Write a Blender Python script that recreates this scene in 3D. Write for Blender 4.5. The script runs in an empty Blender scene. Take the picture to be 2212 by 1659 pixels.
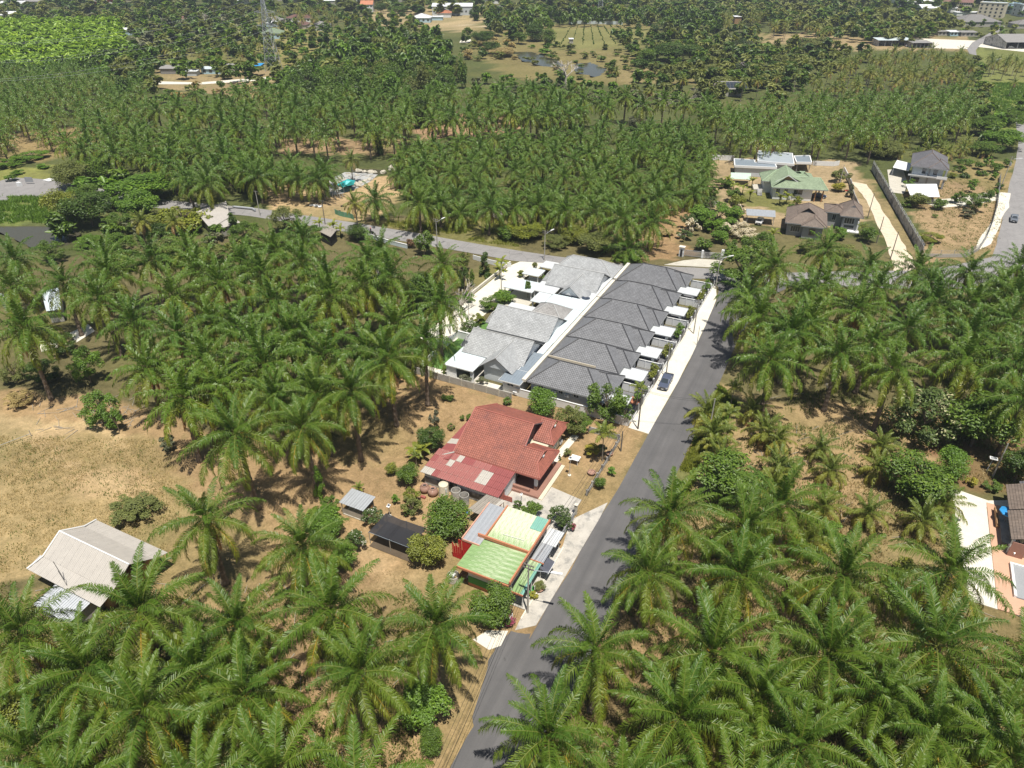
import bpy, math, random
import numpy as np
from mathutils import Vector, Matrix

R = math.radians
sc = bpy.context.scene
col = sc.collection

# ------------------------------------------------------------------ camera
CAM = Vector((34.82, -111.07, 72.0)); YAW = R(26.3); PITCH = R(32.5); FPX = 1534.0
cd = bpy.data.cameras.new('camera')
cd.sensor_width = 36; cd.lens = 36 * FPX / 2212.0
cd.clip_start = 1; cd.clip_end = 9000
cam = bpy.data.objects.new('camera', cd); col.objects.link(cam)
cam.location = CAM; cam.rotation_euler = (R(90) - PITCH, 0, YAW)
sc.camera = cam

# ------------------------------------------------------------------ sky, sun
SUNV = Vector((0.215, -0.245, 1.0)).normalized()      # towards the sun
world = bpy.data.worlds.new('World'); sc.world = world; world.use_nodes = True
wn = world.node_tree.nodes; wl = world.node_tree.links
sky = wn.new('ShaderNodeTexSky'); sky.sky_type = 'NISHITA'; sky.sun_disc = False
sky.sun_elevation = math.asin(SUNV.z); sky.sun_rotation = math.atan2(SUNV.x, SUNV.y)
wn['Background'].inputs[1].default_value = 0.06
wl.new(sky.outputs[0], wn['Background'].inputs[0])
sd = bpy.data.lights.new('sun', 'SUN'); sd.energy = 5.0; sd.angle = R(0.5); sd.color = (1.0, 0.95, 0.86)
sun = bpy.data.objects.new('sun', sd); col.objects.link(sun)
sun.rotation_euler = SUNV.to_track_quat('Z', 'Y').to_euler(); sun.location = (0, -100, 300)
sc.view_settings.view_transform = 'Standard'; sc.view_settings.look = 'None'
sc.view_settings.exposure = 0.32; sc.view_settings.gamma = 1
sc.view_settings.use_curve_mapping = False

# ------------------------------------------------------------------ helpers
def G(u, v, h=0.0):
    """surveyed picture point -> place on the level h (metres)"""
    x = (u - 1106) / FPX; y = -(v - 829.5) / FPX
    dx = x; dy = math.cos(PITCH) + y * math.sin(PITCH); dz = -math.sin(PITCH) + y * math.cos(PITCH)
    k = (h - CAM.z) / dz
    c, s = math.cos(YAW), math.sin(YAW)
    return Vector((CAM.x + k * (dx * c - dy * s), CAM.y + k * (dx * s + dy * c), h))

def PXM(v):          # pixels (of 2212) per metre at ground row v
    return (v + 148) * math.cos(PITCH) / 72.0

class MB:
    def __init__(s): s.V = []; s.F = []; s.M = []; s.U = []; s.hasuv = False
    def face(s, pts, m=0, uv=None):
        n = len(s.V); s.V.extend([tuple(p) for p in pts]); s.F.append(tuple(range(n, n + len(pts)))); s.M.append(m)
        if uv: s.hasuv = True
        s.U.extend(uv if uv else [(0, 0)] * len(pts)); return s
    def solid(s, V, F, m=0):
        n = len(s.V); s.V.extend([tuple(p) for p in V])
        for f in F: s.F.append(tuple(n + i for i in f)); s.M.append(m); s.U.extend([(0, 0)] * len(f))
        return s
    def box(s, x0, x1, y0, y1, z0, z1, m=0):
        V = [(x0, y0, z0), (x1, y0, z0), (x1, y1, z0), (x0, y1, z0), (x0, y0, z1), (x1, y0, z1), (x1, y1, z1), (x0, y1, z1)]
        return s.solid(V, [(0, 3, 2, 1), (4, 5, 6, 7), (0, 1, 5, 4), (1, 2, 6, 5), (2, 3, 7, 6), (3, 0, 4, 7)], m)
    def bar(s, p, q, w, h, m=0):          # box from p to q, w wide, h tall (top at p/q level + h)
        p = Vector(p); q = Vector(q); d = (q - p); d.z = 0
        if d.length < 1e-6: d = Vector((1, 0, 0))
        n = Vector((-d.y, d.x, 0)).normalized() * (w / 2); H = Vector((0, 0, h))
        V = [p - n, q - n, q + n, p + n, p - n + H, q - n + H, q + n + H, p + n + H]
        return s.solid(V, [(0, 3, 2, 1), (4, 5, 6, 7), (0, 1, 5, 4), (1, 2, 6, 5), (2, 3, 7, 6), (3, 0, 4, 7)], m)
    def tube(s, p, q, r0, r1=None, n=6, m=0, cap=True):
        p = Vector(p); q = Vector(q); r1 = r0 if r1 is None else r1
        d = (q - p).normalized(); a = d.orthogonal().normalized(); b = d.cross(a)
        V = []
        for c, r in ((p, r0), (q, r1)):
            for i in range(n):
                t = 2 * math.pi * i / n; V.append(c + a * (r * math.cos(t)) + b * (r * math.sin(t)))
        F = [(i, (i + 1) % n, n + (i + 1) % n, n + i) for i in range(n)]
        if cap: F += [tuple(range(n - 1, -1, -1)), tuple(range(n, 2 * n))]
        return s.solid(V, F, m)
    def lathe(s, c, prof, n=16, m=0):
        c = Vector(c); V = []; F = []
        for r, z in prof:
            for i in range(n):
                t = 2 * math.pi * i / n; V.append(c + Vector((r * math.cos(t), r * math.sin(t), z)))
        for k in range(len(prof) - 1):
            for i in range(n):
                j = (i + 1) % n; F.append((k * n + i, k * n + j, (k + 1) * n + j, (k + 1) * n + i))
        return s.solid(V, F, m)
    def prism(s, poly, z0, z1, m=0):
        n = len(poly)
        V = [(p[0], p[1], z0) for p in poly] + [(p[0], p[1], z1) for p in poly]
        return s.solid(V, [tuple(range(n - 1, -1, -1)), tuple(range(n, 2 * n))] + [(i, (i + 1) % n, n + (i + 1) % n, n + i) for i in range(n)], m)
    def blob(s, c, r, rng, sx=1, sy=1, sz=1, m=0, n=7, k=5):
        V = []; F = []
        for j in range(k + 1):
            ph = math.pi * j / k
            for i in range(n):
                t = 2 * math.pi * i / n; q = r * (0.82 + 0.36 * rng.random())
                V.append((c[0] + sx * q * math.sin(ph) * math.cos(t), c[1] + sy * q * math.sin(ph) * math.sin(t), c[2] + sz * q * math.cos(ph)))
        for j in range(k):
            for i in range(n):
                F.append((j * n + i, (j + 1) * n + i, (j + 1) * n + (i + 1) % n, j * n + (i + 1) % n))
        return s.solid(V, F, m)
    def mesh(s, name, mats, smooth=False, off=None):
        me = bpy.data.meshes.new(name)
        V = s.V if off is None else [(v[0] - off[0], v[1] - off[1], v[2] - off[2]) for v in s.V]
        me.from_pydata(V, [], s.F)
        if not isinstance(mats, (list, tuple)): mats = [mats]
        for m in mats: me.materials.append(m)
        me.polygons.foreach_set('material_index', s.M)
        if s.hasuv:
            uv = me.uv_layers.new(name='UVMap')
            uv.data.foreach_set('uv', np.array(s.U, dtype=np.float32).ravel())
        if smooth: me.polygons.foreach_set('use_smooth', [True] * len(me.polygons))
        me.update(); return me
    def build(s, name, mats, parent=None, smooth=False, off=None, kind=None, label=None):
        if off is None:
            off = Vector((0, 0, 0)); p = parent
            while p is not None:
                if abs(p.rotation_euler.z) > 1e-6: off = Vector((0, 0, 0)); break
                off += p.location; p = p.parent
        me = s.mesh(name, mats, smooth, off)
        o = bpy.data.objects.new(name, me); col.objects.link(o)
        if parent: o.parent = parent
        if kind: o['kind'] = kind
        if label: o['label'] = label
        return o

def thing(name, label, cat, loc=(0, 0, 0), group=None, rot=0.0):
    o = bpy.data.objects.new(name, None); col.objects.link(o); o.location = loc; o.rotation_euler = (0, 0, rot)
    o.empty_display_size = 0.3
    o['label'] = label; o['category'] = cat
    if group: o['group'] = group
    return o
def tag(o, label, cat, group=None):
    o['label'] = label; o['category'] = cat
    if group: o['group'] = group
    return o
def part(name, me, parent, loc=(0, 0, 0), rot=(0, 0, 0), scale=(1, 1, 1), m=None):
    o = bpy.data.objects.new(name, me); col.objects.link(o); o.parent = parent
    o.location = loc; o.rotation_euler = rot; o.scale = scale
    if m is not None:
        o.material_slots[0].link = 'OBJECT'; o.material_slots[0].material = m
    return o

# ------------------------------------------------------------------ materials
def newmat(name):
    m = bpy.data.materials.new(name); m.use_nodes = True
    nt = m.node_tree; b = nt.nodes['Principled BSDF']; return m, nt, b
def N(nt, t, **kw):
    n = nt.nodes.new(t)
    for k, v in kw.items(): setattr(n, k, v)
    return n
def mix(nt, f, a, b, mode='MIX'):
    n = nt.nodes.new('ShaderNodeMix'); n.data_type = 'RGBA'; n.blend_type = mode
    for i, s in ((0, f), (6, a), (7, b)):
        if hasattr(s, 'links'): nt.links.new(s, n.inputs[i])
        else: n.inputs[i].default_value = s if i == 0 else (*s, 1)[:4]
    return n.outputs[2]
def noise(nt, scale, detail=4, rough=0.6, vec=None, sc3=None):
    n = nt.nodes.new('ShaderNodeTexNoise'); n.inputs['Scale'].default_value = scale
    n.inputs['Detail'].default_value = detail; n.inputs['Roughness'].default_value = rough
    if vec is None:
        g = nt.nodes.new('ShaderNodeNewGeometry'); vec = g.outputs['Position']
    if sc3:
        mp = nt.nodes.new('ShaderNodeMapping'); mp.inputs['Scale'].default_value = sc3; nt.links.new(vec, mp.inputs[0]); vec = mp.outputs[0]
    nt.links.new(vec, n.inputs['Vector']); return n.outputs['Fac']
def ramp(nt, fac, a, b):
    n = nt.nodes.new('ShaderNodeMapRange'); n.inputs[1].default_value = a; n.inputs[2].default_value = b
    nt.links.new(fac, n.inputs[0]); return n.outputs[0]
def bump(nt, b, h, dist, strength=1.0):
    n = nt.nodes.new('ShaderNodeBump'); n.inputs['Distance'].default_value = dist; n.inputs['Strength'].default_value = strength
    nt.links.new(h, n.inputs['Height']); nt.links.new(n.outputs[0], b.inputs['Normal'])

def M(name, c, rough=0.7, var=0.25, scale=0.6, metal=0.0, spec=0.4, stain=None, bmp=0.0, bscale=6, fine=9.0):
    """weathered surface: broad and fine variation, optional stains of a second colour"""
    m, nt, b = newmat(name)
    lo = tuple(max(0, x * (1 - var)) for x in c); hi = tuple(min(1, x * (1 + var * 0.7)) for x in c)
    f = ramp(nt, noise(nt, scale, 5, 0.65), 0.3, 0.7)
    cc = mix(nt, f, lo, hi)
    f2 = ramp(nt, noise(nt, fine, 3, 0.6), 0.25, 0.75)
    cc = mix(nt, 0.22, cc, mix(nt, f2, tuple(x * 0.6 for x in c), tuple(min(1, x * 1.35) for x in c)))
    if stain:
        f3 = ramp(nt, noise(nt, stain[2] if len(stain) > 2 else 0.45, 6, 0.7), stain[1], stain[1] + 0.13)
        cc = mix(nt, f3, cc, stain[0])
    nt.links.new(cc, b.inputs['Base Color'])
    b.inputs['Roughness'].default_value = rough; b.inputs['Metallic'].default_value = metal
    b.inputs['Specular IOR Level'].default_value = spec
    if bmp: bump(nt, b, noise(nt, bscale, 4, 0.6), bmp)
    return m

def leafmat(name, c, yellow=None, rough=0.45, trans=0.25, flower=None, fl=0.0, spec=0.5, varr=0.35):
    """leaves: hue differs from leaf to leaf (attribute rnd), plant to plant (object random)"""
    m, nt, b = newmat(name)
    a = N(nt, 'ShaderNodeAttribute', attribute_name='rnd')
    oi = N(nt, 'ShaderNodeObjectInfo')
    yellow = yellow or (c[0] * 1.6, c[1] * 1.4, c[2] * 0.95)
    dark = tuple(x * (1 - varr) for x in c)
    cc = mix(nt, ramp(nt, a.outputs['Fac'], 0.0, 0.6), dark, c)
    cc = mix(nt, 1.0, mix(nt, ramp(nt, a.outputs['Fac'], 0.6, 1.0), cc, yellow), (1.22, 1.25, 0.95), 'MULTIPLY')
    cc = mix(nt, ramp(nt, oi.outputs['Random'], 0, 1), cc, mix(nt, 0.4, cc, tuple(x * y for x, y in zip(yellow, (0.75, 0.8, 1.1)))))
    if flower:
        f = ramp(nt, a.outputs['Fac'], 1 - fl, 1 - fl + 0.01); cc = mix(nt, f, cc, flower)
    nt.links.new(cc, b.inputs['Base Color']); b.inputs['Roughness'].default_value = rough
    b.inputs['Specular IOR Level'].default_value = spec
    t = N(nt, 'ShaderNodeBsdfTranslucent'); nt.links.new(mix(nt, 1.0, cc, (1.25, 1.3, 0.5), 'MULTIPLY'), t.inputs[0])
    mx = N(nt, 'ShaderNodeMixShader'); mx.inputs[0].default_value = trans
    nt.links.new(b.outputs[0], mx.inputs[1]); nt.links.new(t.outputs[0], mx.inputs[2])
    nt.links.new(mx.outputs[0], nt.nodes['Material Output'].inputs[0])
    return m

def palmmat(name, young, old, dead, rough=0.46, trans=0.18):
    m, nt, b = newmat(name)
    a = N(nt, 'ShaderNodeAttribute', attribute_name='rnd')      # 0 young .. 0.7 old .. 1 dead
    oi = N(nt, 'ShaderNodeObjectInfo')
    cc = mix(nt, ramp(nt, a.outputs['Fac'], 0.05, 0.65), young, old)
    cc = mix(nt, ramp(nt, a.outputs['Fac'], 0.75, 0.95), cc, dead)
    cc = mix(nt, ramp(nt, oi.outputs['Random'], 0, 1), mix(nt, 1.0, cc, (0.82, 0.88, 0.9), 'MULTIPLY'), mix(nt, 1.0, cc, (1.25, 1.12, 1.0), 'MULTIPLY'))
    nt.links.new(cc, b.inputs['Base Color']); b.inputs['Roughness'].default_value = rough
    b.inputs['Specular IOR Level'].default_value = 0.45
    t = N(nt, 'ShaderNodeBsdfTranslucent'); nt.links.new(mix(nt, 1.0, cc, (1.3, 1.3, 0.5), 'MULTIPLY'), t.inputs[0])
    mx = N(nt, 'ShaderNodeMixShader'); mx.inputs[0].default_value = trans
    nt.links.new(b.outputs[0], mx.inputs[1]); nt.links.new(t.outputs[0], mx.inputs[2])
    nt.links.new(mx.outputs[0], nt.nodes['Material Output'].inputs[0])
    return m

def tilemat(name, c, rough=0.6, stain=None):
    """roof tiles: rolls and single-tile tint from the roof's own UV in metres"""
    m, nt, b = newmat(name)
    uv = N(nt, 'ShaderNodeUVMap'); 
    br = N(nt, 'ShaderNodeTexBrick'); nt.links.new(uv.outputs[0], br.inputs['Vector'])
    br.inputs['Scale'].default_value = 1.0; br.inputs['Brick Width'].default_value = 0.33; br.inputs['Row Height'].default_value = 0.36
    br.inputs['Mortar Size'].default_value = 0.03; br.inputs['Mortar Smooth'].default_value = 0.3; br.offset = 0.0
    br.inputs['Color1'].default_value = (*[x * 0.86 for x in c], 1); br.inputs['Color2'].default_value = (*[min(1, x * 1.12) for x in c], 1)
    br.inputs['Mortar'].default_value = (*[x * 0.6 for x in c], 1)
    f = ramp(nt, noise(nt, 0.5, 5, 0.65), 0.3, 0.72)
    cc = mix(nt, f, tuple(0.84 for _ in c), tuple(1.14 for _ in c)); cc = mix(nt, 1.0, br.outputs[0], cc, 'MULTIPLY')
    if stain: cc = mix(nt, ramp(nt, noise(nt, 0.22, 7, 0.75), stain[1], stain[1] + 0.2), cc, stain[0])
    nt.links.new(cc, b.inputs['Base Color']); b.inputs['Roughness'].default_value = rough
    w = N(nt, 'ShaderNodeTexWave'); w.wave_type = 'BANDS'; w.bands_direction = 'X'; w.inputs['Scale'].default_value = 0.95
    nt.links.new(uv.outputs[0], w.inputs['Vector'])
    bump(nt, b, w.outputs['Fac'], 0.03)
    return m
def sheetmat(name, c, rough=0.45, metal=0.0, streak=0.25, stain=None):
    """metal or fibre sheets: streaks running down the slope (uv v)"""
    m, nt, b = newmat(name)
    uv = N(nt, 'ShaderNodeUVMap')
    f = ramp(nt, noise(nt, 1.0, 5, 0.6, uv.outputs[0], (4.0, 0.35, 1)), 0.3, 0.7)
    cc = mix(nt, f, tuple(x * (1 - streak) for x in c), tuple(min(1, x * (1 + streak * 0.6)) for x in c))
    f = ramp(nt, noise(nt, 0.8, 5, 0.7), 0.3, 0.75)
    cc = mix(nt, 0.5, cc, mix(nt, f, tuple(x * 0.8 for x in c), tuple(min(1, x * 1.12) for x in c)))
    if stain: cc = mix(nt, ramp(nt, noise(nt, 0.5, 6, 0.7, uv.outputs[0], (1.5, 0.5, 1)), stain[1], stain[1] + 0.12), cc, stain[0])
    nt.links.new(cc, b.inputs['Base Color']); b.inputs['Roughness'].default_value = rough; b.inputs['Metallic'].default_value = metal
    return m

m_leafpalm = palmmat('oil_palm_leaf', (0.078, 0.152, 0.014), (0.21, 0.235, 0.024), (0.34, 0.19, 0.09))
m_leafcoco = palmmat('coconut_leaf', (0.115, 0.165, 0.025), (0.27, 0.25, 0.04), (0.33, 0.22, 0.10))
m_leafareca = palmmat('areca_leaf', (0.12, 0.17, 0.025), (0.30, 0.27, 0.04), (0.36, 0.26, 0.12))
m_rachis = M('palm_rachis', (0.17, 0.19, 0.04), 0.5, 0.2)
m_rachis_o = M('palm_rachis_yellow', (0.38, 0.22, 0.03), 0.5, 0.2)
m_palmtrunk = M('palm_trunk_bark', (0.17, 0.13, 0.095), 0.9, 0.4, 2.0, bmp=0.1, bscale=4)
m_cocotrunk = M('coconut_trunk_bark', (0.27, 0.23, 0.18), 0.9, 0.3, 2.0)
m_bark = M('tree_bark', (0.19, 0.15, 0.11), 0.9, 0.4, 2.0, bmp=0.03)
m_deadbark = M('dead_wood', (0.42, 0.38, 0.33), 0.9, 0.25, 2.0)
LM = {
 'dark': leafmat('leaf_dark', (0.060, 0.105, 0.022)),
 'mid': leafmat('leaf_mid', (0.090, 0.150, 0.026)),
 'bright': leafmat('leaf_bright', (0.105, 0.190, 0.028)),
 'yellow': leafmat('leaf_yellowish', (0.165, 0.190, 0.036)),
 'olive': leafmat('leaf_olive', (0.135, 0.155, 0.045), (0.20, 0.21, 0.06), 0.6),
 'bamboo': leafmat('leaf_bamboo', (0.16, 0.175, 0.06), (0.23, 0.235, 0.08), 0.65),
 'grey': leafmat('leaf_grey', (0.11, 0.12, 0.075), (0.2, 0.19, 0.13), 0.7),
 'paleflower': leafmat('leaf_pale_flower', (0.085, 0.125, 0.040), None, 0.5, 0.25, (0.50, 0.48, 0.27), 0.20),
 'whiteflower': leafmat('leaf_white_flower', (0.065, 0.105, 0.030), None, 0.5, 0.25, (0.72, 0.70, 0.62), 0.13),
 'pink': leafmat('leaf_pink_flower', (0.06, 0.10, 0.03), None, 0.5, 0.25, (0.55, 0.10, 0.22), 0.55),
 'cream': leafmat('leaf_cream_flower', (0.22, 0.20, 0.12), None, 0.6, 0.2, (0.75, 0.66, 0.52), 0.6),
 'purple': leafmat('leaf_purple_flower', (0.055, 0.085, 0.030), None, 0.5, 0.25, (0.42, 0.28, 0.42), 0.12),
 'croton': leafmat('leaf_croton', (0.20, 0.20, 0.03), (0.5, 0.40, 0.05)),
 'dry': leafmat('leaf_dry', (0.33, 0.25, 0.13), (0.50, 0.38, 0.21), 0.8),
 'rubber': leafmat('leaf_rubber', (0.17, 0.27, 0.035)),
 'rust': leafmat('leaf_rust', (0.16, 0.09, 0.05), (0.28, 0.15, 0.08), 0.8),
}
m_wall_w = M('wall_white', (0.70, 0.71, 0.71), 0.8, 0.06, stain=((0.50, 0.49, 0.46), 0.62))
m_wall_g = M('wall_blue_grey', (0.50, 0.54, 0.57), 0.8, 0.06)
m_wall_c = M('wall_cream', (0.62, 0.55, 0.42), 0.8, 0.08, stain=((0.40, 0.35, 0.28), 0.6))
m_wall_b = M('wall_block', (0.40, 0.38, 0.34), 0.9, 0.15, 0.8, stain=((0.24, 0.22, 0.20), 0.55), bmp=0.02)
m_wall_d = M('wall_weathered', (0.42, 0.41, 0.39), 0.9, 0.3, 0.6, stain=((0.13, 0.13, 0.13), 0.48, 0.5))
m_conc = M('concrete', (0.50, 0.47, 0.40), 0.85, 0.12, 0.5, stain=((0.36, 0.33, 0.27), 0.56), bmp=0.01)
m_conc_w = M('concrete_pale', (0.66, 0.62, 0.53), 0.85, 0.10, 0.5, stain=((0.50, 0.46, 0.38), 0.58), bmp=0.01)
m_conc_s = M('concrete_stained', (0.47, 0.44, 0.39), 0.85, 0.2, 0.6, stain=((0.27, 0.26, 0.24), 0.50, 0.5), bmp=0.01)
m_trim_w = M('trim_white', (0.74, 0.74, 0.73), 0.6, 0.05)
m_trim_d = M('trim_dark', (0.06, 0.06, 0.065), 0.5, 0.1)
m_trim_g = M('trim_grey', (0.30, 0.31, 0.32), 0.6, 0.1)
m_glass = M('window_glass', (0.035, 0.045, 0.055), 0.08, 0.1, spec=0.8)
m_dark = M('near_black_matte', (0.03, 0.03, 0.033), 0.7, 0.2)  # near-black finish shared by shutters, doorway, saddles and other dark parts
m_tile_d = tilemat('tiles_charcoal', (0.175, 0.178, 0.188), 0.5)
m_tile_l = tilemat('tiles_light_grey', (0.37, 0.38, 0.385), 0.6, ((0.27, 0.26, 0.25), 0.62))
m_tile_r = tilemat('tiles_red', (0.30, 0.10, 0.068), 0.6, ((0.14, 0.055, 0.05), 0.52))
m_tile_gr = tilemat('tiles_green', (0.27, 0.34, 0.22), 0.55)
m_tile_b = tilemat('tiles_brown', (0.20, 0.155, 0.125), 0.65, ((0.12, 0.10, 0.085), 0.55))
m_tile_s = tilemat('tiles_slate', (0.15, 0.145, 0.155), 0.6)
m_tile_w = tilemat('tiles_weathered', (0.33, 0.32, 0.31), 0.7, ((0.20, 0.19, 0.18), 0.5))
m_cap_d = M('ridge_charcoal', (0.06, 0.06, 0.065), 0.5, 0.1)
m_cap_l = M('ridge_light', (0.40, 0.40, 0.39), 0.6, 0.1)
m_cap_r = M('ridge_red', (0.38, 0.13, 0.10), 0.6, 0.1)
m_cap_b = M('ridge_brown', (0.16, 0.12, 0.10), 0.6, 0.1)
m_cap_g = M('ridge_green', (0.33, 0.44, 0.28), 0.5, 0.1)
m_sh_w = sheetmat('sheet_white', (0.57, 0.59, 0.60), 0.4, 0, 0.10)
m_sh_b = sheetmat('sheet_pale_blue', (0.58, 0.655, 0.68), 0.4, 0, 0.08, ((0.46, 0.50, 0.51), 0.62))
m_sh_bg = sheetmat('sheet_slate_blue', (0.22, 0.26, 0.30), 0.45, 0, 0.15)
m_sh_z = sheetmat('sheet_zinc', (0.50, 0.52, 0.54), 0.38, 0.35, 0.2)
m_sh_r = sheetmat('sheet_red_new', (0.29, 0.085, 0.08), 0.5, 0, 0.25)
m_sh_r2 = sheetmat('sheet_red_worn', (0.34, 0.125, 0.11), 0.75, 0, 0.4, ((0.44, 0.36, 0.31), 0.47))
m_sh_r3 = sheetmat('sheet_bare_cement', (0.46, 0.43, 0.38), 0.8, 0, 0.3)
m_sh_g = sheetmat('sheet_green', (0.24, 0.37, 0.15), 0.5, 0, 0.4, ((0.42, 0.50, 0.31), 0.46))
m_sh_lg = sheetmat('sheet_light_green', (0.34, 0.46, 0.22), 0.5, 0, 0.4, ((0.60, 0.62, 0.46), 0.40))
m_sh_t = sheetmat('sheet_turquoise', (0.20, 0.42, 0.34), 0.45, 0, 0.25)
m_sh_c = sheetmat('sheet_old_cement', (0.30, 0.27, 0.23), 0.85, 0, 0.35, ((0.15, 0.13, 0.12), 0.5))
m_sh_cl = sheetmat('sheet_cement_light', (0.44, 0.41, 0.37), 0.8, 0, 0.15, ((0.33, 0.30, 0.27), 0.62))
m_orange = M('trim_orange', (0.48, 0.19, 0.10), 0.6, 0.12)
m_red = M('paint_red', (0.50, 0.02, 0.025), 0.5, 0.15)
m_green = M('paint_green', (0.05, 0.26, 0.06), 0.6, 0.1)
m_brick = M('brick_tile', (0.30, 0.16, 0.12), 0.7, 0.2)
m_terra = M('terracotta', (0.34, 0.20, 0.15), 0.75, 0.2, 2.0, stain=((0.5, 0.45, 0.4), 0.6, 2))
m_wood = M('wood', (0.34, 0.20, 0.10), 0.7, 0.2)
m_woodgrey = M('wood_grey', (0.36, 0.33, 0.28), 0.8, 0.25)
m_pole = M('concrete_pole', (0.40, 0.38, 0.34), 0.8, 0.15, 1.5)
m_pole_d = M('concrete_pole_dark', (0.17, 0.15, 0.13), 0.8, 0.2, 1.5)
m_steel = M('galvanised_steel', (0.45, 0.47, 0.50), 0.5, 0.1, metal=0.3)
m_wire = M('black_cable', (0.03, 0.03, 0.03), 0.5, 0.1)
m_rubber = M('tyre_rubber', (0.02, 0.02, 0.02), 0.7, 0.1)
m_lawn = M('lawn_grass', (0.10, 0.20, 0.045), 0.9, 0.3, 1.5, fine=30, bmp=0.02, bscale=20)
# ------------------------------------------------------------------ ground
def pip(X, Y, poly):
    ins = np.zeros(X.shape, bool); n = len(poly); j = n - 1
    for i in range(n):
        xi, yi = poly[i][0], poly[i][1]; xj, yj = poly[j][0], poly[j][1]
        c = ((yi > Y) != (yj > Y)) & (X < (xj - xi) * (Y - yi) / ((yj - yi) or 1e-9) + xi)
        ins ^= c; j = i
    return ins
def GP(px, h=0.0): return [G(u, v, h) for u, v in px]
def axis(a, b, step, far, g=1.12):
    c = list(np.arange(a, b, step)); s = step; x = b
    while x < far[1]: c.append(x); s *= g; x += s
    c.append(far[1]); s = step; x = a - step; left = []
    while x > far[0]: left.append(x); s *= g; x -= s
    left.append(far[0]); return np.array(left[::-1] + c)
gx = axis(-150, 110, 1.7, (-5000, 5000), 1.05); gy = axis(-112, 150, 1.7, (-900, 7000), 1.04)
X, Y = np.meshgrid(gx, gy); XP = X.copy(); YP = Y.copy()
rs = np.random.RandomState(3)
def vnoise(X, Y, s, seed):
    r = np.random.RandomState(seed).rand(64, 64); x = X / s; y = Y / s
    xi = np.floor(x).astype(int); yi = np.floor(y).astype(int); fx = x - xi; fy = y - yi
    fx = fx * fx * (3 - 2 * fx); fy = fy * fy * (3 - 2 * fy)
    g = lambda a, b: r[a % 64, b % 64]
    return (g(xi, yi) * (1 - fx) + g(xi + 1, yi) * fx) * (1 - fy) + (g(xi, yi + 1) * (1 - fx) + g(xi + 1, yi + 1) * fx) * fy
wx = (vnoise(X, Y, 5, 1) - .5) * 4 + (vnoise(X, Y, 1.9, 5) - .5) * 2; wy = (vnoise(X, Y, 5, 2) - .5) * 4
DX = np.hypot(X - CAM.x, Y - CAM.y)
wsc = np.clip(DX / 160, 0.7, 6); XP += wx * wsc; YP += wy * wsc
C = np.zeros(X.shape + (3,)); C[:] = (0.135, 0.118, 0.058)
far = DX > 210; C[far] = (0.085, 0.100, 0.036)
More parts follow.
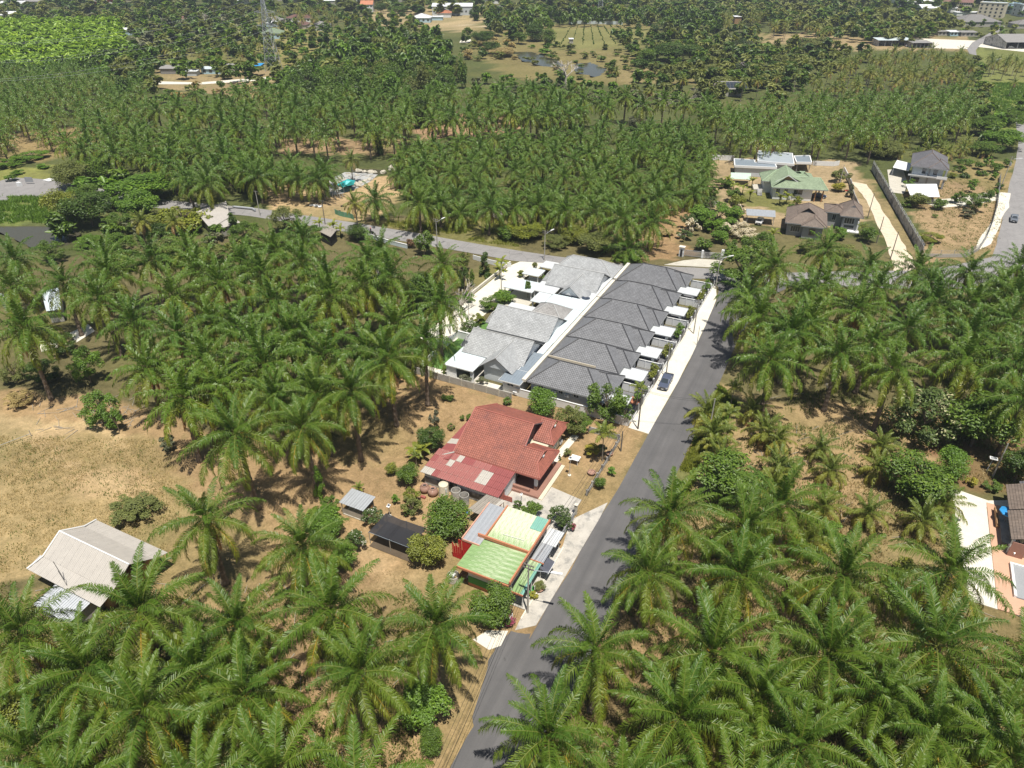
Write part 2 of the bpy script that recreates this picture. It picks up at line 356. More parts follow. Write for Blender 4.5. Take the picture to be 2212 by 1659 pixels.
zones = [
 ([(0, 840), (120, 850), (330, 880), (420, 930), (560, 960), (640, 1000), (720, 940), (760, 860), (900, 800), (1106, 850), (1420, 910), (1400, 980), (1180, 1330), (1060, 1520), (950, 1800), (600, 1800), (560, 1450), (300, 1250), (-200, 1240), (-200, 850)], (0.34, 0.235, 0.130)),
 ([(-300, 930), (150, 925), (330, 940), (430, 1060), (330, 1210), (60, 1250), (-300, 1260)], (0.33, 0.25, 0.13)),
 ([(-200, 880), (100, 905), (200, 900), (210, 925), (60, 945), (-200, 975)], (0.42, 0.31, 0.18)),
 ([(150, 1010), (300, 1000), (340, 1060), (300, 1080), (150, 1060)], (0.40, 0.29, 0.165)),
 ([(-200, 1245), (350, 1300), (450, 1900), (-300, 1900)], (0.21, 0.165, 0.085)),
 ([(450, 1200), (900, 1250), (880, 1500), (560, 1560)], (0.30, 0.205, 0.115)),
 ([(1500, 820), (1560, 830), (1640, 870), (2060, 880), (2060, 1300), (1960, 1340), (1560, 1340), (1400, 1150)], (0.33, 0.235, 0.13)),
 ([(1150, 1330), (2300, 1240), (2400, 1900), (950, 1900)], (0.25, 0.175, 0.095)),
 ([(1990, 960), (2300, 940), (2300, 1080), (2050, 1060)], (0.24, 0.13, 0.08)),
 ([(2030, 1020), (2080, 1060), (2090, 1075), (2030, 1060)], (0.12, 0.15, 0.05)),
 ([(1560, 830), (1590, 880), (1470, 1080), (1430, 1080), (1455, 1040), (1500, 935)], (0.19, 0.20, 0.075)),
 ([(1960, 380), (2210, 395), (2180, 560), (2000, 570)], (0.32, 0.23, 0.135)),
 ([(2060, 340), (2190, 350), (2185, 420), (2080, 400)], (0.24, 0.19, 0.09)),
 ([(1860, 360), (2010, 560), (1960, 600), (1830, 380)], (0.24, 0.19, 0.10)),
 ([(1540, 345), (1850, 345), (1880, 480), (1730, 500), (1540, 480)], (0.34, 0.26, 0.16)),
 ([(1590, 400), (1680, 420), (1740, 440), (1700, 460), (1600, 440)], (0.17, 0.17, 0.06)),
 ([(1400, 440), (1500, 450), (1480, 560), (1380, 560)], (0.30, 0.20, 0.11)),
 ([(560, 395), (840, 380), (860, 440), (800, 478), (700, 478), (580, 450)], (0.43, 0.31, 0.18)),
 ([(600, 300), (880, 300), (880, 335), (600, 330)], (0.30, 0.21, 0.125)),
 ([(900, 245), (1120, 240), (1120, 290), (900, 300)], (0.33, 0.215, 0.135)),
 ([(830, 480), (1110, 470), (1140, 540), (1050, 540), (830, 495)], (0.19, 0.17, 0.07)),
 ([(1030, 660), (1100, 580), (1060, 570), (990, 600), (980, 660)], (0.17, 0.155, 0.065)),
 ([(-300, 425), (110, 425), (170, 485), (-300, 490)], (0.14, 0.17, 0.05)),
 ([(-300, 370), (95, 360), (95, 392), (-300, 415)], (0.22, 0.23, 0.07)),
 ([(-100, 300), (200, 270), (240, 300), (120, 345), (-100, 360)], (0.27, 0.20, 0.10)),
 ([(320, 150), (600, 150), (640, 180), (560, 215), (340, 190)], (0.30, 0.23, 0.13)),
 ([(780, 10), (1060, 10), (1060, 70), (930, 65), (800, 50)], (0.37, 0.29, 0.17)),
 ([(1040, 55), (1400, 50), (1400, 140), (1350, 185), (1100, 170), (1020, 110)], (0.20, 0.170, 0.075)),
 ([(1160, 60), (1400, 60), (1390, 100), (1200, 110)], (0.20, 0.195, 0.075)),
 ([(1640, 72), (2100, 78), (2110, 110), (1850, 108), (1640, 92)], (0.32, 0.245, 0.14)),
 ([(1330, 145), (1560, 150), (1560, 185), (1340, 180)], (0.25, 0.20, 0.10)),
 ([(2100, 105), (2400, 110), (2400, 240), (2120, 200)], (0.17, 0.19, 0.06)),
 ([(2130, 180), (2400, 180), (2400, 300), (2160, 300)], (0.16, 0.20, 0.05)),
 ([(300, 100), (620, 80), (620, 150), (320, 140)], (0.17, 0.165, 0.06)),
 ([(560, 40), (700, 40), (720, 140), (560, 145)], (0.25, 0.22, 0.09)),
]
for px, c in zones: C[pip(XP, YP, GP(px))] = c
def line_zone(px, w, c):
    P = GP(px)
    for a, b in zip(P, P[1:]):
        dx, dy = b.x - a.x, b.y - a.y; L = dx * dx + dy * dy
        t = np.clip(((XP - a.x) * dx + (YP - a.y) * dy) / L, 0, 1)
        d = np.hypot(X * .6 + XP * .4 - a.x - t * dx, Y * .6 + YP * .4 - a.y - t * dy); C[d < w / 2] = c
line_zone([(-40, 985), (40, 945), (130, 912), (190, 912), (245, 945), (262, 960)], 2.2, (0.47, 0.35, 0.20))
line_zone([(60, 945), (130, 985), (200, 1015), (290, 1060)], 1.6, (0.42, 0.31, 0.18))
line_zone([(780, 1180), (860, 1270), (900, 1250)], 3, (0.40, 0.285, 0.165))
line_zone([(1090, 110), (1120, 75), (1140, 65)], 5, (0.42, 0.34, 0.22))
line_zone([(930, 28), (1040, 40), (1100, 38)], 7, (0.46, 0.38, 0.26))
line_zone([(900, 45), (1000, 52), (1100, 62)], 7, (0.46, 0.38, 0.26))
mott = 0.62 * vnoise(X, Y, 11, 11) + 0.38 * vnoise(X, Y, 4, 12)
C *= (0.78 + 0.44 * mott)[..., None]
gr = np.clip((vnoise(X, Y, 17, 21) - 0.55) * 4, 0, 1) * 0.45
C = C * (1 - gr[..., None]) + np.array((0.15, 0.15, 0.055)) * gr[..., None]
WATER = [GP([(-160, 480), (0, 487), (110, 487), (165, 500), (168, 515), (135, 530), (70, 534), (37, 517), (0, 499), (-160, 500)]),
         GP([(762, 363), (823, 364), (818, 378), (764, 376)]),
         GP([(1110, 112), (1150, 112), (1200, 128), (1225, 146), (1180, 143), (1130, 130)]),
         GP([(1240, 138), (1275, 134), (1312, 150), (1290, 165), (1245, 155)])]
Z = (vnoise(X, Y, 6, 31) - .5) * 0.10; Z -= Z.max() + 0.0
for w in WATER: 
    k = pip(X, Y, w); Z[k] = -1.4; C[k] = (0.14, 0.12, 0.07)
nx, ny = len(gx), len(gy)
V = np.stack([X, Y, Z], -1).reshape(-1, 3)
ii = np.arange(nx * ny).reshape(ny, nx)
F = np.stack([ii[:-1, :-1], ii[:-1, 1:], ii[1:, 1:], ii[1:, :-1]], -1).reshape(-1, 4)
def npmesh(name, V, F, smooth=False):
    me = bpy.data.meshes.new(name); k = F.shape[1]
    me.vertices.add(len(V)); me.vertices.foreach_set('co', V.astype(np.float32).ravel())
    me.loops.add(F.size); me.loops.foreach_set('vertex_index', F.astype(np.int32).ravel())
    me.polygons.add(len(F)); me.polygons.foreach_set('loop_start', np.arange(0, F.size, k, dtype=np.int32))
    me.polygons.foreach_set('loop_total', np.full(len(F), k, dtype=np.int32))
    me.update(calc_edges=True); return me
me = npmesh('ground', V, F)
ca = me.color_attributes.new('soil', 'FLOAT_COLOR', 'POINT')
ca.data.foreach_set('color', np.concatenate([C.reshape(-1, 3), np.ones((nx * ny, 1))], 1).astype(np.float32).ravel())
m_ground, nt, b = newmat('soil_and_grass')
at = N(nt, 'ShaderNodeAttribute', attribute_name='soil')
f1 = ramp(nt, noise(nt, 0.55, 6, 0.72), 0.32, 0.68)
f2 = ramp(nt, noise(nt, 3.2, 5, 0.7), 0.3, 0.7)
f3 = ramp(nt, noise(nt, 0.16, 6, 0.7), 0.56, 0.70)
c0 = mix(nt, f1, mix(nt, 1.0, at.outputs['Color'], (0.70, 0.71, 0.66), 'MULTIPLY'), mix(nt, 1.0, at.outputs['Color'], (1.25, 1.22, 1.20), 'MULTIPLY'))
c0 = mix(nt, 0.55, c0, mix(nt, f2, mix(nt, 1.0, c0, (0.55, 0.58, 0.50), 'MULTIPLY'), mix(nt, 1.0, c0, (1.30, 1.27, 1.25), 'MULTIPLY')))
c0 = mix(nt, f3, c0, mix(nt, 0.5, c0, (0.17, 0.16, 0.06)))
nt.links.new(c0, b.inputs['Base Color']); b.inputs['Roughness'].default_value = 0.95; b.inputs['Specular IOR Level'].default_value = 0.15
bump(nt, b, noise(nt, 2.5, 6, 0.7), 0.16)
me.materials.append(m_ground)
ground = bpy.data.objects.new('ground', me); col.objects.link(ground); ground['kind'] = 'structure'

def sheet(name, poly, z, m, kind='structure', thick=None):
    b = MB()
    if thick: b.prism(poly, z - thick, z)
    else: b.face([(p[0], p[1], z) for p in poly])
    return b.build(name, m, kind=kind)
m_water, nt, b = newmat('muddy_water')
b.inputs['Base Color'].default_value = (0.075, 0.070, 0.045, 1); b.inputs['Roughness'].default_value = 0.08; b.inputs['Specular IOR Level'].default_value = 0.3
bump(nt, b, noise(nt, 1.2, 3, 0.6), 0.02)
for w in WATER: 
    c = sum((p for p in w), Vector()) / len(w)
    sheet('pond', [c + (p - c) * 1.06 for p in w], -0.35, m_water)

# asphalt: near road new and dark, crossroad old and grey
def asphalt(name, c, track, cracks=0.0):
    m, nt, b = newmat(name)
    f = ramp(nt, noise(nt, 0.25, 6, 0.65), 0.3, 0.7)
    cc = mix(nt, f, tuple(x * 0.86 for x in c), tuple(x * 1.16 for x in c))
    g = N(nt, 'ShaderNodeNewGeometry')
    f = ramp(nt, noise(nt, 1.0, 5, 0.6, g.outputs['Position'], (0.75, 0.02, 1)), 0.38, 0.70)
    cc = mix(nt, f, cc, mix(nt, 0.6, cc, track))
    f = ramp(nt, noise(nt, 30, 2, 0.6), 0.3, 0.7); cc = mix(nt, 0.2, cc, mix(nt, f, tuple(x * 0.5 for x in c), tuple(x * 1.7 for x in c)))
    f = ramp(nt, noise(nt, 0.35, 5, 0.7), 0.66, 0.72); cc = mix(nt, f, cc, tuple(x * 0.62 for x in c))
    if cracks:
        v = N(nt, 'ShaderNodeTexVoronoi'); v.feature = 'DISTANCE_TO_EDGE'; v.inputs['Scale'].default_value = 0.22
        mp = N(nt, 'ShaderNodeMapping'); mp.inputs['Rotation'].default_value = (0, 0, 0.2); nt.links.new(g.outputs['Position'], mp.inputs[0]); nt.links.new(mp.outputs[0], v.inputs['Vector'])
        f = ramp(nt, v.outputs['Distance'], 0.02, 0.0); cc = mix(nt, 0.5, cc, mix(nt, f, cc, tuple(x * 0.5 for x in c)))
    nt.links.new(cc, b.inputs['Base Color']); b.inputs['Roughness'].default_value = 0.82; b.inputs['Specular IOR Level'].default_value = 0.25
    return m
m_asph = asphalt('asphalt_new', (0.122, 0.118, 0.118), (0.065, 0.065, 0.068))
m_asph_o = asphalt('asphalt_old', (0.235, 0.225, 0.22), (0.29, 0.28, 0.27), 1)
rr = random.Random(5)
L_edge = [(11.2, -104), (11.3, -84), (11.3, -74), (11.8, -66), (12.0, -58), (12.2, -48), (12.3, -37), (12.6, -25), (12.6, -13.2), (12.7, 5), (12.5, 15), (12.0, 30), (11.2, 44), (10.4, 50), (7.5, 54.8)]
wob = lambda a: [(x + rr.uniform(-.12, .12), y) for x, y in a]
def dens(a, n=3, w=0.10):
    o = []
    for p, q in zip(a, a[1:]):
        for i in range(n): t = i / n; o.append((p[0] + (q[0] - p[0]) * t + rr.uniform(-w, w), p[1] + (q[1] - p[1]) * t + rr.uniform(-w, w)))
    o.append(a[-1]); return o
R_edge = [(19.2, -104), (19.3, -80), (19.5, -50), (19.6, -24), (19.7, -9), (19.7, 8), (19.6, 25), (20.0, 40), (21.5, 50), (26, 60.5)]
sheet('near_road', dens(L_edge) + [(8, 55.5)] + dens(R_edge)[::-1], 0.012, m_asph)
sheet('road_apron', dens([(9.4, -66), (8.6, -62.5), (9.6, -60.2), (11.9, -59.6), (12.6, -64), (11.9, -74), (10.7, -72)], 3, .25), 0.008, m_asph)
up = [(-230, 33), (-218.2, 36.6), (-190, 38), (-160, 39.5), (-131, 46.0), (-97.5, 48.6), (-73.5, 49.7), (-44.7, 50.4), (-30.9, 51.6), (-15, 54.5), (-4.9, 57.8), (8.0, 62.2), (25, 68), (38, 75.5), (52, 83), (61, 91), (70.3, 101.8), (73.3, 123.3), (78.4, 167.1), (83.1, 201.4), (88.1, 245), (91, 300)]
lo = [(-230, 13), (-208.6, 15.2), (-190, 24), (-160, 32), (-128, 39.5), (-84.5, 41.9), (-73.6, 42.8), (-41.4, 43.8), (-35.8, 45.0), (-15, 47.6), (0, 52), (8.0, 55.3), (26, 60.5), (46.9, 68.5), (62, 76), (74, 86), (79.5, 100), (84, 123), (89, 167), (93, 201), (98, 245), (101, 300)]
sheet('cross_road', dens(up, 4, .15) + dens(lo, 4, .15)[::-1], 0.006, m_asph_o)
farw = GP([(2094, 116), (2089, 106), (2100, 92), (2140, 70), (2164, 55), (2172, 56), (2152, 74), (2118, 96), (2108, 108), (2110, 120)])
sheet('far_road', farw, 0.012, m_asph_o)
sheet('far_yard', GP([(1960, 82), (2120, 88), (2090, 106), (2000, 104)]), 0.004, m_conc_w)
sheet('far_yard', GP([(2125, 82), (2212, 85), (2300, 100), (2212, 112), (2100, 100)]), 0.004, m_conc_w)
sheet('gravel_road', GP([(300, 176), (320, 175), (430, 178), (580, 166), (600, 168), (590, 172), (440, 182), (320, 182), (300, 182)]), 0.02, m_conc_w)
# pavements
sheet('pavement', dens([(8.9, -13.4), (12.55, -13.6), (12.65, 5), (12.45, 15), (11.9, 30), (11.1, 44), (9.6, 50.5)], 3, .05) + [(8.9, 51.5)], 0.05, m_conc_w, thick=0.12)
sheet('pavement', [(8.6, -39), (12.2, -33), (12.3, -37), (12.1, -48), (11.9, -58), (9.9, -59.8), (9.7, -57.5), (9.6, -44)], 0.05, m_conc_s, thick=0.1)
sheet('concrete_lane', [(-40.6, 6.5), (-40.6, 40.5), (-39.5, 44), (-33.0, 46), (-34.0, 36), (-33.5, 18), (-33.3, 0), (-36, -5), (-40.6, -2)], 0.03, m_conc_w, thick=0.1)
sheet('driveway', [(-5.5, 58.4), (8.0, 62.9), (7.2, 68.0), (1.6, 66.3), (-1.9, 63.3)], 0.05, m_conc, thick=0.1)
sheet('dirt_track', dens([(31.5, 157), (34.0, 150), (37.6, 138), (41.0, 118), (45.0, 100), (47.2, 85), (48.0, 77.5), (53, 80), (51.2, 92), (47.6, 108), (43.5, 126), (39.8, 143), (36.5, 156)], 4, .35), 0.004, M('pale_dust', (0.62, 0.53, 0.40), 0.95, 0.15, 0.7, stain=((0.42, 0.34, 0.22), 0.55, 0.8)))
sheet('roadside_concrete', dens([(79.0, 166), (77.5, 150), (73.8, 131), (70.5, 112), (66.5, 104), (67.5, 113), (71.5, 131), (74.6, 150), (76.0, 166)], 3, .3), 0.012, m_conc_w)
m_paving = M('yard_paving', (0.46, 0.43, 0.38), 0.85, 0.2, 0.5, stain=((0.27, 0.26, 0.24), 0.50, 0.4), bmp=0.01)
# ------------------------------------------------------------------ palms
def frond_geo(rng, L, el, droop, n, ll, lw, seg=9, ruff=0.45, sag=0.35, rw=0.05, side_bend=0.0):
    """returns verts, faces(tri/quad), mat, rnd-age placeholder; base at origin, grows along +X"""
    V = []; F = []; Mi = []
    pts = [Vector((0, 0, 0))]; T = []
    yaw = 0
    for i in range(seg):
        t = (i + .5) / seg; a = el - droop * (t ** 1.5); yaw += side_bend / seg
        d = Vector((math.cos(a) * math.cos(yaw), math.cos(a) * math.sin(yaw), math.sin(a)))
        T.append(d); pts.append(pts[-1] + d * (L / seg))
    def at(t):
        k = min(seg - 1, int(t * seg)); f = t * seg - k
        return pts[k].lerp(pts[k + 1], f), T[k]
    # rachis: flat three-sided rod
    for i in range(seg + 1):
        d = T[min(i, seg - 1)]; S = Vector((0, 0, 1)).cross(d); S = S.normalized() if S.length > .05 else Vector((0, 1, 0))
        U = d.cross(S); w = rw * (1.25 - i / seg * 0.95)
        V += [pts[i] - S * w, pts[i] + S * w, pts[i] + U * w * 0.8]
    for i in range(seg):
        for a, b in ((0, 1), (1, 2), (2, 0)):
            F.append((i * 3 + a, i * 3 + b, i * 3 + 3 + b, i * 3 + 3 + a)); Mi.append(1)
    for k in range(n):
        t = 0.13 + 0.86 * (k + rng.random() * .6) / n
        p, d = at(t); S = Vector((0, 0, 1)).cross(d); S = S.normalized() if S.length > .05 else Vector((0, 1, 0)); U = d.cross(S)
        ln = ll * (math.sin(math.pi * (0.16 + 0.80 * t)) ** 0.7)
        fw = 0.35 + 0.75 * t
        for sgn in (-1, 1):
            l = ln * rng.uniform(.80, 1.15); w = (rng.choice((-.62, .1, .75)) + rng.uniform(-.2, .2)) * ruff
            D = (S * sgn + d * fw * rng.uniform(.7, 1.3) + U * w).normalized()
            mid = p + D * l * .5 + U * .03; tip = p + D * l * .86 - Vector((0, 0, 1)) * l * sag * rng.uniform(.5, 1.5)
            W = (d - D * d.dot(D)).normalized() * lw * .5; W = (W + U * lw * rng.uniform(-.35, .35))
            c = len(V); V += [p - W * .6, p + W * .6, mid - W, mid + W, tip]
            F += [(c, c + 1, c + 3, c + 2), (c + 2, c + 3, c + 4)]; Mi += [0, 0]
    return V, F, Mi
def palm_mesh(name, fronds, mats):
    """fronds: list of (V,F,M,azimuth,age)"""
    V = []; F = []; Mi = []; A = []
    for v, f, m, az, age in fronds:
        n = len(V); ca, sa = math.cos(az), math.sin(az)
        V += [(p[0] * ca - p[1] * sa, p[0] * sa + p[1] * ca, p[2]) for p in v]
        F += [tuple(n + i for i in q) for q in f]; Mi += m; A += [age] * len(v)
    me = bpy.data.meshes.new(name); me.from_pydata(V, [], F)
    for m in mats: me.materials.append(m)
    me.polygons.foreach_set('material_index', Mi)
    at = me.attributes.new('rnd', 'FLOAT', 'POINT'); at.data.foreach_set('value', np.array(A, dtype=np.float32))
    me.update(); return me
NCL = 13
def oil_class(i):           # 0 spear .. 11 lowest, 12 dead
    t = i / 11.0
    return dict(el=R(82 - 112 * t ** .8) if i < 12 else R(-60), droop=R(30 + 50 * min(1, t * 2.2)) if i < 12 else R(25),
                L=(6.3 + 1.75 * min(1, t * 3)) if i < 12 else 5, age=(0.02 + 0.58 * t ** 3) if i < 12 else 1.0)
oil_frond = []
for i in range(NCL):
    for v in range(2):
        rng = random.Random(100 + i * 7 + v); c = oil_class(i)
        g = frond_geo(rng, c['L'] * rng.uniform(.95, 1.05), c['el'], c['droop'], 88, 1.22 if i < 12 else .6, .066, sag=.62 if i > 1 else .15,
                      ruff=.42 if i > 1 else .25, rw=.05, side_bend=rng.uniform(-.5, .5))
        oil_frond.append(palm_mesh('frond', [(*g, 0, min(1, c['age'] + .08 * v))], [m_leafpalm, m_rachis_o if i > 8 else m_rachis]))
def oil_list(rng, nf=32):
    out = []
    for k in range(nf):
        t = (k / (nf - 1)) ** .92; ci = min(11, int(t * 12)); out.append((ci, k * 2.39996 + rng.uniform(-.15, .15), 1.0))
    for k in range(rng.choice((0, 1, 2, 5))): out.append((12, rng.uniform(0, 6.28), 1.0))
    return out
def crown_full(seed, n, lw, kind='oil', nf=30):
    rng = random.Random(seed); fr = []
    if kind == 'oil':
        for ci, az, s in oil_list(rng, nf):
            c = oil_class(ci)
            fr.append((*frond_geo(rng, c['L'] * rng.uniform(.92, 1.06), c['el'], c['droop'], n, 1.25 if ci < 12 else .5, lw, seg=7, sag=.6 if ci > 1 else .15, ruff=.42, rw=.05, side_bend=rng.uniform(-.5, .5)), az, c['age']))
    elif kind == 'coco':
        for k in range(nf):
            t = k / (nf - 1); el = R(84 - 112 * t ** 1.1)
            fr.append((*frond_geo(rng, 4.6 * rng.uniform(.9, 1.05), el, R(30 + 62 * min(1, t * 1.6)), n, .95, lw, seg=7, ruff=.15, sag=.55, rw=.05, side_bend=rng.uniform(-.5, .5)), k * 2.39996, min(.72, .05 + .7 * t ** 1.6 * rng.uniform(.6, 1.2)) if t < .93 else .95))
    else:
        for k in range(nf):
            t = k / (nf - 1); el = R(78 - 60 * t)
            fr.append((*frond_geo(rng, 2.0 * rng.uniform(.9, 1.05), el, R(70), n, .62, lw, seg=6, ruff=.2, sag=.35, rw=.035), k * 2.39996, .1 + .5 * t * rng.random()))
    mt = {'oil': m_leafpalm, 'coco': m_leafcoco, 'areca': m_leafareca}[kind]
    return palm_mesh('crown', fr, [mt, m_rachis])
crown_mid = [crown_full(s, 40, .13) for s in (1, 2, 3, 4, 5)]
crown_far = [crown_full(s, 17, .30, nf=26) for s in (11, 12, 13, 14)]
crown_coco = [crown_full(s, 40, .09, 'coco', 24) for s in (21, 22, 23)]
crown_coco_f = [crown_full(s, 12, .22, 'coco', 20) for s in (24, 25)]
crown_areca = [crown_full(s, 26, .08, 'areca', 11) for s in (31, 32)]
def trunk_mesh(name, H, r0, r1, mt, n=9, rings=14, rough=.12, seed=1, lean=0.0, boots=False):
    rng = random.Random(seed); b = MB(); prof = []
    V = []; F = []
    for k in range(rings + 1):
        t = k / rings; z = H * t; r = r0 + (r1 - r0) * t
        if t < .08: r *= 1.25
        if boots and t > .72: r *= 1 + 0.55 * math.sin((t - .72) / .28 * math.pi * .62)
        r *= 1 + (rough if k % 2 else -rough * .4)
        for i in range(n):
            a = 2 * math.pi * i / n + (k % 2) * .35; q = r * rng.uniform(.92, 1.08)
            V.append((q * math.cos(a) + lean * t * t, q * math.sin(a), z))
    for k in range(rings):
        for i in range(n): F.append((k * n + i, k * n + (i + 1) % n, (k + 1) * n + (i + 1) % n, (k + 1) * n + i))
    b.solid(V, F); return b.mesh(name, mt)
TR_oil = [trunk_mesh('trunk', 10, .36, .30, m_palmtrunk, 10, 26, .16, s, boots=True) for s in (1, 2)]
TR_coco = [trunk_mesh('trunk', 10, .19, .13, m_cocotrunk, 8, 16, .06, s, .5) for s in (3, 4)]
TR_areca = trunk_mesh('trunk', 10, .09, .07, m_cocotrunk, 6, 10, .05, 5)
placed = []
def far_enough(p, d):
    return all((p.x - q[0]) ** 2 + (p.y - q[1]) ** 2 > d * d for q in placed)
def palm(u, v, h, label, group=None, rng=random.Random(9), kind='oil', detail=None, size=1.0, xy=None, lean=None):
    p = Vector((xy[0], xy[1], 0)) if xy else G(u, v, h); p.z = 0
    placed.append((p.x, p.y)); dist = (p - CAM).length
    nm = {'oil': 'oil_palm', 'coco': 'coconut_palm', 'areca': 'areca_palm'}[kind]
    t = thing(nm, label, 'palm tree', (p.x, p.y, -0.1), group, rng.uniform(0, 6.28)); t.rotation_euler.x = rng.uniform(-.045, .045); t.rotation_euler.y = rng.uniform(-.045, .045)
    rr_ = rng.uniform(.84, 1.08) * size
    if kind == 'oil':
        part('trunk', rng.choice(TR_oil), t, scale=(1, 1, (h - .1) / 10))
        if detail or (detail is None and dist < 125):
            for ci, az, s in oil_list(rng, rng.randint(28, 35)):
                me = oil_frond[ci * 2 + rng.randint(0, 1)]; q = rr_ * rng.uniform(.92, 1.06)
                part('frond', me, t, (0, 0, h - .25 * (ci / 12.0)), (rng.uniform(-.12, .12), rng.uniform(-.06, .06), az), (q, q, q))
        else:
            me = rng.choice(crown_mid if dist < 250 else crown_far)
            part('crown', me, t, (0, 0, h), (rng.uniform(-.05, .05), rng.uniform(-.05, .05), 0), (rr_, rr_, rr_ * rng.uniform(.92, 1.08)))
    elif kind == 'coco':
        ms = rng.choice(TR_coco); part('trunk', ms, t, scale=(1, 1, (h - .0) / 10))
        part('crown', rng.choice(crown_coco if dist < 260 else crown_coco_f), t, (.5, 0, h), (rng.uniform(-.1, .1), rng.uniform(-.1, .1), 0), (rr_,) * 3)
    else:
        part('trunk', TR_areca, t, scale=(1, 1, h / 10)); part('crown', rng.choice(crown_areca), t, (0, 0, h), scale=(rr_,) * 3)
    return t

# ------------------------------------------------------------------ broadleaf trees
def crown_geo(seed, nleaf, leaf, shape='round', clumps=26):
    """unit crown: radius about 1, centre at origin, leaves as folded diamonds gathered in clumps"""
    rng = np.random.RandomState(seed); cl = []
    k = 0
    while len(cl) < clumps:
        k += 1
        d = rng.normal(size=3); d /= np.linalg.norm(d)
        if shape == 'umbrella': c = d * np.array([.85, .85, .22]) * rng.uniform(.3, 1) ** .5 + [0, 0, .1]; r = rng.uniform(.16, .26)
        elif shape == 'tall': c = d * np.array([.55, .55, 1.0]) * rng.uniform(.45, 1); r = rng.uniform(.24, .36)
        elif shape == 'cone': z = rng.uniform(-1, 1); q = (1 - z) / 2 * .62 + .1; c = np.array([d[0] * q, d[1] * q, z]); r = rng.uniform(.16, .26)
        elif shape == 'airy': c = d * rng.uniform(.35, .95) ** .6 * np.array([.95, .95, .8]); r = rng.uniform(.14, .26)
        elif shape == 'plume':
            a = rng.uniform(0, 6.28); q = rng.uniform(.1, .85); c = np.array([math.cos(a) * q, math.sin(a) * q, .75 - q * q * 1.1 + rng.uniform(-.3, .1)]); r = rng.uniform(.16, .3)
        else: c = d * np.array([.74, .74, .62]) * rng.uniform(.55, 1.05); c[2] += .05; r = rng.uniform(.20, .38)
        if c[2] < -.75 and shape == 'round': continue
        cl.append((c, r, rng.uniform(0, .35)))
    w = np.array([c[1] ** 2 for c in cl]); w /= w.sum(); idx = rng.choice(len(cl), nleaf, p=w)
    cc = np.array([cl[i][0] for i in idx]); rr_ = np.array([cl[i][1] for i in idx]); tone = np.array([cl[i][2] for i in idx])
    d = rng.normal(size=(nleaf, 3)); d[:, 2] += .35; d /= np.linalg.norm(d, axis=1)[:, None]
    rad = rr_ * rng.uniform(.55, 1.12, nleaf)
    P = cc + d * rad[:, None]
    nrm = d * .7 + rng.normal(size=(nleaf, 3)) * .42 + [0, 0, .85]; nrm /= np.linalg.norm(nrm, axis=1)[:, None]
    a = np.cross(nrm, rng.normal(size=(nleaf, 3))); a /= np.linalg.norm(a, axis=1)[:, None]; b = np.cross(nrm, a)
    s = leaf * rng.uniform(.6, 1.3, nleaf)[:, None]
    fold = nrm * s * .22
    V = np.stack([P - a * s, P - b * s * .45 + fold * 0, P + a * s - nrm * s * .3, P + b * s * .45], 1)
    V[:, 1] += fold; V[:, 3] += fold
    rnd = np.clip(tone + rng.uniform(0, .72, nleaf), 0, 1)
    return V.reshape(-1, 3), rnd
def crown_mesh(name, *a, **k):
    V, rnd = crown_geo(*a, **k); n = len(rnd)
    F = np.arange(n * 4).reshape(n, 4); T = np.concatenate([F[:, [0, 1, 2]], F[:, [0, 2, 3]]])
    me = npmesh(name, V, T); at = me.attributes.new('rnd', 'FLOAT', 'POINT'); at.data.foreach_set('value', np.repeat(rnd, 4).astype(np.float32))
    me.materials.append(LM['mid']); return me
CR = {}
for sh in ('round', 'airy', 'tall', 'umbrella', 'cone', 'plume'):
    CR[sh] = {'fine': [crown_mesh('crown', s, 6000 if sh != 'airy' else 4500, .052, sh, 34) for s in (1, 2)],
              'mid': [crown_mesh('crown', s, 2100, .085, sh, 26) for s in (3, 4, 5)],
              'far': [crown_mesh('crown', s, 600, .15, sh, 18) for s in (6, 7, 8)]}
def limbs_mesh(seed, n=7):
    rng = random.Random(seed); b = MB(); top = Vector((0, 0, .42))
    b.tube((0, 0, 0), top, .045, .034, 8)
    for i in range(n):
        a = i * 2.4 + rng.uniform(-.3, .3); q = rng.uniform(.2, .55); e = Vector((q * math.cos(a), q * math.sin(a), rng.uniform(.62, .98)))
        m = top.lerp(e, .5) + Vector((0, 0, -.03)); b.tube(top - Vector((0, 0, rng.uniform(0, .12))), m, .024, .017, 5); b.tube(m, e, .017, .006, 5)
        e2 = m + Vector((rng.uniform(-.2, .2), rng.uniform(-.2, .2), .25)); b.tube(m, e2, .012, .004, 4)
    return b.mesh('trunk', m_bark)
TR_limb = [limbs_mesh(s) for s in (1, 2, 3)]
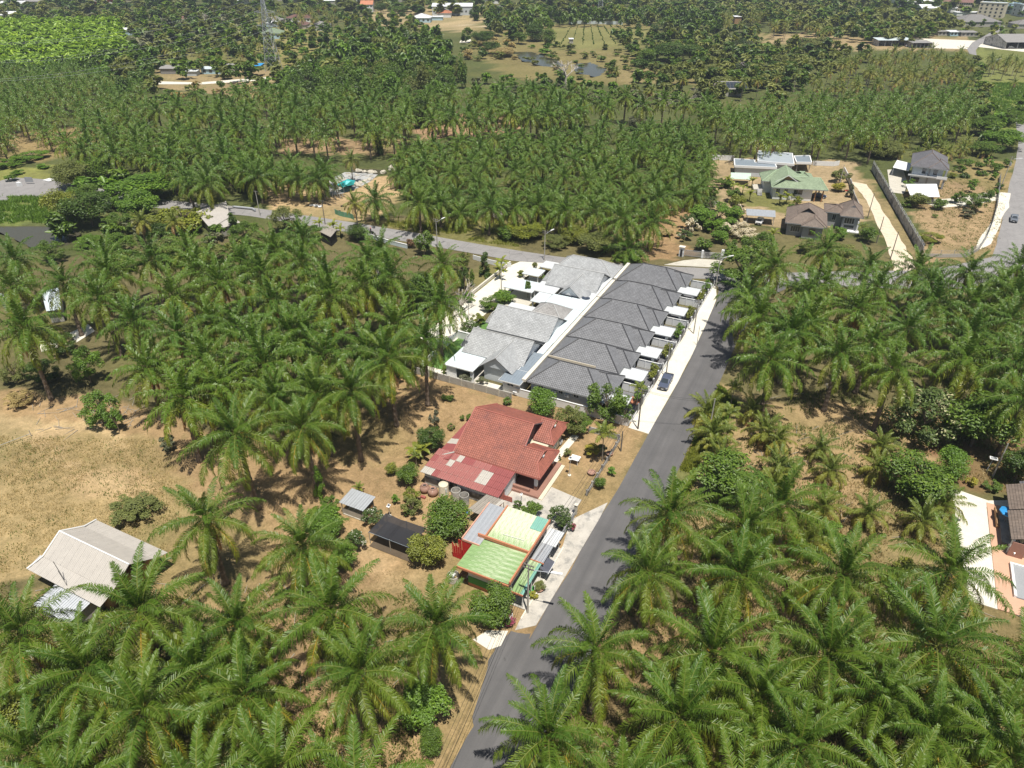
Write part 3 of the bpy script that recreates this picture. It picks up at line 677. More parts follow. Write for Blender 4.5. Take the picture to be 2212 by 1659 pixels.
def tree(u, v, dpx, label, lm='mid', shape='round', h=None, group=None, rng=random.Random(4), name='broadleaf_tree', cat='tree', d=None, flat=None, xy=None):
    """u,v: crown centre in the picture, dpx its width there; h: height of the top"""
    if xy: p = Vector((xy[0], xy[1], 0))
    else: p = G(u, v, 0)
    for _ in range(3):
        depth = (p - CAM).dot(Vector((-math.sin(YAW) * math.cos(PITCH), math.cos(YAW) * math.cos(PITCH), -math.sin(PITCH))))
        w = d if d else dpx / (FPX / depth)
        hh = h if h else min(14, w * 0.9 + .6)
        rz = {'round': .46, 'airy': .47, 'tall': .5, 'umbrella': .6, 'cone': .5, 'plume': .45}[shape]
        vz = hh * rz if flat is None else flat
        if shape == 'umbrella': vz = hh * .75
        zc = hh - vz
        if not xy: p = G(u, v, zc)
    p.z = 0; placed.append((p.x, p.y)); px = dpx or w * 6
    lod = 'fine' if px > 52 else ('mid' if px > 26 else 'far')
    t = thing(name, label, cat, (p.x, p.y, -.08), group, rng.uniform(0, 6.28))
    k = w / 2
    part('crown', rng.choice(CR[shape][lod]), t, (0, 0, zc), (0, 0, rng.uniform(0, 6.28)), (k * rng.uniform(.95, 1.05) * 1.05, k * rng.uniform(.95, 1.05) * 1.05, vz * (1.0 if shape != 'umbrella' else 1.3)), LM[lm])
    part('trunk', rng.choice(TR_limb), t, (0, 0, 0), (0, 0, 0), (max(k, hh * .35) * .9, max(k, hh * .35) * .9, hh * .92))
    return t
def bare_mesh(seed, lv=4):
    rng = random.Random(seed); b = MB()
    def grow(p, d, L, r, k):
        q = p + d * L; b.tube(p, q, r, r * .7, 5 if k > 1 else 3, cap=False)
        if k == 0: return
        for i in range(rng.randint(2, 4) if k < lv else 5):
            nd = (d + Vector((rng.uniform(-1, 1), rng.uniform(-1, 1), rng.uniform(-.15, .55))) * .75).normalized(); grow(q, nd, L * rng.uniform(.6, .85), r * .6, k - 1)
    grow(Vector((0, 0, 0)), Vector((.05, 0, 1)), .34, .04, lv); return b.mesh('branches', m_deadbark)
BARE = [bare_mesh(s) for s in (3, 8)]
def bare_tree(u, v, hpx, label, h, group=None, w=1.0):
    p = G(u, v, h * .5); t = thing('bare_tree', label, 'tree', (p.x, p.y, -.08), group, u * .7)
    part('branches', BARE[int(u) % 2], t, scale=(h * w, h * w, h * .8)); return t
def banana_leafmesh(seed):
    rng = random.Random(seed); b = MB(); L = 2.3; el = R(rng.uniform(35, 75)); p = Vector((0, 0, 0)); row = []
    for i in range(8):
        t = i / 7; a = el - R(95) * t ** 1.3; w = .33 * math.sin(math.pi * min(1, t * .9 + .1)) + .02
        row.append((p.copy(), w)); p = p + Vector((math.cos(a), 0, math.sin(a))) * L / 7
    for (p0, w0), (p1, w1) in zip(row, row[1:]):
        for s in (-1, 1):
            b.face([p0, p0 + Vector((0, s * w0, w0 * .25)), p1 + Vector((0, s * w1, w1 * .25)), p1])
    me = b.mesh('leaf', LM['yellow']); at = me.attributes.new('rnd', 'FLOAT', 'POINT'); at.data.foreach_set('value', [rng.random() for _ in me.vertices]); return me
BL = [banana_leafmesh(s) for s in (1, 2, 3)]
mbt = MB(); mbt.tube((0, 0, 0), (0, 0, 2.0), .14, .09, 7); BTR = mbt.mesh('stem', LM['olive'])
def banana(u, v, label, s=1.0, group=None, rng=random.Random(77)):
    p = G(u, v, 1.6); t = thing('banana_plant', label, 'banana plant', (p.x, p.y, -.05), group)
    part('stem', BTR, t, scale=(s, s, s))
    for i in range(8): part('leaf', rng.choice(BL), t, (0, 0, 1.9 * s), (0, 0, i * 2.4 + rng.uniform(-.3, .3)), (s * rng.uniform(.8, 1.1),) * 3)
    placed.append((p.x, p.y)); return t
def fill(px, hv, spacing, fn, mind, seed, jit=.38):
    """jittered triangular grid inside the surveyed area"""
    P = GP(px, hv); rng = random.Random(seed); x0 = min(p.x for p in P); x1 = max(p.x for p in P); y0 = min(p.y for p in P); y1 = max(p.y for p in P)
    c = []; j = 0; y = y0
    while y < y1:
        x = x0 + (spacing / 2 if j % 2 else 0)
        while x < x1:
            c.append((x + rng.uniform(-jit, jit) * spacing, y + rng.uniform(-jit, jit) * spacing)); x += spacing
        y += spacing * .87; j += 1
    if not c: return 0
    a = np.array(c); k = pip(a[:, 0], a[:, 1], P); n = 0
    c = [q for q, ok in zip(c, k) if ok]; c.sort(key=lambda q: (q[0] - CAM.x) ** 2 + (q[1] - CAM.y) ** 2)
    for q in c:
        if mind and not far_enough(Vector(q), mind): continue
        fn(q, rng); n += 1
    return n
def proj(p):
    d = Vector(p) - CAM; f = Vector((-math.sin(YAW), math.cos(YAW), 0)); r = Vector((math.cos(YAW), math.sin(YAW), 0))
    a = d.dot(f); x = d.dot(r); zc = a * math.cos(PITCH) - d.z * math.sin(PITCH); yc = a * math.sin(PITCH) + d.z * math.cos(PITCH)
    return 1106 + FPX * x / zc, 829.5 - FPX * yc / zc
# ------------------------------------------------------------------ building pieces
def lerp(a, b, t): return a + (b - a) * t
def roof_plane(b, e0, e1, r1, r0, course=0.36, step=0.045, m=0, thick=0.1, solid=True):
    """tiled slope: eave e0->e1, ridge r0->r1 (r0 above e0); each course lies 4 cm proud of the next"""
    e0, e1, r0, r1 = map(Vector, (e0, e1, r0, r1))
    ax = (e1 - e0).normalized(); nm = (e1 - e0).cross(((r0 + r1) - (e0 + e1)) * .5).normalized()
    if nm.z < 0: nm = -nm
    n = max(2, int(round(((r0 + r1) * .5 - (e0 + e1) * .5).length / course)))
    uo = e0.x + e0.y
    for k in range(n):
        a0, a1 = lerp(e0, r0, k / n), lerp(e1, r1, k / n); b0, b1 = lerp(e0, r0, (k + 1) / n), lerp(e1, r1, (k + 1) / n)
        A0, A1 = a0 + nm * step, a1 + nm * step
        uv = [((p - e0).dot(ax), (k + j) * course) for p, j in ((A0, .05), (A1, .05), (b1, .95), (b0, .95))]
        b.face([A0, A1, b1, b0], m, uv); b.face([a0, a1, A1, A0], m, [uv[0], uv[1], uv[1], uv[0]])
    if solid:
        D = Vector((0, 0, -thick)); b.face([e0 + D, e1 + D, r1 + D, r0 + D], m); b.face([e0 + D, e1 + D, e1, e0], m)
        b.face([e0, e0 + D, r0 + D, r0], m); b.face([e1, e1 + D, r1 + D, r1], m)
def wave_sheet(b, e0, e1, r1, r0, pitch=.3, amp=.035, m=0, thick=.04):
    e0, e1, r0, r1 = map(Vector, (e0, e1, r0, r1)); L = (e1 - e0).length
    nm = (e1 - e0).cross(r0 - e0).normalized()
    if nm.z < 0: nm = -nm
    n = max(2, int(L / pitch) * 2); S = (r0 - e0).length
    for i in range(n):
        t0, t1 = i / n, (i + 1) / n; h0, h1 = (amp if i % 2 else -amp), (-amp if i % 2 else amp)
        P = [lerp(e0, e1, t0) + nm * h0, lerp(e0, e1, t1) + nm * h1, lerp(r0, r1, t1) + nm * h1, lerp(r0, r1, t0) + nm * h0]
        b.face(P, m, [(t0 * L, 0), (t1 * L, 0), (t1 * L, S), (t0 * L, S)])
    D = -nm * (amp + thick); q = [e0 + D, e1 + D, r1 + D, r0 + D]; b.face(q, m)
def caps(b, pts, r=.11):
    for p, q in pts: b.tube(Vector(p) + Vector((0, 0, .06)), Vector(q) + Vector((0, 0, .06)), r, n=6)
def hip(root, x0, x1, y0, y1, ze, zr, mt, mc, axis='x', left=True, right=True, hl=None, hr=None, off=None, fascia=m_trim_g, course=.36, name='roof'):
    """hip (or gable where left/right is False) roof over a rectangle, ridge along axis; returns ridge ends"""
    def T(a, c, z): return (a, c, z) if axis == 'x' else (c, a, z)
    if axis == 'x': a0, a1, c0, c1 = x0, x1, y0, y1
    else: a0, a1, c0, c1 = y0, y1, x0, x1
    cm = (c0 + c1) / 2; half = (c1 - c0) / 2
    hl = (half if hl is None else hl) if left else 0; hr = (half if hr is None else hr) if right else 0
    R0, R1 = T(a0 + hl, cm, zr), T(a1 - hr, cm, zr)
    b = MB(); roof_plane(b, T(a0, c0, ze), T(a1, c0, ze), R1, R0, course); o = b.build(name, mt, root, off=off)
    b = MB(); roof_plane(b, T(a1, c1, ze), T(a0, c1, ze), R0, R1, course); b.build(name, mt, root, off=off)
    cp = [(R0, R1)]
    if left:
        b = MB(); roof_plane(b, T(a0, c1, ze), T(a0, c0, ze), R0, R0, course); b.build(name, mt, root, off=off); cp += [(T(a0, c0, ze), R0), (T(a0, c1, ze), R0)]
    if right:
        b = MB(); roof_plane(b, T(a1, c0, ze), T(a1, c1, ze), R1, R1, course); b.build(name, mt, root, off=off); cp += [(T(a1, c0, ze), R1), (T(a1, c1, ze), R1)]
    b = MB(); caps(b, cp); b.build('ridge_cap', mc, root, off=off)
    if fascia:
        b = MB(); e = .06
        for p, q in (((a0, c0), (a1, c0)), ((a1, c0), (a1, c1)), ((a1, c1), (a0, c1)), ((a0, c1), (a0, c0))):
            if (p[0] == q[0] == a0 and not left) or (p[0] == q[0] == a1 and not right): continue
            b.bar(T(*p, ze - .24), T(*q, ze - .24), .05, .2)
        b.build('fascia', fascia, root, off=off)
    return R0, R1
def gable_wall(root, mt, pts, off=None, th=.15):
    """vertical triangle or pentagon, extruded th"""
    P = [Vector(p) for p in pts]; n = (P[1] - P[0]).cross(P[2] - P[0]).normalized() * th; b = MB(); k = len(P)
    b.solid(P + [p + n for p in P], [tuple(range(k)), tuple(range(2 * k - 1, k - 1, -1))] + [(i, (i + 1) % k, k + (i + 1) % k, k + i) for i in range(k)])
    return b.build('gable_wall', mt, root, off=off)
def rect3(ax, pos, c, z0, w, h, d0, d1):
    a0, a1 = c - w / 2, c + w / 2
    if ax[0] == 'y':
        s = -1 if ax[1] == '-' else 1; ya, yb = sorted((pos + s * d0, pos + s * d1)); return (a0, a1, ya, yb, z0, z0 + h)
    s = -1 if ax[1] == '-' else 1; xa, xb = sorted((pos + s * d0, pos + s * d1)); return (xa, xb, a0, a1, z0, z0 + h)
def win(root, ax, pos, c, z0, w, h, mf=None, off=None, bars=1, name='window', pane=True):
    mf = mf or m_trim_w; b = MB(); t = .07
    for cc, zz, ww, hh in ((c, z0 - t, w + 2 * t, t), (c, z0 + h, w + 2 * t, t), (c - w / 2 - t / 2, z0, t, h), (c + w / 2 + t / 2, z0, t, h)): b.box(*rect3(ax, pos, cc, zz, ww, hh, .003, .09))
    for k in range(bars): b.box(*rect3(ax, pos, c - w / 2 + w * (k + 1) / (bars + 1), z0, .045, h, .035, .08))
    f = b.build(name, mf, root, off=off)
    if pane: b = MB(); b.box(*rect3(ax, pos, c, z0, w, h, .004, .03)); b.build('pane', m_glass, f, off=off)
    return f
def door(root, ax, pos, c, z0, w, h, mt, off=None):
    b = MB(); b.box(*rect3(ax, pos, c, z0, w, h, .003, .06)); d = b.build('door', mt, root, off=off)
    b = MB(); b.box(*rect3(ax, pos, c + w * .38, z0 + h * .47, .05, .14, .06, .12)); b.build('handle', m_steel, d, off=off)
def bx(root, name, mt, *a, off=None, kind=None, label=None):
    b = MB()
    for q in a: b.box(*q)
    return b.build(name, mt, root, off=off, kind=kind, label=label)
def aircon(root, ax, pos, c, z, off=None):
    b = MB(); b.box(*rect3(ax, pos, c, z, .8, .55, .03, .33)); o = b.build('air_conditioner', m_trim_w, root, off=off)
    b = MB(); r = rect3(ax, pos, c - .12, z + .08, .4, .4, .33, .345); b.box(*r); b.build('grille', m_trim_g, o, off=off)
def flatroof(root, name, mt, x0, x1, y0, y1, z, slope=0.1, pitch=.3, amp=.02, rim=m_trim_w, axis='y', sheets=1):
    b = MB()
    if axis == 'y': wave_sheet(b, (x0, y0, z), (x1, y0, z), (x1, y1, z + slope), (x0, y1, z + slope), pitch, amp)
    else: wave_sheet(b, (x0, y1, z), (x0, y0, z), (x1, y0, z + slope), (x1, y1, z + slope), pitch, amp)
    o = b.build(name, mt, root)
    if rim:
        b = MB(); e = .05; lo_, hi = z - .16, min(z, z + slope) + .035
        b.box(x0 - e, x1 + e, y0 - e, y0 - .002, lo_, hi); b.box(x0 - e, x1 + e, y1 + .002, y1 + e, lo_, hi + (slope if axis == 'y' else 0))
        b.box(x0 - e, x0 - .002, y0, y1, lo_, hi); b.box(x1 + .002, x1 + e, y0, y1, lo_, hi); b.build('roof_rim', rim, root)
    return o

# ------------------------------------------------------------------ six charcoal-roofed row houses along the near road
ord_ = ['nearest to the red-roofed house', 'second from the red-roofed house', 'third from the red-roofed house', 'fourth from the red-roofed house', 'second from the crossroad', 'beside the crossroad']
extra = ['with an orange mat in its yard', 'with a bay beside the parked pickup', 'with a trimmed hedge at its fence', 'with a black car under its canopy', 'with a wooden table under its canopy', 'with a white bench in its end garden']
ys = [-11.9, -2.3, 7.0, 16.6, 26.9, 38.0]; deps = [9.5, 9.2, 9.4, 9.9, 10.1, 10.2]
for i, (y, dp) in enumerate(zip(ys, deps)):
    cx = -4
    r = thing('row_house', 'single-storey charcoal-tiled row house ' + extra[i] + ', ' + ord_[i], 'house', (cx, y + dp / 2, 0), 'charcoal-roofed row houses')
    bx(r, 'wall', m_wall_g if i == 0 else m_wall_w, (-10.6, 2.5, y + .55, y + dp - .35, 0, 3.0), (2.5, 3.7, y + 3.7, y + dp - .6, 0, 3.0))
    hip(r, -11.2, 3.0, y, y + dp, 3.05, 5.95, m_tile_d, m_cap_d, hl=4.5, hr=4.4)
    # stepped front wing
    wy0, wy1, zc = y + 3.0, y + dp - .12, 4.75; wm = (wy0 + wy1) / 2; hb = (wy1 - wy0) / 2
    for pts in (((-.6, wy0, 3.1), (4.35, wy0, 3.1), (1.7, wm, zc), (-.6, wm, zc)), ((4.35, wy1, 3.1), (-.6, wy1, 3.1), (-.6, wm, zc), (1.7, wm, zc)), ((4.35, wy0, 3.1), (4.35, wy1, 3.1), (1.7, wm, zc), (1.7, wm, zc))):
        b = MB(); roof_plane(b, *pts); b.build('roof', m_tile_d, r)
    b = MB(); caps(b, [((-.4, wm, zc), (1.7, wm, zc)), ((4.35, wy0, 3.1), (1.7, wm, zc)), ((4.35, wy1, 3.1), (1.7, wm, zc))]); b.build('ridge_cap', m_cap_d, r)
    bx(r, 'fascia', m_trim_g, (3.0, 4.4, wy0 - .06, wy0, 2.88, 3.08), (4.36, 4.42, wy0, wy1, 2.88, 3.08))
    c0, c1 = y - .1, y + 3.7
    flatroof(r, 'canopy_roof', m_sh_w, 3.1, 7.6, c0, c1, 2.72, .10, .35, .02, m_trim_g)
    for yy in (c0 + .35, c1 - .5):
        bx(r, 'column', m_wall_w, (6.5, 7.0, yy - .12, yy + .38, 0, 2.62))
    bx(r, 'planter_wall', m_brick, (7.05, 7.2, c0 + 1.1, c1 - 1.0, 0, .8))
    bx(r, 'porch_floor', M('porch_floor', (0.16, 0.16, 0.17), .7) if i == 0 else bpy.data.materials['porch_floor'], (3.7, 8.6, y + .1, y + dp - .4, -.05, .08))
    win(r, 'x+', 3.7, y + 6.2, .9, 1.8, 1.3); door(r, 'x+', 2.5, y + 2.1, 0.08, .9, 2.1, m_wood); win(r, 'x+', 2.5, y + 3.1, .9, .7, 1.3)
    if i == 0:
        for cxx, w in ((-8.6, .9), (-4.7, .8), (-1.7, .9), (1.1, 1.2)): win(r, 'y-', y + .55, cxx, 1.9, w, .55, m_trim_w)
        aircon(r, 'y-', y + .55, -3.4, 1.7); aircon(r, 'y-', y + .55, -5.9, 1.7)
        bx(r, 'yard_mat', m_orange, (6.4, 8.2, y + 5.6, y + 8.0, .09, .12))
    bx(r, 'parapet', m_conc_w, (-12.2, -11.45, y, y + dp + .05, 2.7, 3.22))
    if i == 0: bx(r, 'party_wall', m_wall_c, (-11.2, -1.5, y + dp + .02, y + dp + .14, 2.7, 3.55))
for i, y in enumerate(ys[1:] + [48.4]):
    o = bx(None, 'yard_wall', m_wall_w, (3.9, 8.7, y + 0.04 - .25, y + .14 - .25, 0, 1.75), (3.85, 8.75, y - .27, y - .05, 1.75, 1.83), *[(k, k + .16, y - .29, y - .03, 0, 1.75) for k in (5.4, 7.0, 8.5)])
    tag(o, 'low white wall dividing two front yards, ' + ['nearest to the red-roofed house', 'beside the parked pickup', 'third from the red-roofed house', 'at the yard with the black car', 'second from the crossroad', 'facing the crossroad end'][i], 'wall', 'walls between the front yards')
# street fence: low wall, posts and black rails
f = thing('street_fence', 'long low white wall with black railings between row houses and pavement', 'fence', (8.85, 20, 0))
bx(f, 'wall_base', m_wall_w, (8.75, 8.92, -11.4, 51, 0, .75))
b = MB()
for k in range(0, 312):
    yy = -11.4 + k * .2
    b.box(8.82, 8.85, yy, yy + .03, .75, 1.75)
b.box(8.81, 8.86, -11.4, 51, 1.72, 1.77); b.box(8.81, 8.86, -11.4, 51, .82, .86); b.build('railing', m_trim_d, f, kind='stuff')
for k in range(21):
    yy = -11.4 + k * 3.11
    bx(f, 'post', m_wall_w, (8.7, 8.98, yy - .14, yy + .14, 0, 1.9))
for yy in (-8.9, .6, 10.2, 20, 30.5): bx(f, 'gate_panel', m_trim_d, (8.9, 8.96, yy, yy + 4.2, .15, 1.65))
tag(bx(None, 'yard_wall', m_wall_w, (-.2, 8.7, -13.1, -12.95, 0, 1.7), (8.55, 8.7, -12.95, -11.5, 0, 1.7), (-.25, 8.75, -13.15, -12.9, 1.7, 1.78)), 'white corner wall between nearest row house and red house yard', 'wall')
bx(None, 'corner_yard', m_lawn, (2, 8.5, -12.9, -11.9, 0, .06), kind='structure')
tag(bx(None, 'garden_bench', m_trim_w, (6.2, 7.7, 45.2, 45.7, .38, .46), (6.3, 6.4, 45.2, 45.7, 0, .38), (7.5, 7.6, 45.2, 45.7, 0, .38), (6.2, 7.7, 45.7, 45.78, .38, .95)), 'white bench in the end garden beside the crossroad', 'bench')
tag(bx(None, 'wooden_table', m_wood, (4.2, 5.8, 27.6, 28.7, .7, .78), *[(a, a + .1, c, c + .1, .08, .7) for a in (4.25, 5.65) for c in (27.65, 28.55)]), 'brown wooden table under the canopy second from crossroad', 'table')

# ------------------------------------------------------------------ light grey houses behind
def gabled(r, x0, x1, y0, y1, ze, zr, mt, mc, axis, mw, ends=(True, True)):
    hip(r, x0, x1, y0, y1, ze, zr, mt, mc, axis, False, False)
    cm = (y0 + y1) / 2 if axis == 'x' else (x0 + x1) / 2
    k = .55; dz = (zr - ze) / (((y1 - y0) if axis == 'x' else (x1 - x0)) / 2) * k
    for e, on in zip((0, 1), ends):
        if not on: continue
        if axis == 'x': X_ = x0 + .5 if e == 0 else x1 - .65; gable_wall(r, mw, [(X_, y0 + k, ze + dz - .25), (X_, cm, zr - .25), (X_, y1 - k, ze + dz - .25)][::-1])
        else: Y_ = y0 + .5 if e == 0 else y1 - .65; gable_wall(r, mw, [(x0 + k, Y_, ze + dz - .25), (cm, Y_, zr - .25), (x1 - k, Y_, ze + dz - .25)][::-1])
r = thing('grey_house', 'light grey tiled house with white gable front beside the lawn', 'house', (-20.5, -5, 0))
bx(r, 'wall', m_wall_g, (-26.2, -14.6, -6.7, 1.2, 0, 3.1), (-20.9, -15.2, -10.3, -6.7, 0, 3.0))
gabled(r, -27.2, -13.9, -7.7, 1.9, 3.0, 5.95, m_tile_l, m_cap_l, 'x', m_wall_w)
gabled(r, -21.5, -14.6, -11.1, -2.9, 3.0, 5.55, m_tile_l, m_cap_l, 'y', m_wall_g, (True, False))
hip(r, -28.6, -26.9, -5.6, 1.0, 2.9, 4.6, m_tile_l, m_cap_l, 'y', True, True, .9, .9)
flatroof(r, 'porch_roof', m_sh_b, -28.0, -21.9, -13.0, -5.6, 2.72, .2, .5, .02, m_trim_w)
for xx, yy in ((-27.7, -12.8), (-22.5, -12.8), (-27.7, -7)): bx(r, 'column', m_wall_w, (xx, xx + .5, yy, yy + .5, 0, 2.6))
bx(r, 'porch_wall', m_wall_w, (-27.2, -25.6, -12.7, -12.55, 0, 2.6), (-27.7, -27.55, -12.3, -9.8, 0, 2.6))
bx(r, 'porch_floor', m_conc_s, (-28, -21.6, -13, -6.7, -.05, .1))
flatroof(r, 'side_roof', m_sh_bg, -16.2, -11.9, -13.4, -9.0, 2.75, .25, .5, .02, m_trim_w); flatroof(r, 'side_roof', m_sh_bg, -14.3, -11.9, -8.95, -2.0, 3.0, .15, .5, .02, None)
bx(r, 'side_wall', m_wall_w, (-15.6, -12.2, -12.9, -9, 0, 2.65), (-14.5, -12.4, -9, -2, 0, 2.9))
win(r, 'y-', -12.9, -14, 1.8, 1.2, .45); door(r, 'x-', -20.9, -8.6, .1, .9, 2.1, m_trim_d)
win(r, 'y-', -10.3, -16.6, 1.7, .5, .5); aircon(r, 'y-', -12.9, -13, .3)
win(r, 'y-', -6.7, -24.4, .9, 1.6, 1.3)
r = thing('grey_house', 'light grey tiled house with long plain gable roof, second from the lawn', 'house', (-20.5, 8, 0))
bx(r, 'wall', m_wall_g, (-26.2, -14.6, 3.4, 12.6, 0, 3.1), (-22, -15.2, 12.6, 18, 0, 2.9))
gabled(r, -27.4, -13.6, 2.8, 13.4, 3.0, 6.15, m_tile_l, m_cap_l, 'x', m_wall_w)
hip(r, -28.9, -27.1, 5.4, 10.8, 2.9, 4.6, m_tile_l, m_cap_l, 'y', True, True, .9, .9)
hip(r, -22.3, -14.6, 12.2, 18.8, 2.95, 5.1, m_tile_w, m_cap_l, 'x')
flatroof(r, 'porch_roof', m_sh_w, -28.3, -22.4, 12.4, 16.4, 2.72, .1, .5, .015)
bx(r, 'porch_wall', m_wall_w, (-28, -22.6, 16.1, 16.25, 0, 2.5), (-28, -27.6, 12.8, 13.2, 0, 2.6))
r = thing('valley_roof', 'pale blue metal roof sheets bridging the grey and charcoal houses', 'roof', (-14, 15, 0))
flatroof(r, 'roof_sheet', m_sh_b, -21.5, -17.1, 18.9, 24.0, 3.1, .05, .6, .015, None)
flatroof(r, 'roof_sheet', m_sh_b, -17.0, -12.4, 18.9, 24.0, 3.12, .05, .6, .015, None)
flatroof(r, 'roof_sheet', m_sh_b, -13.55, -12.4, -1.9, 3.0, 3.14, .05, .6, .015, None)
flatroof(r, 'roof_sheet', m_sh_b, -14.55, -12.4, 3.05, 18.8, 3.10, .05, .6, .015, None)
flatroof(r, 'roof_sheet', m_sh_w, -15.3, -12.4, 24.1, 38, 3.10, .05, .6, .015, None)
bx(r, 'wall', m_wall_w, (-21.3, -12.6, 19.1, 23.7, 0, 3.05), (-13.9, -12.5, -1.7, 18.9, 0, 3.0), (-15, -12.6, 24, 38, 0, 3.0))
r = thing('satellite_dish', 'dark mesh satellite dish above the white valley roof', 'satellite dish', (-13.9, 25.0, 3.1))
b = MB(); b.tube((-13.9, 25, 3.1), (-13.9, 25, 4.0), .04); b.build('mast', m_steel, r)
b = MB()
q = Vector((0, -.5, .9)).normalized(); ua = q.orthogonal().normalized(); ub = q.cross(ua); cc_ = Vector((-13.9, 25, 4.1))
for k in range(2):
    for i in range(14):
        t0, t1 = i * math.tau / 14, (i + 1) * math.tau / 14; f_ = lambda t, s: cc_ + (ua * math.cos(t) + ub * math.sin(t)) * .5 * s + q * (.08 * s * s)
        b.face([f_(t0, k), f_(t1, k), f_(t1, k + 1), f_(t0, k + 1)])
b.tube(cc_, cc_ + q * .6, .02, n=5); b.build('dish', m_trim_g, r)
r = thing('grey_house', 'light grey tiled house with pale front gable and satellite dish', 'house', (-19, 33, 0))
bx(r, 'wall', m_wall_g, (-24.6, -13.8, 28.7, 37.6, 0, 3.1), (-19.9, -16, 24.9, 28.7, 0, 3.0))
gabled(r, -25.4, -12.9, 28.1, 38.5, 3.0, 6.0, m_tile_l, m_cap_l, 'x', m_wall_w)
gabled(r, -20.6, -15.0, 24.2, 33, 3.0, 5.4, m_tile_l, m_cap_l, 'y', m_wall_w, (True, False))
hip(r, -26.9, -25.2, 30.0, 35, 2.9, 4.4, m_tile_l, m_cap_l, 'y', True, True, .9, .9)
flatroof(r, 'patio_roof', m_sh_w, -27.0, -21.7, 24.6, 29.8, 2.7, .12, .5, .015); flatroof(r, 'patio_roof', m_sh_b, -25.2, -22.1, 19.6, 24.4, 2.5, .1, .5, .015)
for xx, yy in ((-26.7, 24.8), (-24.9, 19.8), (-22.5, 19.8)): bx(r, 'column', m_wall_w, (xx, xx + .3, yy, yy + .3, 0, 2.4))
r = thing('grey_house', 'light grey hipped-roof house next to the crossroad', 'house', (-19.5, 41, 0))
bx(r, 'wall', m_wall_w, (-26.4, -13.2, 38.7, 44.4, 0, 3.1))
hip(r, -27.2, -12.5, 38.0, 45.6, 3.0, 5.4, m_tile_l, m_cap_l, 'x', hl=3.2, hr=4.2)
flatroof(r, 'porch_roof', m_sh_w, -31.2, -27.6, 37.8, 41.6, 2.6, .08, .5, .015)
for xx in (-31, -28.3): bx(r, 'column', m_wall_w, (xx, xx + .35, 38, 38.35, 0, 2.5))
for (x0, x1, y0, y1, lab) in ((-33.3, -29.0, 32.3, 36.2, 'small pale blue flat canopy on posts by the concrete lane'), (-33.9, -26.6, 23.4, 28.9, 'wide white flat carport canopy beside the patio')):
    r = thing('canopy', lab, 'canopy', ((x0 + x1) / 2, (y0 + y1) / 2, 0)); flatroof(r, 'roof_sheet', m_sh_b, x0, x1, y0, y1, 2.55, .06, .5, .015)
    for xx in (x0 + .2, x1 - .4):
        for yy in (y0 + .2, y1 - .4): bx(r, 'post', m_trim_w, (xx, xx + .2, yy, yy + .2, 0, 2.5))
bx(None, 'yard_paving', m_conc, (-33.2, -26.6, 18.8, 36.5, -.05, .05), kind='structure')
bx(None, 'lawn', m_lawn, (-33.3, -28.2, -11.2, 1.2, -.05, .06), kind='structure')
bx(None, 'lawn', m_lawn, (-33.2, -29.2, 1.6, 10.8, -.05, .05), kind='structure')
bx(None, 'yard_paving', m_conc_w, (-33.3, -14, -14.3, -11.25, -.05, .055), kind='structure')
tag(bx(None, 'garden_wall', m_wall_w, (-33.8, -28.4, 1.25, 1.45, 0, 1.7), (-33.85, -28.35, 1.2, 1.5, 1.7, 1.78), *[(a, a + .2, 1.18, 1.52, 0, 1.7) for a in (-33.8, -31.2, -28.7)]), 'white garden wall at the far side of the small lawn', 'wall')
tag(bx(None, 'garden_wall', m_wall_w, (-33.85, -33.65, -12, 1.2, 0, 1.3)), 'white wall between the small lawn and concrete lane', 'wall')
tag(bx(None, 'lane_wall', m_conc_w, (-41.2, -40.95, 6, 41.5, 0, .7), (-41.25, -40.9, 6, 41.5, .7, .78)), 'long low pale kerb wall on outer side of concrete lane', 'wall')
# block wall towards the dry yard: posts and courses
r = thing('block_wall', 'grey concrete block wall between dry yard and the grey houses', 'wall', (-20, -14.6, 0))
for k in range(8):
    x0 = -33.9 + k * 2.62
    b = MB()
    for j in range(6):
        for q in range(7):
            w = .37; xx = x0 + .02 + q * w + (.18 if j % 2 else 0)
            b.box(xx, min(xx + w - .015, x0 + 2.6), -14.62 + .006 * ((q + j) % 3), -14.48, j * .24, j * .24 + .225)
    b.build('block_panel', m_wall_b, r, kind='stuff'); bx(r, 'post', m_conc, (x0 - .1, x0 + .08, -14.68, -14.42, 0, 1.55))
tag(bx(None, 'garden_wall', m_wall_w, (-13, -.25, -13.0, -12.85, 0, 1.6), (-13.1, -.2, -13.05, -12.8, 1.6, 1.68)), 'white wall between row houses and the dry yard trees', 'wall')

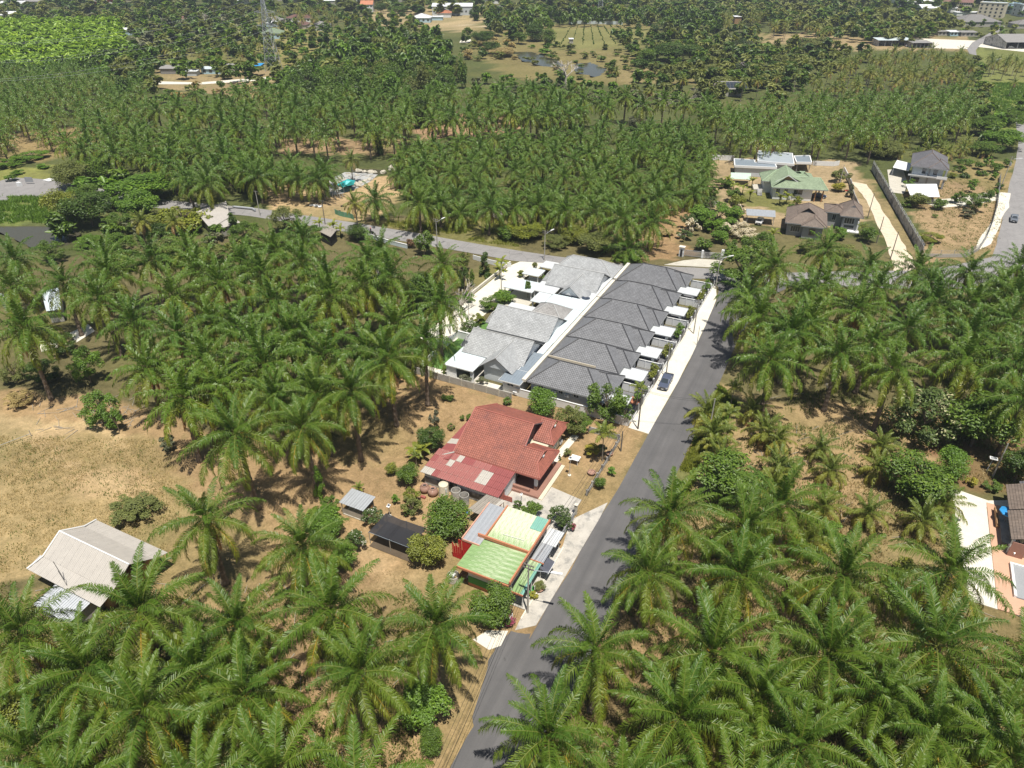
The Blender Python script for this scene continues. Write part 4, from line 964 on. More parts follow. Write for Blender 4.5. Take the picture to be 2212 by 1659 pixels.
# ------------------------------------------------------------------ red house
r = thing('red_house', 'cream house with large red tiled gable roof and worn red sheet lean-to', 'house', (-5, -30, 0))
bx(r, 'wall', m_wall_c, (-11.9, -2.6, -35.4, -22.0, 0, 3.3), (-2.6, .2, -33.2, -22.6, 0, 3.2)); bx(r, 'lean_to_wall', m_wall_w, (-14.6, -1.9, -41.3, -35.4, 0, 2.45), (-14.6, -11.9, -35.4, -27.2, 0, 2.5))
ze, zr = 3.35, 7.2
b = MB(); roof_plane(b, (-12.4, -36.2, ze), (-1.7, -36.2, ze), (-2.0, -28.8, zr), (-12.4, -28.8, zr)); b.build('roof', m_tile_r, r)
b = MB(); roof_plane(b, (-2.3, -21.3, ze), (-12.4, -21.3, ze), (-12.4, -28.8, zr), (-2.0, -28.8, zr)); b.build('roof', m_tile_r, r)
b = MB(); caps(b, [((-12.4, -28.8, zr), (-2.0, -28.8, zr)), ((-12.4, -28.8, zr), (-12.4, -36.2, ze)), ((-12.4, -28.8, zr), (-12.4, -21.3, ze)), ((-2.0, -28.8, zr), (-1.85, -32.2, 5.45)), ((-2.0, -28.8, zr), (-2.0, -25.6, 5.55))], .1); b.build('ridge_cap', m_cap_r, r)
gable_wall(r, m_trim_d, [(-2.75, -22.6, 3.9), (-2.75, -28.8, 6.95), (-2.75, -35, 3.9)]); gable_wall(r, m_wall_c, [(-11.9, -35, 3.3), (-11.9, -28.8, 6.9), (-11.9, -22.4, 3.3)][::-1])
bx(r, 'bargeboard', m_trim_w, (-12.5, -12.42, -36.2, -36.1, 3.1, 3.3)); b = MB(); b.bar((-2.0, -28.95, 7.0), (-1.8, -32.3, 5.15), .06, .22); b.bar((-2.0, -28.65, 7.0), (-2.0, -25.5, 5.25), .06, .22); b.build('bargeboard', m_trim_w, r)
def gablet(x0, x1, y0, y1, ze, zr, inner):
    ym = (y0 + y1) / 2; hy = (y1 - y0) / 2; gx_ = x1 - 1.25; k = .46   # small gablet on top of the hip end
    hz = ze + (zr - ze) * (1 - k)
    for pts in (((x0, y0, ze), (x1, y0, ze), (gx_, ym - hy * k, hz), (x0, ym - hy * k, hz)), ((x0, ym - hy * k, hz), (gx_, ym - hy * k, hz), (gx_ + .25, ym, zr), (x0, ym, zr)),
                ((x1, y1, ze), (x0, y1, ze), (x0, ym + hy * k, hz), (gx_, ym + hy * k, hz)), ((gx_, ym + hy * k, hz), (x0, ym + hy * k, hz), (x0, ym, zr), (gx_ + .25, ym, zr)),
                ((x1, y0, ze), (x1, y1, ze), (gx_, ym + hy * k, hz), (gx_, ym - hy * k, hz))):
        b = MB(); roof_plane(b, *pts); b.build('roof', m_tile_r, r)
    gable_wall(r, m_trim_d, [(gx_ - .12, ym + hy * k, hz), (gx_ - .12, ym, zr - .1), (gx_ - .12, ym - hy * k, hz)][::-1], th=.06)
    b = MB(); caps(b, [((x0, ym, zr), (gx_ + .25, ym, zr)), ((x1, y0, ze), (gx_, ym - hy * k, hz)), ((x1, y1, ze), (gx_, ym + hy * k, hz)), ((gx_, ym - hy * k, hz), (gx_ + .25, ym, zr)), ((gx_, ym + hy * k, hz), (gx_ + .25, ym, zr))], .09); b.build('ridge_cap', m_cap_r, r)
    bx(r, 'vent', m_trim_w, (gx_ + .1, gx_ + .3, ym - .25, ym + .2, hz + .05, hz + .3))
gablet(-2.2, 2.35, -36.2, -28.6, ze, 5.35, None); gablet(-2.6, .9, -27.9, -21.3, 3.4, 5.6, None)
bx(r, 'fascia', m_cap_r, (-12.4, 2.35, -36.3, -36.22, 3.12, 3.32), (2.36, 2.44, -36.2, -28.6, 3.12, 3.32), (.91, .99, -27.9, -21.3, 3.15, 3.36))
bx(r, 'veranda_floor', m_brick, (-2.0, 2.6, -37.0, -28.0, 0, .42)); bx(r, 'step', m_wall_c, (2.6, 3.2, -37.0, -28.0, 0, .2))
for xx, yy in ((1.3, -35.7), (1.3, -29.6)):
    bx(r, 'column', m_wall_w, (xx, xx + .45, yy, yy + .45, .42, 3.2)); bx(r, 'column_base', m_brick, (xx - .04, xx + .49, yy - .04, yy + .49, .42, 1.2))
bx(r, 'veranda_bench', m_brick, (-1.9, .9, -36.6, -36.2, .42, .95)); door(r, 'x+', -2.6, -34.4, .42, 1.1, 2.1, m_wood)
win(r, 'x+', .2, -25.2, 1.0, 1.3, 1.2, m_trim_w); win(r, 'x+', .2, -31.0, 1.1, 1.4, 1.2, m_trim_w); aircon(r, 'x+', .2, -23.1, .4)
rg = random.Random(8)
def red_sheet(i, j):
    if j == 0 and i < 2: return m_sh_r3
    if i in (9, 10) and j < 3: return m_sh_r3 if rg.random() < .6 else m_sh_r2
    if i >= 11: return m_sh_r
    if (i, j) in ((3, 2), (4, 3)): return m_sh_r3
    return m_sh_r2 if rg.random() < .85 else m_sh_r
nx_, ny_ = 14, 4; X0, X1, Y0, Y1 = -15.0, -1.6, -41.9, -36.35
for i in range(nx_):
    for j in range(ny_):
        xa, xb = lerp(X0, X1, i / nx_), lerp(X0, X1, (i + 1) / nx_) - .01; ya, yb = lerp(Y0, Y1, j / ny_), lerp(Y0, Y1, (j + 1) / ny_) + .12
        if ya > -38.2 and xb < -12.2 - (-36.35 - ya) * 1.4 - .3: continue
        za, zb = lerp(2.62, 3.22, j / ny_) + .025 * j % .05 + .02, lerp(2.62, 3.22, (j + 1) / ny_)
        b = MB(); wave_sheet(b, (xa, ya, za), (xb, ya, za), (xb, yb, zb), (xa, yb, zb), .24, .03); b.build('roof_sheet', red_sheet(i, j), r)
for i in range(3):
    for j in range(8):
        xa, xb = lerp(-15, -12.3, i / 3), lerp(-15, -12.3, (i + 1) / 3) + .1; ya, yb = lerp(-38.1, -26.8, j / 8), lerp(-38.1, -26.8, (j + 1) / 8) - .01
        za, zb = lerp(2.6, 3.25, i / 3) + .03, lerp(2.6, 3.25, (i + 1) / 3)
        b = MB(); wave_sheet(b, (xa, yb, za), (xa, ya, za), (xb, ya, zb), (xb, yb, zb), .24, .03); b.build('roof_sheet', m_sh_r3 if (i, j) in ((0, 3), (1, 3)) else m_sh_r, r)
b = MB(); b.tube((-14.95, -38.1, 2.75), (-12.2, -36.25, 3.4), .13, n=6); b.build('ridge_cap', m_wall_b, r)
bx(r, 'dark_base', m_wall_d, (-14.66, -1.84, -41.36, -41.3, 0, 1.5)); win(r, 'y-', -41.36, -9.5, 1.0, 1.0, .9, m_trim_d); door(r, 'y-', -41.36, -11.4, 0, .8, 1.9, m_trim_d)
bx(r, 'grille_door', m_cap_r, (-1.9, -1.82, -41.0, -39.4, .1, 2.2), (-1.9, -.6, -39.4, -39.3, .1, 1.0))
r = thing('old_lean_roof', 'weathered grey corrugated roof between the red and green houses', 'roof', (-3.5, -44, 0))
for i in range(5):
    xa = -4.6 + i * .62; b = MB(); wave_sheet(b, (xa, -45.9, 2.35), (xa + .6, -45.9, 2.35), (xa + 1.7, -42.0, 2.62), (xa + 1.1, -42.0, 2.62), .2, .03); b.build('roof_sheet', m_sh_c if i < 4 else m_sh_r3, r)
for a, c in ((-4.4, -45.6), (-2, -45.6), (-3.3, -42.3), (-.6, -42.3)): bx(r, 'post', m_woodgrey, (a, a + .1, c, c + .1, 0, 2.4))
# front yard
sheet('yard_paving', [(-1.8, -45.2), (-1.8, -37.0), (3.2, -37.0), (3.25, -33.5), (8.5, -34.2), (8.4, -43.8), (7, -45.0)], .04, m_paving, thick=.1)
sheet('yard_path', [(.4, -28), (1.6, -28), (2.2, -19.5), (1.0, -19.5)], .04, m_conc_w, thick=.08)
f = thing('yard_fence', 'stained grey concrete wall with rails along red house front yard', 'fence', (8.8, -30, 0))
for k in range(12):
    y0 = -43.9 + k * 2.2
    if 3 <= k <= 4: continue
    bx(f, 'wall_panel', m_wall_d, (8.72, 8.86, y0 + .1, y0 + 2.1, 0, .75)); bx(f, 'post', m_wall_d, (8.66, 8.92, y0 - .1, y0 + .1, 0, 1.15)); bx(f, 'rail', m_trim_d, (8.77, 8.81, y0 + .1, y0 + 2.1, .78, .84), (8.77, 8.81, y0 + .1, y0 + 2.1, 1.02, 1.06))
bx(f, 'gate_panel', m_trim_g, (8.95, 9.02, -43.5, -38.6, .15, 1.3)); bx(f, 'post', m_conc, (8.6, 9.0, -37.6, -37.2, 0, 1.8)); bx(f, 'post_cap', m_conc_w, (8.52, 9.08, -37.68, -37.12, 1.8, 1.88))
tag(bx(None, 'yard_wall', m_wall_d, (3.2, 8.7, -17.6, -17.45, 0, 1.1), *[(a, a + .16, -17.65, -17.4, 0, 1.15) for a in (3.2, 5.9, 8.5)]), 'stained low concrete wall at the far end of red house garden', 'wall')
# ------------------------------------------------------------------ green house
r = thing('green_house', 'roadside house with green sheet roofs, orange trim and white awning', 'house', (4, -51, 0))
bx(r, 'wall', m_wall_w, (1.3, 7.4, -56.0, -44.8, 0, 3.5)); bx(r, 'stripe', m_green, (1.28, 7.42, -56.03, -56.002, .5, 1.7)); bx(r, 'stripe', m_orange, (1.27, 7.43, -56.05, -56.003, 0, .5))
def sheets(x0, x1, y0, y1, z0, z1, n, mt, pitch=.25, amp=.014, axis='y', alt=None):
    for i in range(n):
        b = MB()
        if axis == 'y': xa, xb = lerp(x0, x1, i / n), lerp(x0, x1, (i + 1) / n) - .008; wave_sheet(b, (xa, y0, z0), (xb, y0, z0), (xb, y1, z1), (xa, y1, z1), pitch, amp)
        else: ya, yb = lerp(y0, y1, i / n), lerp(y0, y1, (i + 1) / n) - .008; wave_sheet(b, (x0, yb, z0), (x0, ya, z0), (x1, ya, z1), (x1, yb, z1), pitch, amp)
        b.build('roof_sheet', mt if not alt or i not in alt else alt[i], r)
sheets(1.3, 7.55, -50.9, -44.5, 4.0, 4.25, 8, m_sh_lg)
sheets(5.8, 7.5, -47.0, -44.55, 4.215, 4.33, 2, m_sh_t)
sheets(.05, 7.45, -56.8, -51.15, 3.65, 3.95, 7, m_sh_g, axis='x')
bx(r, 'roof_trim', m_orange, (1.1, 1.28, -51, -44.4, 3.95, 4.35), (7.56, 7.76, -56.8, -44.4, 3.85, 4.35), (0.1, 7.5, -51.14, -50.92, 3.85, 4.32))
bx(r, 'roof_trim', m_orange, (-.05, 7.56, -56.98, -56.82, 3.5, 3.82))
sheets(-1.5, 1.08, -52.4, -44.7, 3.8, 3.9, 4, m_sh_z, .35); bx(r, 'roof_trim', M('trim_salmon', (.62, .34, .25), .7), (-1.68, -1.52, -52.45, -44.6, 3.6, 3.95), (-1.5, 1.08, -52.55, -52.42, 3.6, 3.9))
b = MB()
for k in range(9): b.box(-3.1 + k * .17, -2.98 + k * .17, -52.62 + .02 * (k % 2), -52.56 + .02 * (k % 2), 0, 3.6 if k > 5 else 2.6 - .25 * (k % 3))
b.box(-1.6, -.1, -52.5, -52.44, 0, 3.6); b.build('red_cladding', m_red, r); bx(r, 'wall', m_wall_w, (-1.4, 1.2, -52.3, -44.9, 0, 3.5), off=None); win(r, 'y-', -52.5, .1, 1.3, .7, 1.2, m_trim_g)
sheets(7.8, 9.9, -47.6, -44.6, 3.0, 3.02, 2, m_sh_w, .3, .015); sheets(7.8, 9.6, -50.9, -47.62, 2.98, 3.0, 3, m_sh_z, .3)
bx(r, 'roof_trim', m_orange, (7.78, 9.7, -51.05, -50.92, 2.85, 3.05)); sheets(7.8, 9.45, -56.7, -51.07, 2.8, 2.95, 4, m_sh_t, .25, alt={0: m_sh_g, 1: m_sh_g, 2: m_sh_g}); bx(r, 'roof_trim', m_orange, (7.78, 9.5, -56.85, -56.72, 2.65, 2.9))
for yy in (-56.4, -53.8, -51, -48, -44.8): bx(r, 'post', m_trim_w, (9.2, 9.3, yy, yy + .1, 0, 2.75))
bx(r, 'shop_floor', m_conc_s, (7.4, 9.8, -56.5, -44.8, -.02, .12)); bx(r, 'roller_shutter', m_dark, (7.42, 7.5, -55.6, -51.4, .1, 2.6), (7.42, 7.5, -50.4, -46, .1, 2.6))
b = MB(); b.solid([(9.35, -51.4, 2.35), (10.5, -51.4, 1.9), (10.5, -49.1, 1.9), (9.35, -49.1, 2.35), (9.35, -51.4, 2.41), (10.5, -51.4, 1.96), (10.5, -49.1, 1.96), (9.35, -49.1, 2.41)], [(0, 3, 2, 1), (4, 5, 6, 7), (0, 1, 5, 4), (1, 2, 6, 5), (2, 3, 7, 6), (3, 0, 4, 7)]); b.build('awning', M('awning_grey', (.09, .095, .12), .6), r)
b = MB(); b.box(10.5, 10.56, -51.4, -49.1, 1.84, 2.0); b.build('awning_rim', m_trim_w, r)
b = MB(); b.tube((3.1, -49.6, 4.2), (3.0, -48.9, 4.24), .03); b.tube((3.1, -49.6, 4.2), (6.2, -49.4, 4.22), .03); b.build('roof_pipe', m_trim_w, r)
bx(None, 'kerb', m_conc_w, (9.75, 9.95, -58, -44.5, 0, .18), kind='structure')
bx(None, 'turf_patch', m_green, (8.9, 9.7, -54.4, -52.6, .02, .13), kind='structure')
tag(bx(None, 'shop_sign', m_trim_w, (9.5, 9.56, -53.4, -52.9, .5, 1.1), (9.5, 9.56, -53.2, -53.1, 0, .5)), 'small white sign board under the edge of the green shop roof', 'sign')
tag(bx(None, 'notice_board', m_trim_w, (9.0, 9.06, -59.6, -58.7, .8, 1.5), (9.0, 9.06, -59.2, -59.1, 0, .8)), 'white notice board at the foot of roadside pole', 'sign')
tag(bx(None, 'water_butt', m_conc, (.4, 1.1, -55.1, -54.4, 0, .05)), 'flat concrete slab by the green house corner', 'slab')
# concrete rings / jars / tank
def jar(x, y, s, lab, g='clay water jars'):
    t = thing('water_jar', lab, 'jar', (x, y, 0), g)
    b = MB(); b.lathe((x, y, 0), [(.42 * s, 0), (.66 * s, .22 * s), (.8 * s, .62 * s), (.74 * s, 1.0 * s), (.46 * s, 1.22 * s), (.40 * s, 1.32 * s)], 18); b.build('body', m_terra, t, True)
    b = MB(); b.lathe((x, y, 0), [(.40 * s, 1.30 * s), (.47 * s, 1.34 * s), (.46 * s, 1.40 * s), (.33 * s, 1.40 * s), (.30 * s, 1.2 * s)], 18); b.build('rim', m_terra, t, True)
    b = MB(); b.lathe((x, y, 0), [(.31 * s, 1.2 * s), (0.001, 1.18 * s)], 18); b.build('water', m_dark, t)
jar(-13.6, -43.0, 1.0, 'large pinkish clay water jar farthest from the tall tank'); jar(-12.1, -43.1, 1.0, 'large pinkish clay water jar next to the tall tank')
jar(-9.9, -43.6, .5, 'small pale jar in front of the tall tank')
t = thing('water_tank', 'tall cream cylindrical water tank behind the red sheet lean-to wall', 'water tank', (-10.6, -42.4, 0))
b = MB(); pr = []
for k in range(13): pr += [(.72, k * .17), (.755, k * .17 + .085)]
b.lathe((-10.6, -42.4, 0), pr + [(.72, 2.2)], 20); b.build('body', m_wall_c, t); b = MB(); b.lathe((-10.6, -42.4, 0), [(.72, 2.2), (.4, 2.34), (.15, 2.38), (.001, 2.4)], 20); b.build('lid', m_wall_c, t)
b = MB(); b.tube((-9.85, -42.9, 0), (-9.85, -42.9, 1.9), .09); b.build('pipe', m_sh_b, t)
def rings(x, y, n, lab, g=None, s=.72, mt=m_conc_s):
    t = thing('concrete_rings', lab, 'concrete ring', (x, y, 0), g)
    for k in range(n):
        b = MB(); z = k * .5; b.lathe((x, y, z), [(s - .07, 0), (s, .02), (s, .47), (s - .02, .49), (s - .08, .49), (s - .08, 0)], 20); b.build('ring', mt, t)
rings(-8.4, -42.5, 4, 'open stack of grey concrete rings left of its pair', 'open concrete ring tanks'); rings(-6.75, -42.9, 4, 'open stack of grey concrete rings nearest the old lean roof', 'open concrete ring tanks')
rings(-.9, -56.2, 2, 'low concrete ring bin with white cloth by the green house', s=.8)
tag(bx(None, 'cloth', m_trim_w, (-1.3, -.6, -56.6, -56.0, .9, 1.15)), 'crumpled white cloth on the low concrete ring bin', 'cloth')
tag(bx(None, 'red_box', M('red_plastic', (.38, .12, .10), .5), (-13.5, -12.7, -44.5, -44.1, 0, .3)), 'small red trough in front of the clay jars', 'trough')
tag(bx(None, 'blue_crate', M('blue_plastic', (.04, .16, .40), .5), (-5.6, -5.2, -44.6, -44.2, 0, .3)), 'small blue crate beside the concrete rings', 'crate')
t = thing('parasol_base_table', 'white garden table in the red house garden', 'table', (4.2, -26.3, 0)); t.name = 'garden_table'
bx(t, 'top', m_trim_w, (3.5, 5.0, -27.0, -25.7, .95, 1.02)); 
for a, c in ((3.6, -26.9), (4.8, -26.9), (3.6, -25.9), (4.8, -25.9)): bx(t, 'leg', m_trim_w, (a, a + .08, c, c + .08, 0, .95))
def solar_lamp(p, lab, h=3.4, hs=.5):
    t = thing('solar_lamp', lab, 'lamp', (p.x, p.y, 0)); x, y = p.x, p.y
    b = MB(); b.tube((x, y, 0), (x, y, h), .045, n=6); b.build('pole', m_steel, t)
    b = MB(); b.solid([(x - hs / 2, y - hs / 2, h - .1), (x + hs / 2, y - hs / 2, h - .1), (x + hs / 2, y + hs / 2, h + .1), (x - hs / 2, y + hs / 2, h + .1), (x - hs / 2, y - hs / 2, h - .04), (x + hs / 2, y - hs / 2, h - .04), (x + hs / 2, y + hs / 2, h + .16), (x - hs / 2, y + hs / 2, h + .16)], [(0, 3, 2, 1), (4, 5, 6, 7), (0, 1, 5, 4), (1, 2, 6, 5), (2, 3, 7, 6), (3, 0, 4, 7)]); b.build('panel_frame', m_trim_w, t)
    b = MB(); q = hs / 2 - .07; b.face([(x - q, y - q, h - .02), (x + q, y - q, h - .02), (x + q, y + q, h + .15), (x - q, y + q, h + .15)]); b.build('solar_cells', m_glass, t)
    b = MB(); b.lathe((x, y, 0), [(.28, 0), (.28, .12), (.05, .14)], 10); b.build('base', m_conc_w, t)
solar_lamp(G(1230, 1027), 'solar lamp on a slim post beside the white garden table'); solar_lamp(G(842, 1115), 'short solar lamp behind the black shade net', 2.0); solar_lamp(G(1126, 1097), 'thin solar lamp on the stained paving by the plumeria', 2.6, .3)
def basin(u, v, lab, s=.5, plant=None):
    p = G(u, v); t = thing('clay_basin', lab, 'pot', (p.x, p.y, 0)); b = MB(); b.lathe((p.x, p.y, 0), [(s * .7, 0), (s, .38), (s * 1.08, .45), (s * .9, .45), (s * .8, .3), (.001, .28)], 16); b.build('bowl', m_terra, t)
    if plant: o = part('plant', CR['round']['mid'][0], t, (0, 0, .85), scale=(s * 1.4, s * 1.4, .6), m=LM[plant])
basin(1278, 1024, 'round pinkish clay basin near the yard gate', .62); basin(1317, 983, 'clay basin by the garden fence', .55); basin(1165, 1275, 'large round pot with trimmed shrub at the shop front', .6, 'olive')
# shed and shade net
r = thing('shed', 'small open shed with grey sheet roof and board sides', 'shed', (-19.6, -51.2, 0))
b = MB(); 
for i in range(5):
    b = MB(); xa = -22.0 + i * .86; wave_sheet(b, (xa, -52.7, 2.35), (xa + .84, -52.7, 2.35), (xa + .84, -49.6, 2.6), (xa, -49.6, 2.6), .3, .02); b.build('roof_sheet', m_sh_z, r)
for k in range(5): bx(r, 'plank', m_woodgrey, (-21.7, -18.0, -52.4, -52.35, .15 + k * .2, .32 + k * .2))
bx(r, 'floor', m_conc, (-21.8, -17.9, -52.5, -49.8, 0, .12)); bx(r, 'side_board', m_wood, (-18.0, -17.95, -52.3, -50.2, .1, 1.5)); bx(r, 'back_board', m_woodgrey, (-21.7, -18.1, -49.95, -49.9, .1, 2.0))
for a in (-21.8, -18.1):
    for c in (-52.5, -49.95): bx(r, 'post', m_woodgrey, (a, a + .1, c, c + .1, 0, 2.35))
r = thing('shade_net', 'black shade net stretched over four posts above darker ground', 'shade net', (-11.2, -53.3, 0))
b = MB(); nn = 10
for i in range(nn):
    for j in range(6):
        f_ = lambda i, j: (lerp(-14.7, -7.9, i / nn), lerp(-55.6, -51.4, j / 6), 2.15 - .12 * math.sin(math.pi * i / nn) - .07 * math.sin(math.pi * j / 6) - (.10 if i in (3, 4) else 0))
        b.face([f_(i, j), f_(i + 1, j), f_(i + 1, j + 1), f_(i, j + 1)])
m_net, nt, bb = newmat('black_net'); bb.inputs['Base Color'].default_value = (.022, .022, .026, 1); bb.inputs['Roughness'].default_value = .7; bb.inputs['Alpha'].default_value = .93
b.build('net', m_net, r)
for a in (-14.7, -11.3, -7.95):
    for c in (-55.6, -51.45): bx(r, 'post', m_woodgrey, (a, a + .08, c, c + .08, 0, 2.15))
b = MB(); b.tube((-14.7, -55.6, 2.14), (-7.9, -55.6, 2.14), .03); b.build('rail', m_sh_bg, r)
sheet('dark_soil', [(-14.5, -56.1), (-7.6, -56.1), (-7.9, -51.6), (-14.4, -51.6)], .015, M('dark_soil', (.10, .075, .05), .9))  # darker brown ground patch lying under the net
# ------------------------------------------------------------------ left field house
r = thing('field_house', 'old farmhouse with pale corrugated cement roof beside the dry field', 'house', (-42, -76, 0))
bx(r, 'wall', m_wood, (-47.2, -36.8, -79.6, -72.2, 0, 3.0))
def cement(x0, x1, e, rz, ya, yb, n, mt=m_sh_cl):
    for i in range(n):
        xa, xb = lerp(x0, x1, i / n), lerp(x0, x1, (i + 1) / n) - .01; b = MB(); wave_sheet(b, (xa, ya, e), (xb, ya, e), (xb, yb, rz), (xa, yb, rz), .25, .03); b.build('roof_sheet', mt, r)
cement(-48.6, -35.6, 3.75, 5.6, -79.2, -76.2, 12); cement(-49.4, -35.6, 3.05, 3.7, -81.2, -79.15, 12); cement(-48.6, -35.6, 3.85, 5.6, -73.2, -76.2, 12); cement(-49.2, -35.4, 3.15, 3.8, -71.2, -73.25, 12)
b = MB(); caps(b, [((-48.7, -76.2, 5.6), (-35.5, -76.2, 5.6)), ((-48.65, -79.2, 3.8), (-48.65, -76.2, 5.6)), ((-49.3, -81.2, 3.1), (-48.65, -79.2, 3.8)), ((-48.65, -73.2, 3.9), (-48.65, -76.2, 5.6)), ((-49.2, -71.2, 3.2), (-48.65, -73.2, 3.9))], .1); b.build('ridge_cap', m_trim_w, r)
gable_wall(r, m_woodgrey, [(-47.2, -79.4, 3), (-47.2, -76.2, 5.3), (-47.2, -72.4, 3)][::-1])
b = MB(); b.tube((-43.0, -80.4, 3.2), (-43.6, -80.4, 6.3), .04); b.tube((-42.0, -80.8, 3), (-42.5, -80.8, 5.6), .03); b.build('antenna_mast', m_trim_d, r)
for i in range(6):
    xa = -44.2 + i * 1.1; b = MB(); wave_sheet(b, (xa, -84.2, 2.2), (xa + 1.08, -84.2, 2.2), (xa + 1.08, -80.6, 2.75), (xa, -80.6, 2.75), .3, .025); b.build('roof_sheet', m_sh_z, r, label='shiny zinc roof sheet')
bx(r, 'wall', m_wall_b, (-43.8, -38, -83.8, -79.6, 0, 2.2))
# ------------------------------------------------------------------ gate on the crossroad
r = thing('driveway_gate', 'sliding metal gate between white posts above concrete driveway', 'gate', (0, 65, 0))
q0, q1 = G(1484, 558), G(1515, 556); 
def P_(u, v): p = G(u, v); return (p.x, p.y)
a0 = Vector((*P_(1478, 553), 0)); a1 = Vector((*P_(1514, 557), 0)); a2 = Vector((*P_(1556, 560), 0)); a3 = Vector((*P_(1566, 561), 0))
b = MB(); dd = (a1 - a0); n_ = 22
for k in range(n_): p = a0 + dd * (k + .5) / n_; b.box(p.x - .05, p.x + .05, p.y - .03, p.y + .03, .15, 1.7)
b.bar(a0 + Vector((0, 0, .15)), a1 + Vector((0, 0, .15)), .08, .1); b.bar(a0 + Vector((0, 0, 1.65)), a1 + Vector((0, 0, 1.65)), .08, .1); b.build('gate_leaf', m_trim_g, r)
bx(r, 'post', m_wall_w, (a0.x - 1.3, a0.x - .1, a0.y - .9, a0.y, 0, 2.6)); bx(r, 'post_roof', m_conc_w, (a0.x - 1.5, a0.x + .1, a0.y - 1.1, a0.y + .2, 2.6, 2.72)); bx(r, 'doorway', m_dark, (a0.x - 1.0, a0.x - .4, a0.y - .93, a0.y - .903, .1, 2.0))
bx(r, 'post', m_wall_w, (a1.x, a1.x + .5, a1.y - .2, a1.y + .3, 0, 2.1)); b = MB(); b.bar(a1, a2, .15, 1.7); b.build('wall', m_wall_d, r); bx(r, 'post', m_wall_w, (a2.x, a2.x + .7, a2.y - .2, a2.y + .4, 0, 2.6))
b = MB(); b.bar(a2 + Vector((.7, .1, 0)), Vector((*P_(1590, 541), 0)), .15, 1.5); b.build('wall', m_wall_d, r)
# ------------------------------------------------------------------ houses beyond the crossroad
Z0 = Vector((0, 0, 0))
def prismpart(r, name, mt, poly, z0, z1, kind=None):
    b = MB(); b.prism(poly, z0, z1); return b.build(name, mt, r, kind=kind)
r = thing('green_roof_house', 'raised white house with large green tiled roof and front gable', 'house', (9.8, 124.6, 0), rot=R(15))
bx(r, 'wall', m_wall_w, (.9, 12.6, .9, 7.4, 0, 4.0), (-1.6, 7.6, 7.4, 14.5, 0, 4.0))
hip(r, -2.4, 9.6, 6.2, 15.6, 4.0, 6.6, m_tile_gr, m_cap_g, 'x')
hip(r, 0, 16.9, 0, 8.4, 3.95, 6.5, m_tile_gr, m_cap_g, 'x', hr=2.2)
hip(r, 6.6, 14.4, 8.0, 17.5, 4.0, 5.9, m_tile_gr, m_cap_g, 'x')
for pts in (((-.1, .0, 4.0), (.2, 11.5, 5.1), (4.7, 11.5, 8.0), (4.7, 2.4, 7.2)), ((9.6, 11.5, 5.1), (9.6, 2.4, 5.2), (4.9, 2.4, 7.2), (4.9, 11.5, 8.0))):
    b = MB(); roof_plane(b, *pts); b.build('roof', m_tile_gr, r)
gable_wall(r, m_wood, [(1.9, 3.2, 5.2), (4.8, 3.0, 7.0), (7.7, 3.2, 5.2)][::-1]); b = MB(); b.bar((1.2, 2.4, 4.9), (4.8, 2.3, 7.1), .12, .25); b.bar((4.8, 2.3, 7.1), (8.4, 2.4, 4.9), .12, .25); b.build('bargeboard', m_trim_w, r)
b = MB(); caps(b, [((4.8, 2.4, 7.2), (4.8, 11.5, 8.0))]); b.build('ridge_cap', m_cap_g, r)
for c, w in ((2.2, 1.1), (4.6, 1.0), (8.3, 2.6)): win(r, 'y-', .9, c, 1.9, w, 1.5, m_trim_w)
aircon(r, 'y-', .9, 3.6, .6); aircon(r, 'y-', .9, 6.0, .6)
for a, c in ((15.6, .7), (15.6, 6.6), (13.4, .7)): bx(r, 'column', m_wood, (a, a + .35, c, c + .35, 0, 3.9))
bx(r, 'porch_floor', m_conc, (-4.5, -1.7, 6.5, 12, 0, 1.2)); b = MB()
for k in range(8): b.box(-3.4, -1.9, 3.6 + k * .36, 3.96 + k * .36, 0, .18 + k * .17)
b.build('stairs', m_wall_d, r)
r = thing('flat_roof_house', 'long grey flat-roofed building with white parapets behind green-roofed house', 'house', (3, 158, 0))
for poly, z in ((((.5, 152.8), (12.4, 154.2), (9.8, 168.5), (-1.9, 166.7)), 4.2), (((-6.0, 145.9), (7.4, 149.8), (6.4, 153.5), (-.6, 153.2), (-1.0, 156.2), (-8, 154.7)), 3.5), (((12.6, 160.2), (17.4, 162.1), (15.6, 171.5), (10.6, 168.4)), 3.4)):
    prismpart(r, 'flat_roof', m_sh_bg if z != 4.2 else M('roof_grey_blue', (.33, .37, .40), .6, .1), poly, z - .2, z)
    b = MB(); n = len(poly)
    for k in range(n): b.bar(Vector((*poly[k], z - .55)), Vector((*poly[(k + 1) % n], z - .55)), .35, .75)
    b.build('parapet', m_trim_w, r)
    if z > 3.45:
        cx = sum(p[0] for p in poly) / n; cy = sum(p[1] for p in poly) / n
        prismpart(r, 'wall', m_wall_g, [(cx + (p[0] - cx) * .93, cy + (p[1] - cy) * .93) for p in poly], 0, z - .5)
for p in ((12.9, 160.8), (16.9, 162.6), (15.3, 170.6)): bx(r, 'post', m_trim_g, (p[0], p[0] + .2, p[1], p[1] + .2, 0, 2.9))
r = thing('canopy', 'pale green sheet canopy in front of the grey flat-roofed building', 'canopy', (-2.5, 137, 0))
b = MB(); wave_sheet(b, (-4.8, 134.4, 2.2), (1.3, 136.2, 2.2), (.5, 141.5, 2.8), (-5.9, 139.6, 2.8), .5, .02); b.build('roof_sheet', M('sheet_mint', (.50, .64, .52), .5, .08), r)
for p in ((-4.6, 134.8), (1.0, 136.5), (.2, 141), (-5.5, 139)): bx(r, 'post', m_trim_g, (p[0], p[0] + .1, p[1], p[1] + .1, 0, 2.2))
r = thing('brown_roof_house', 'dark grey house with brown tiled roof and two gables, left of the pair', 'house', (18.4, 93.6, 0), 'brown-roofed houses', R(6))
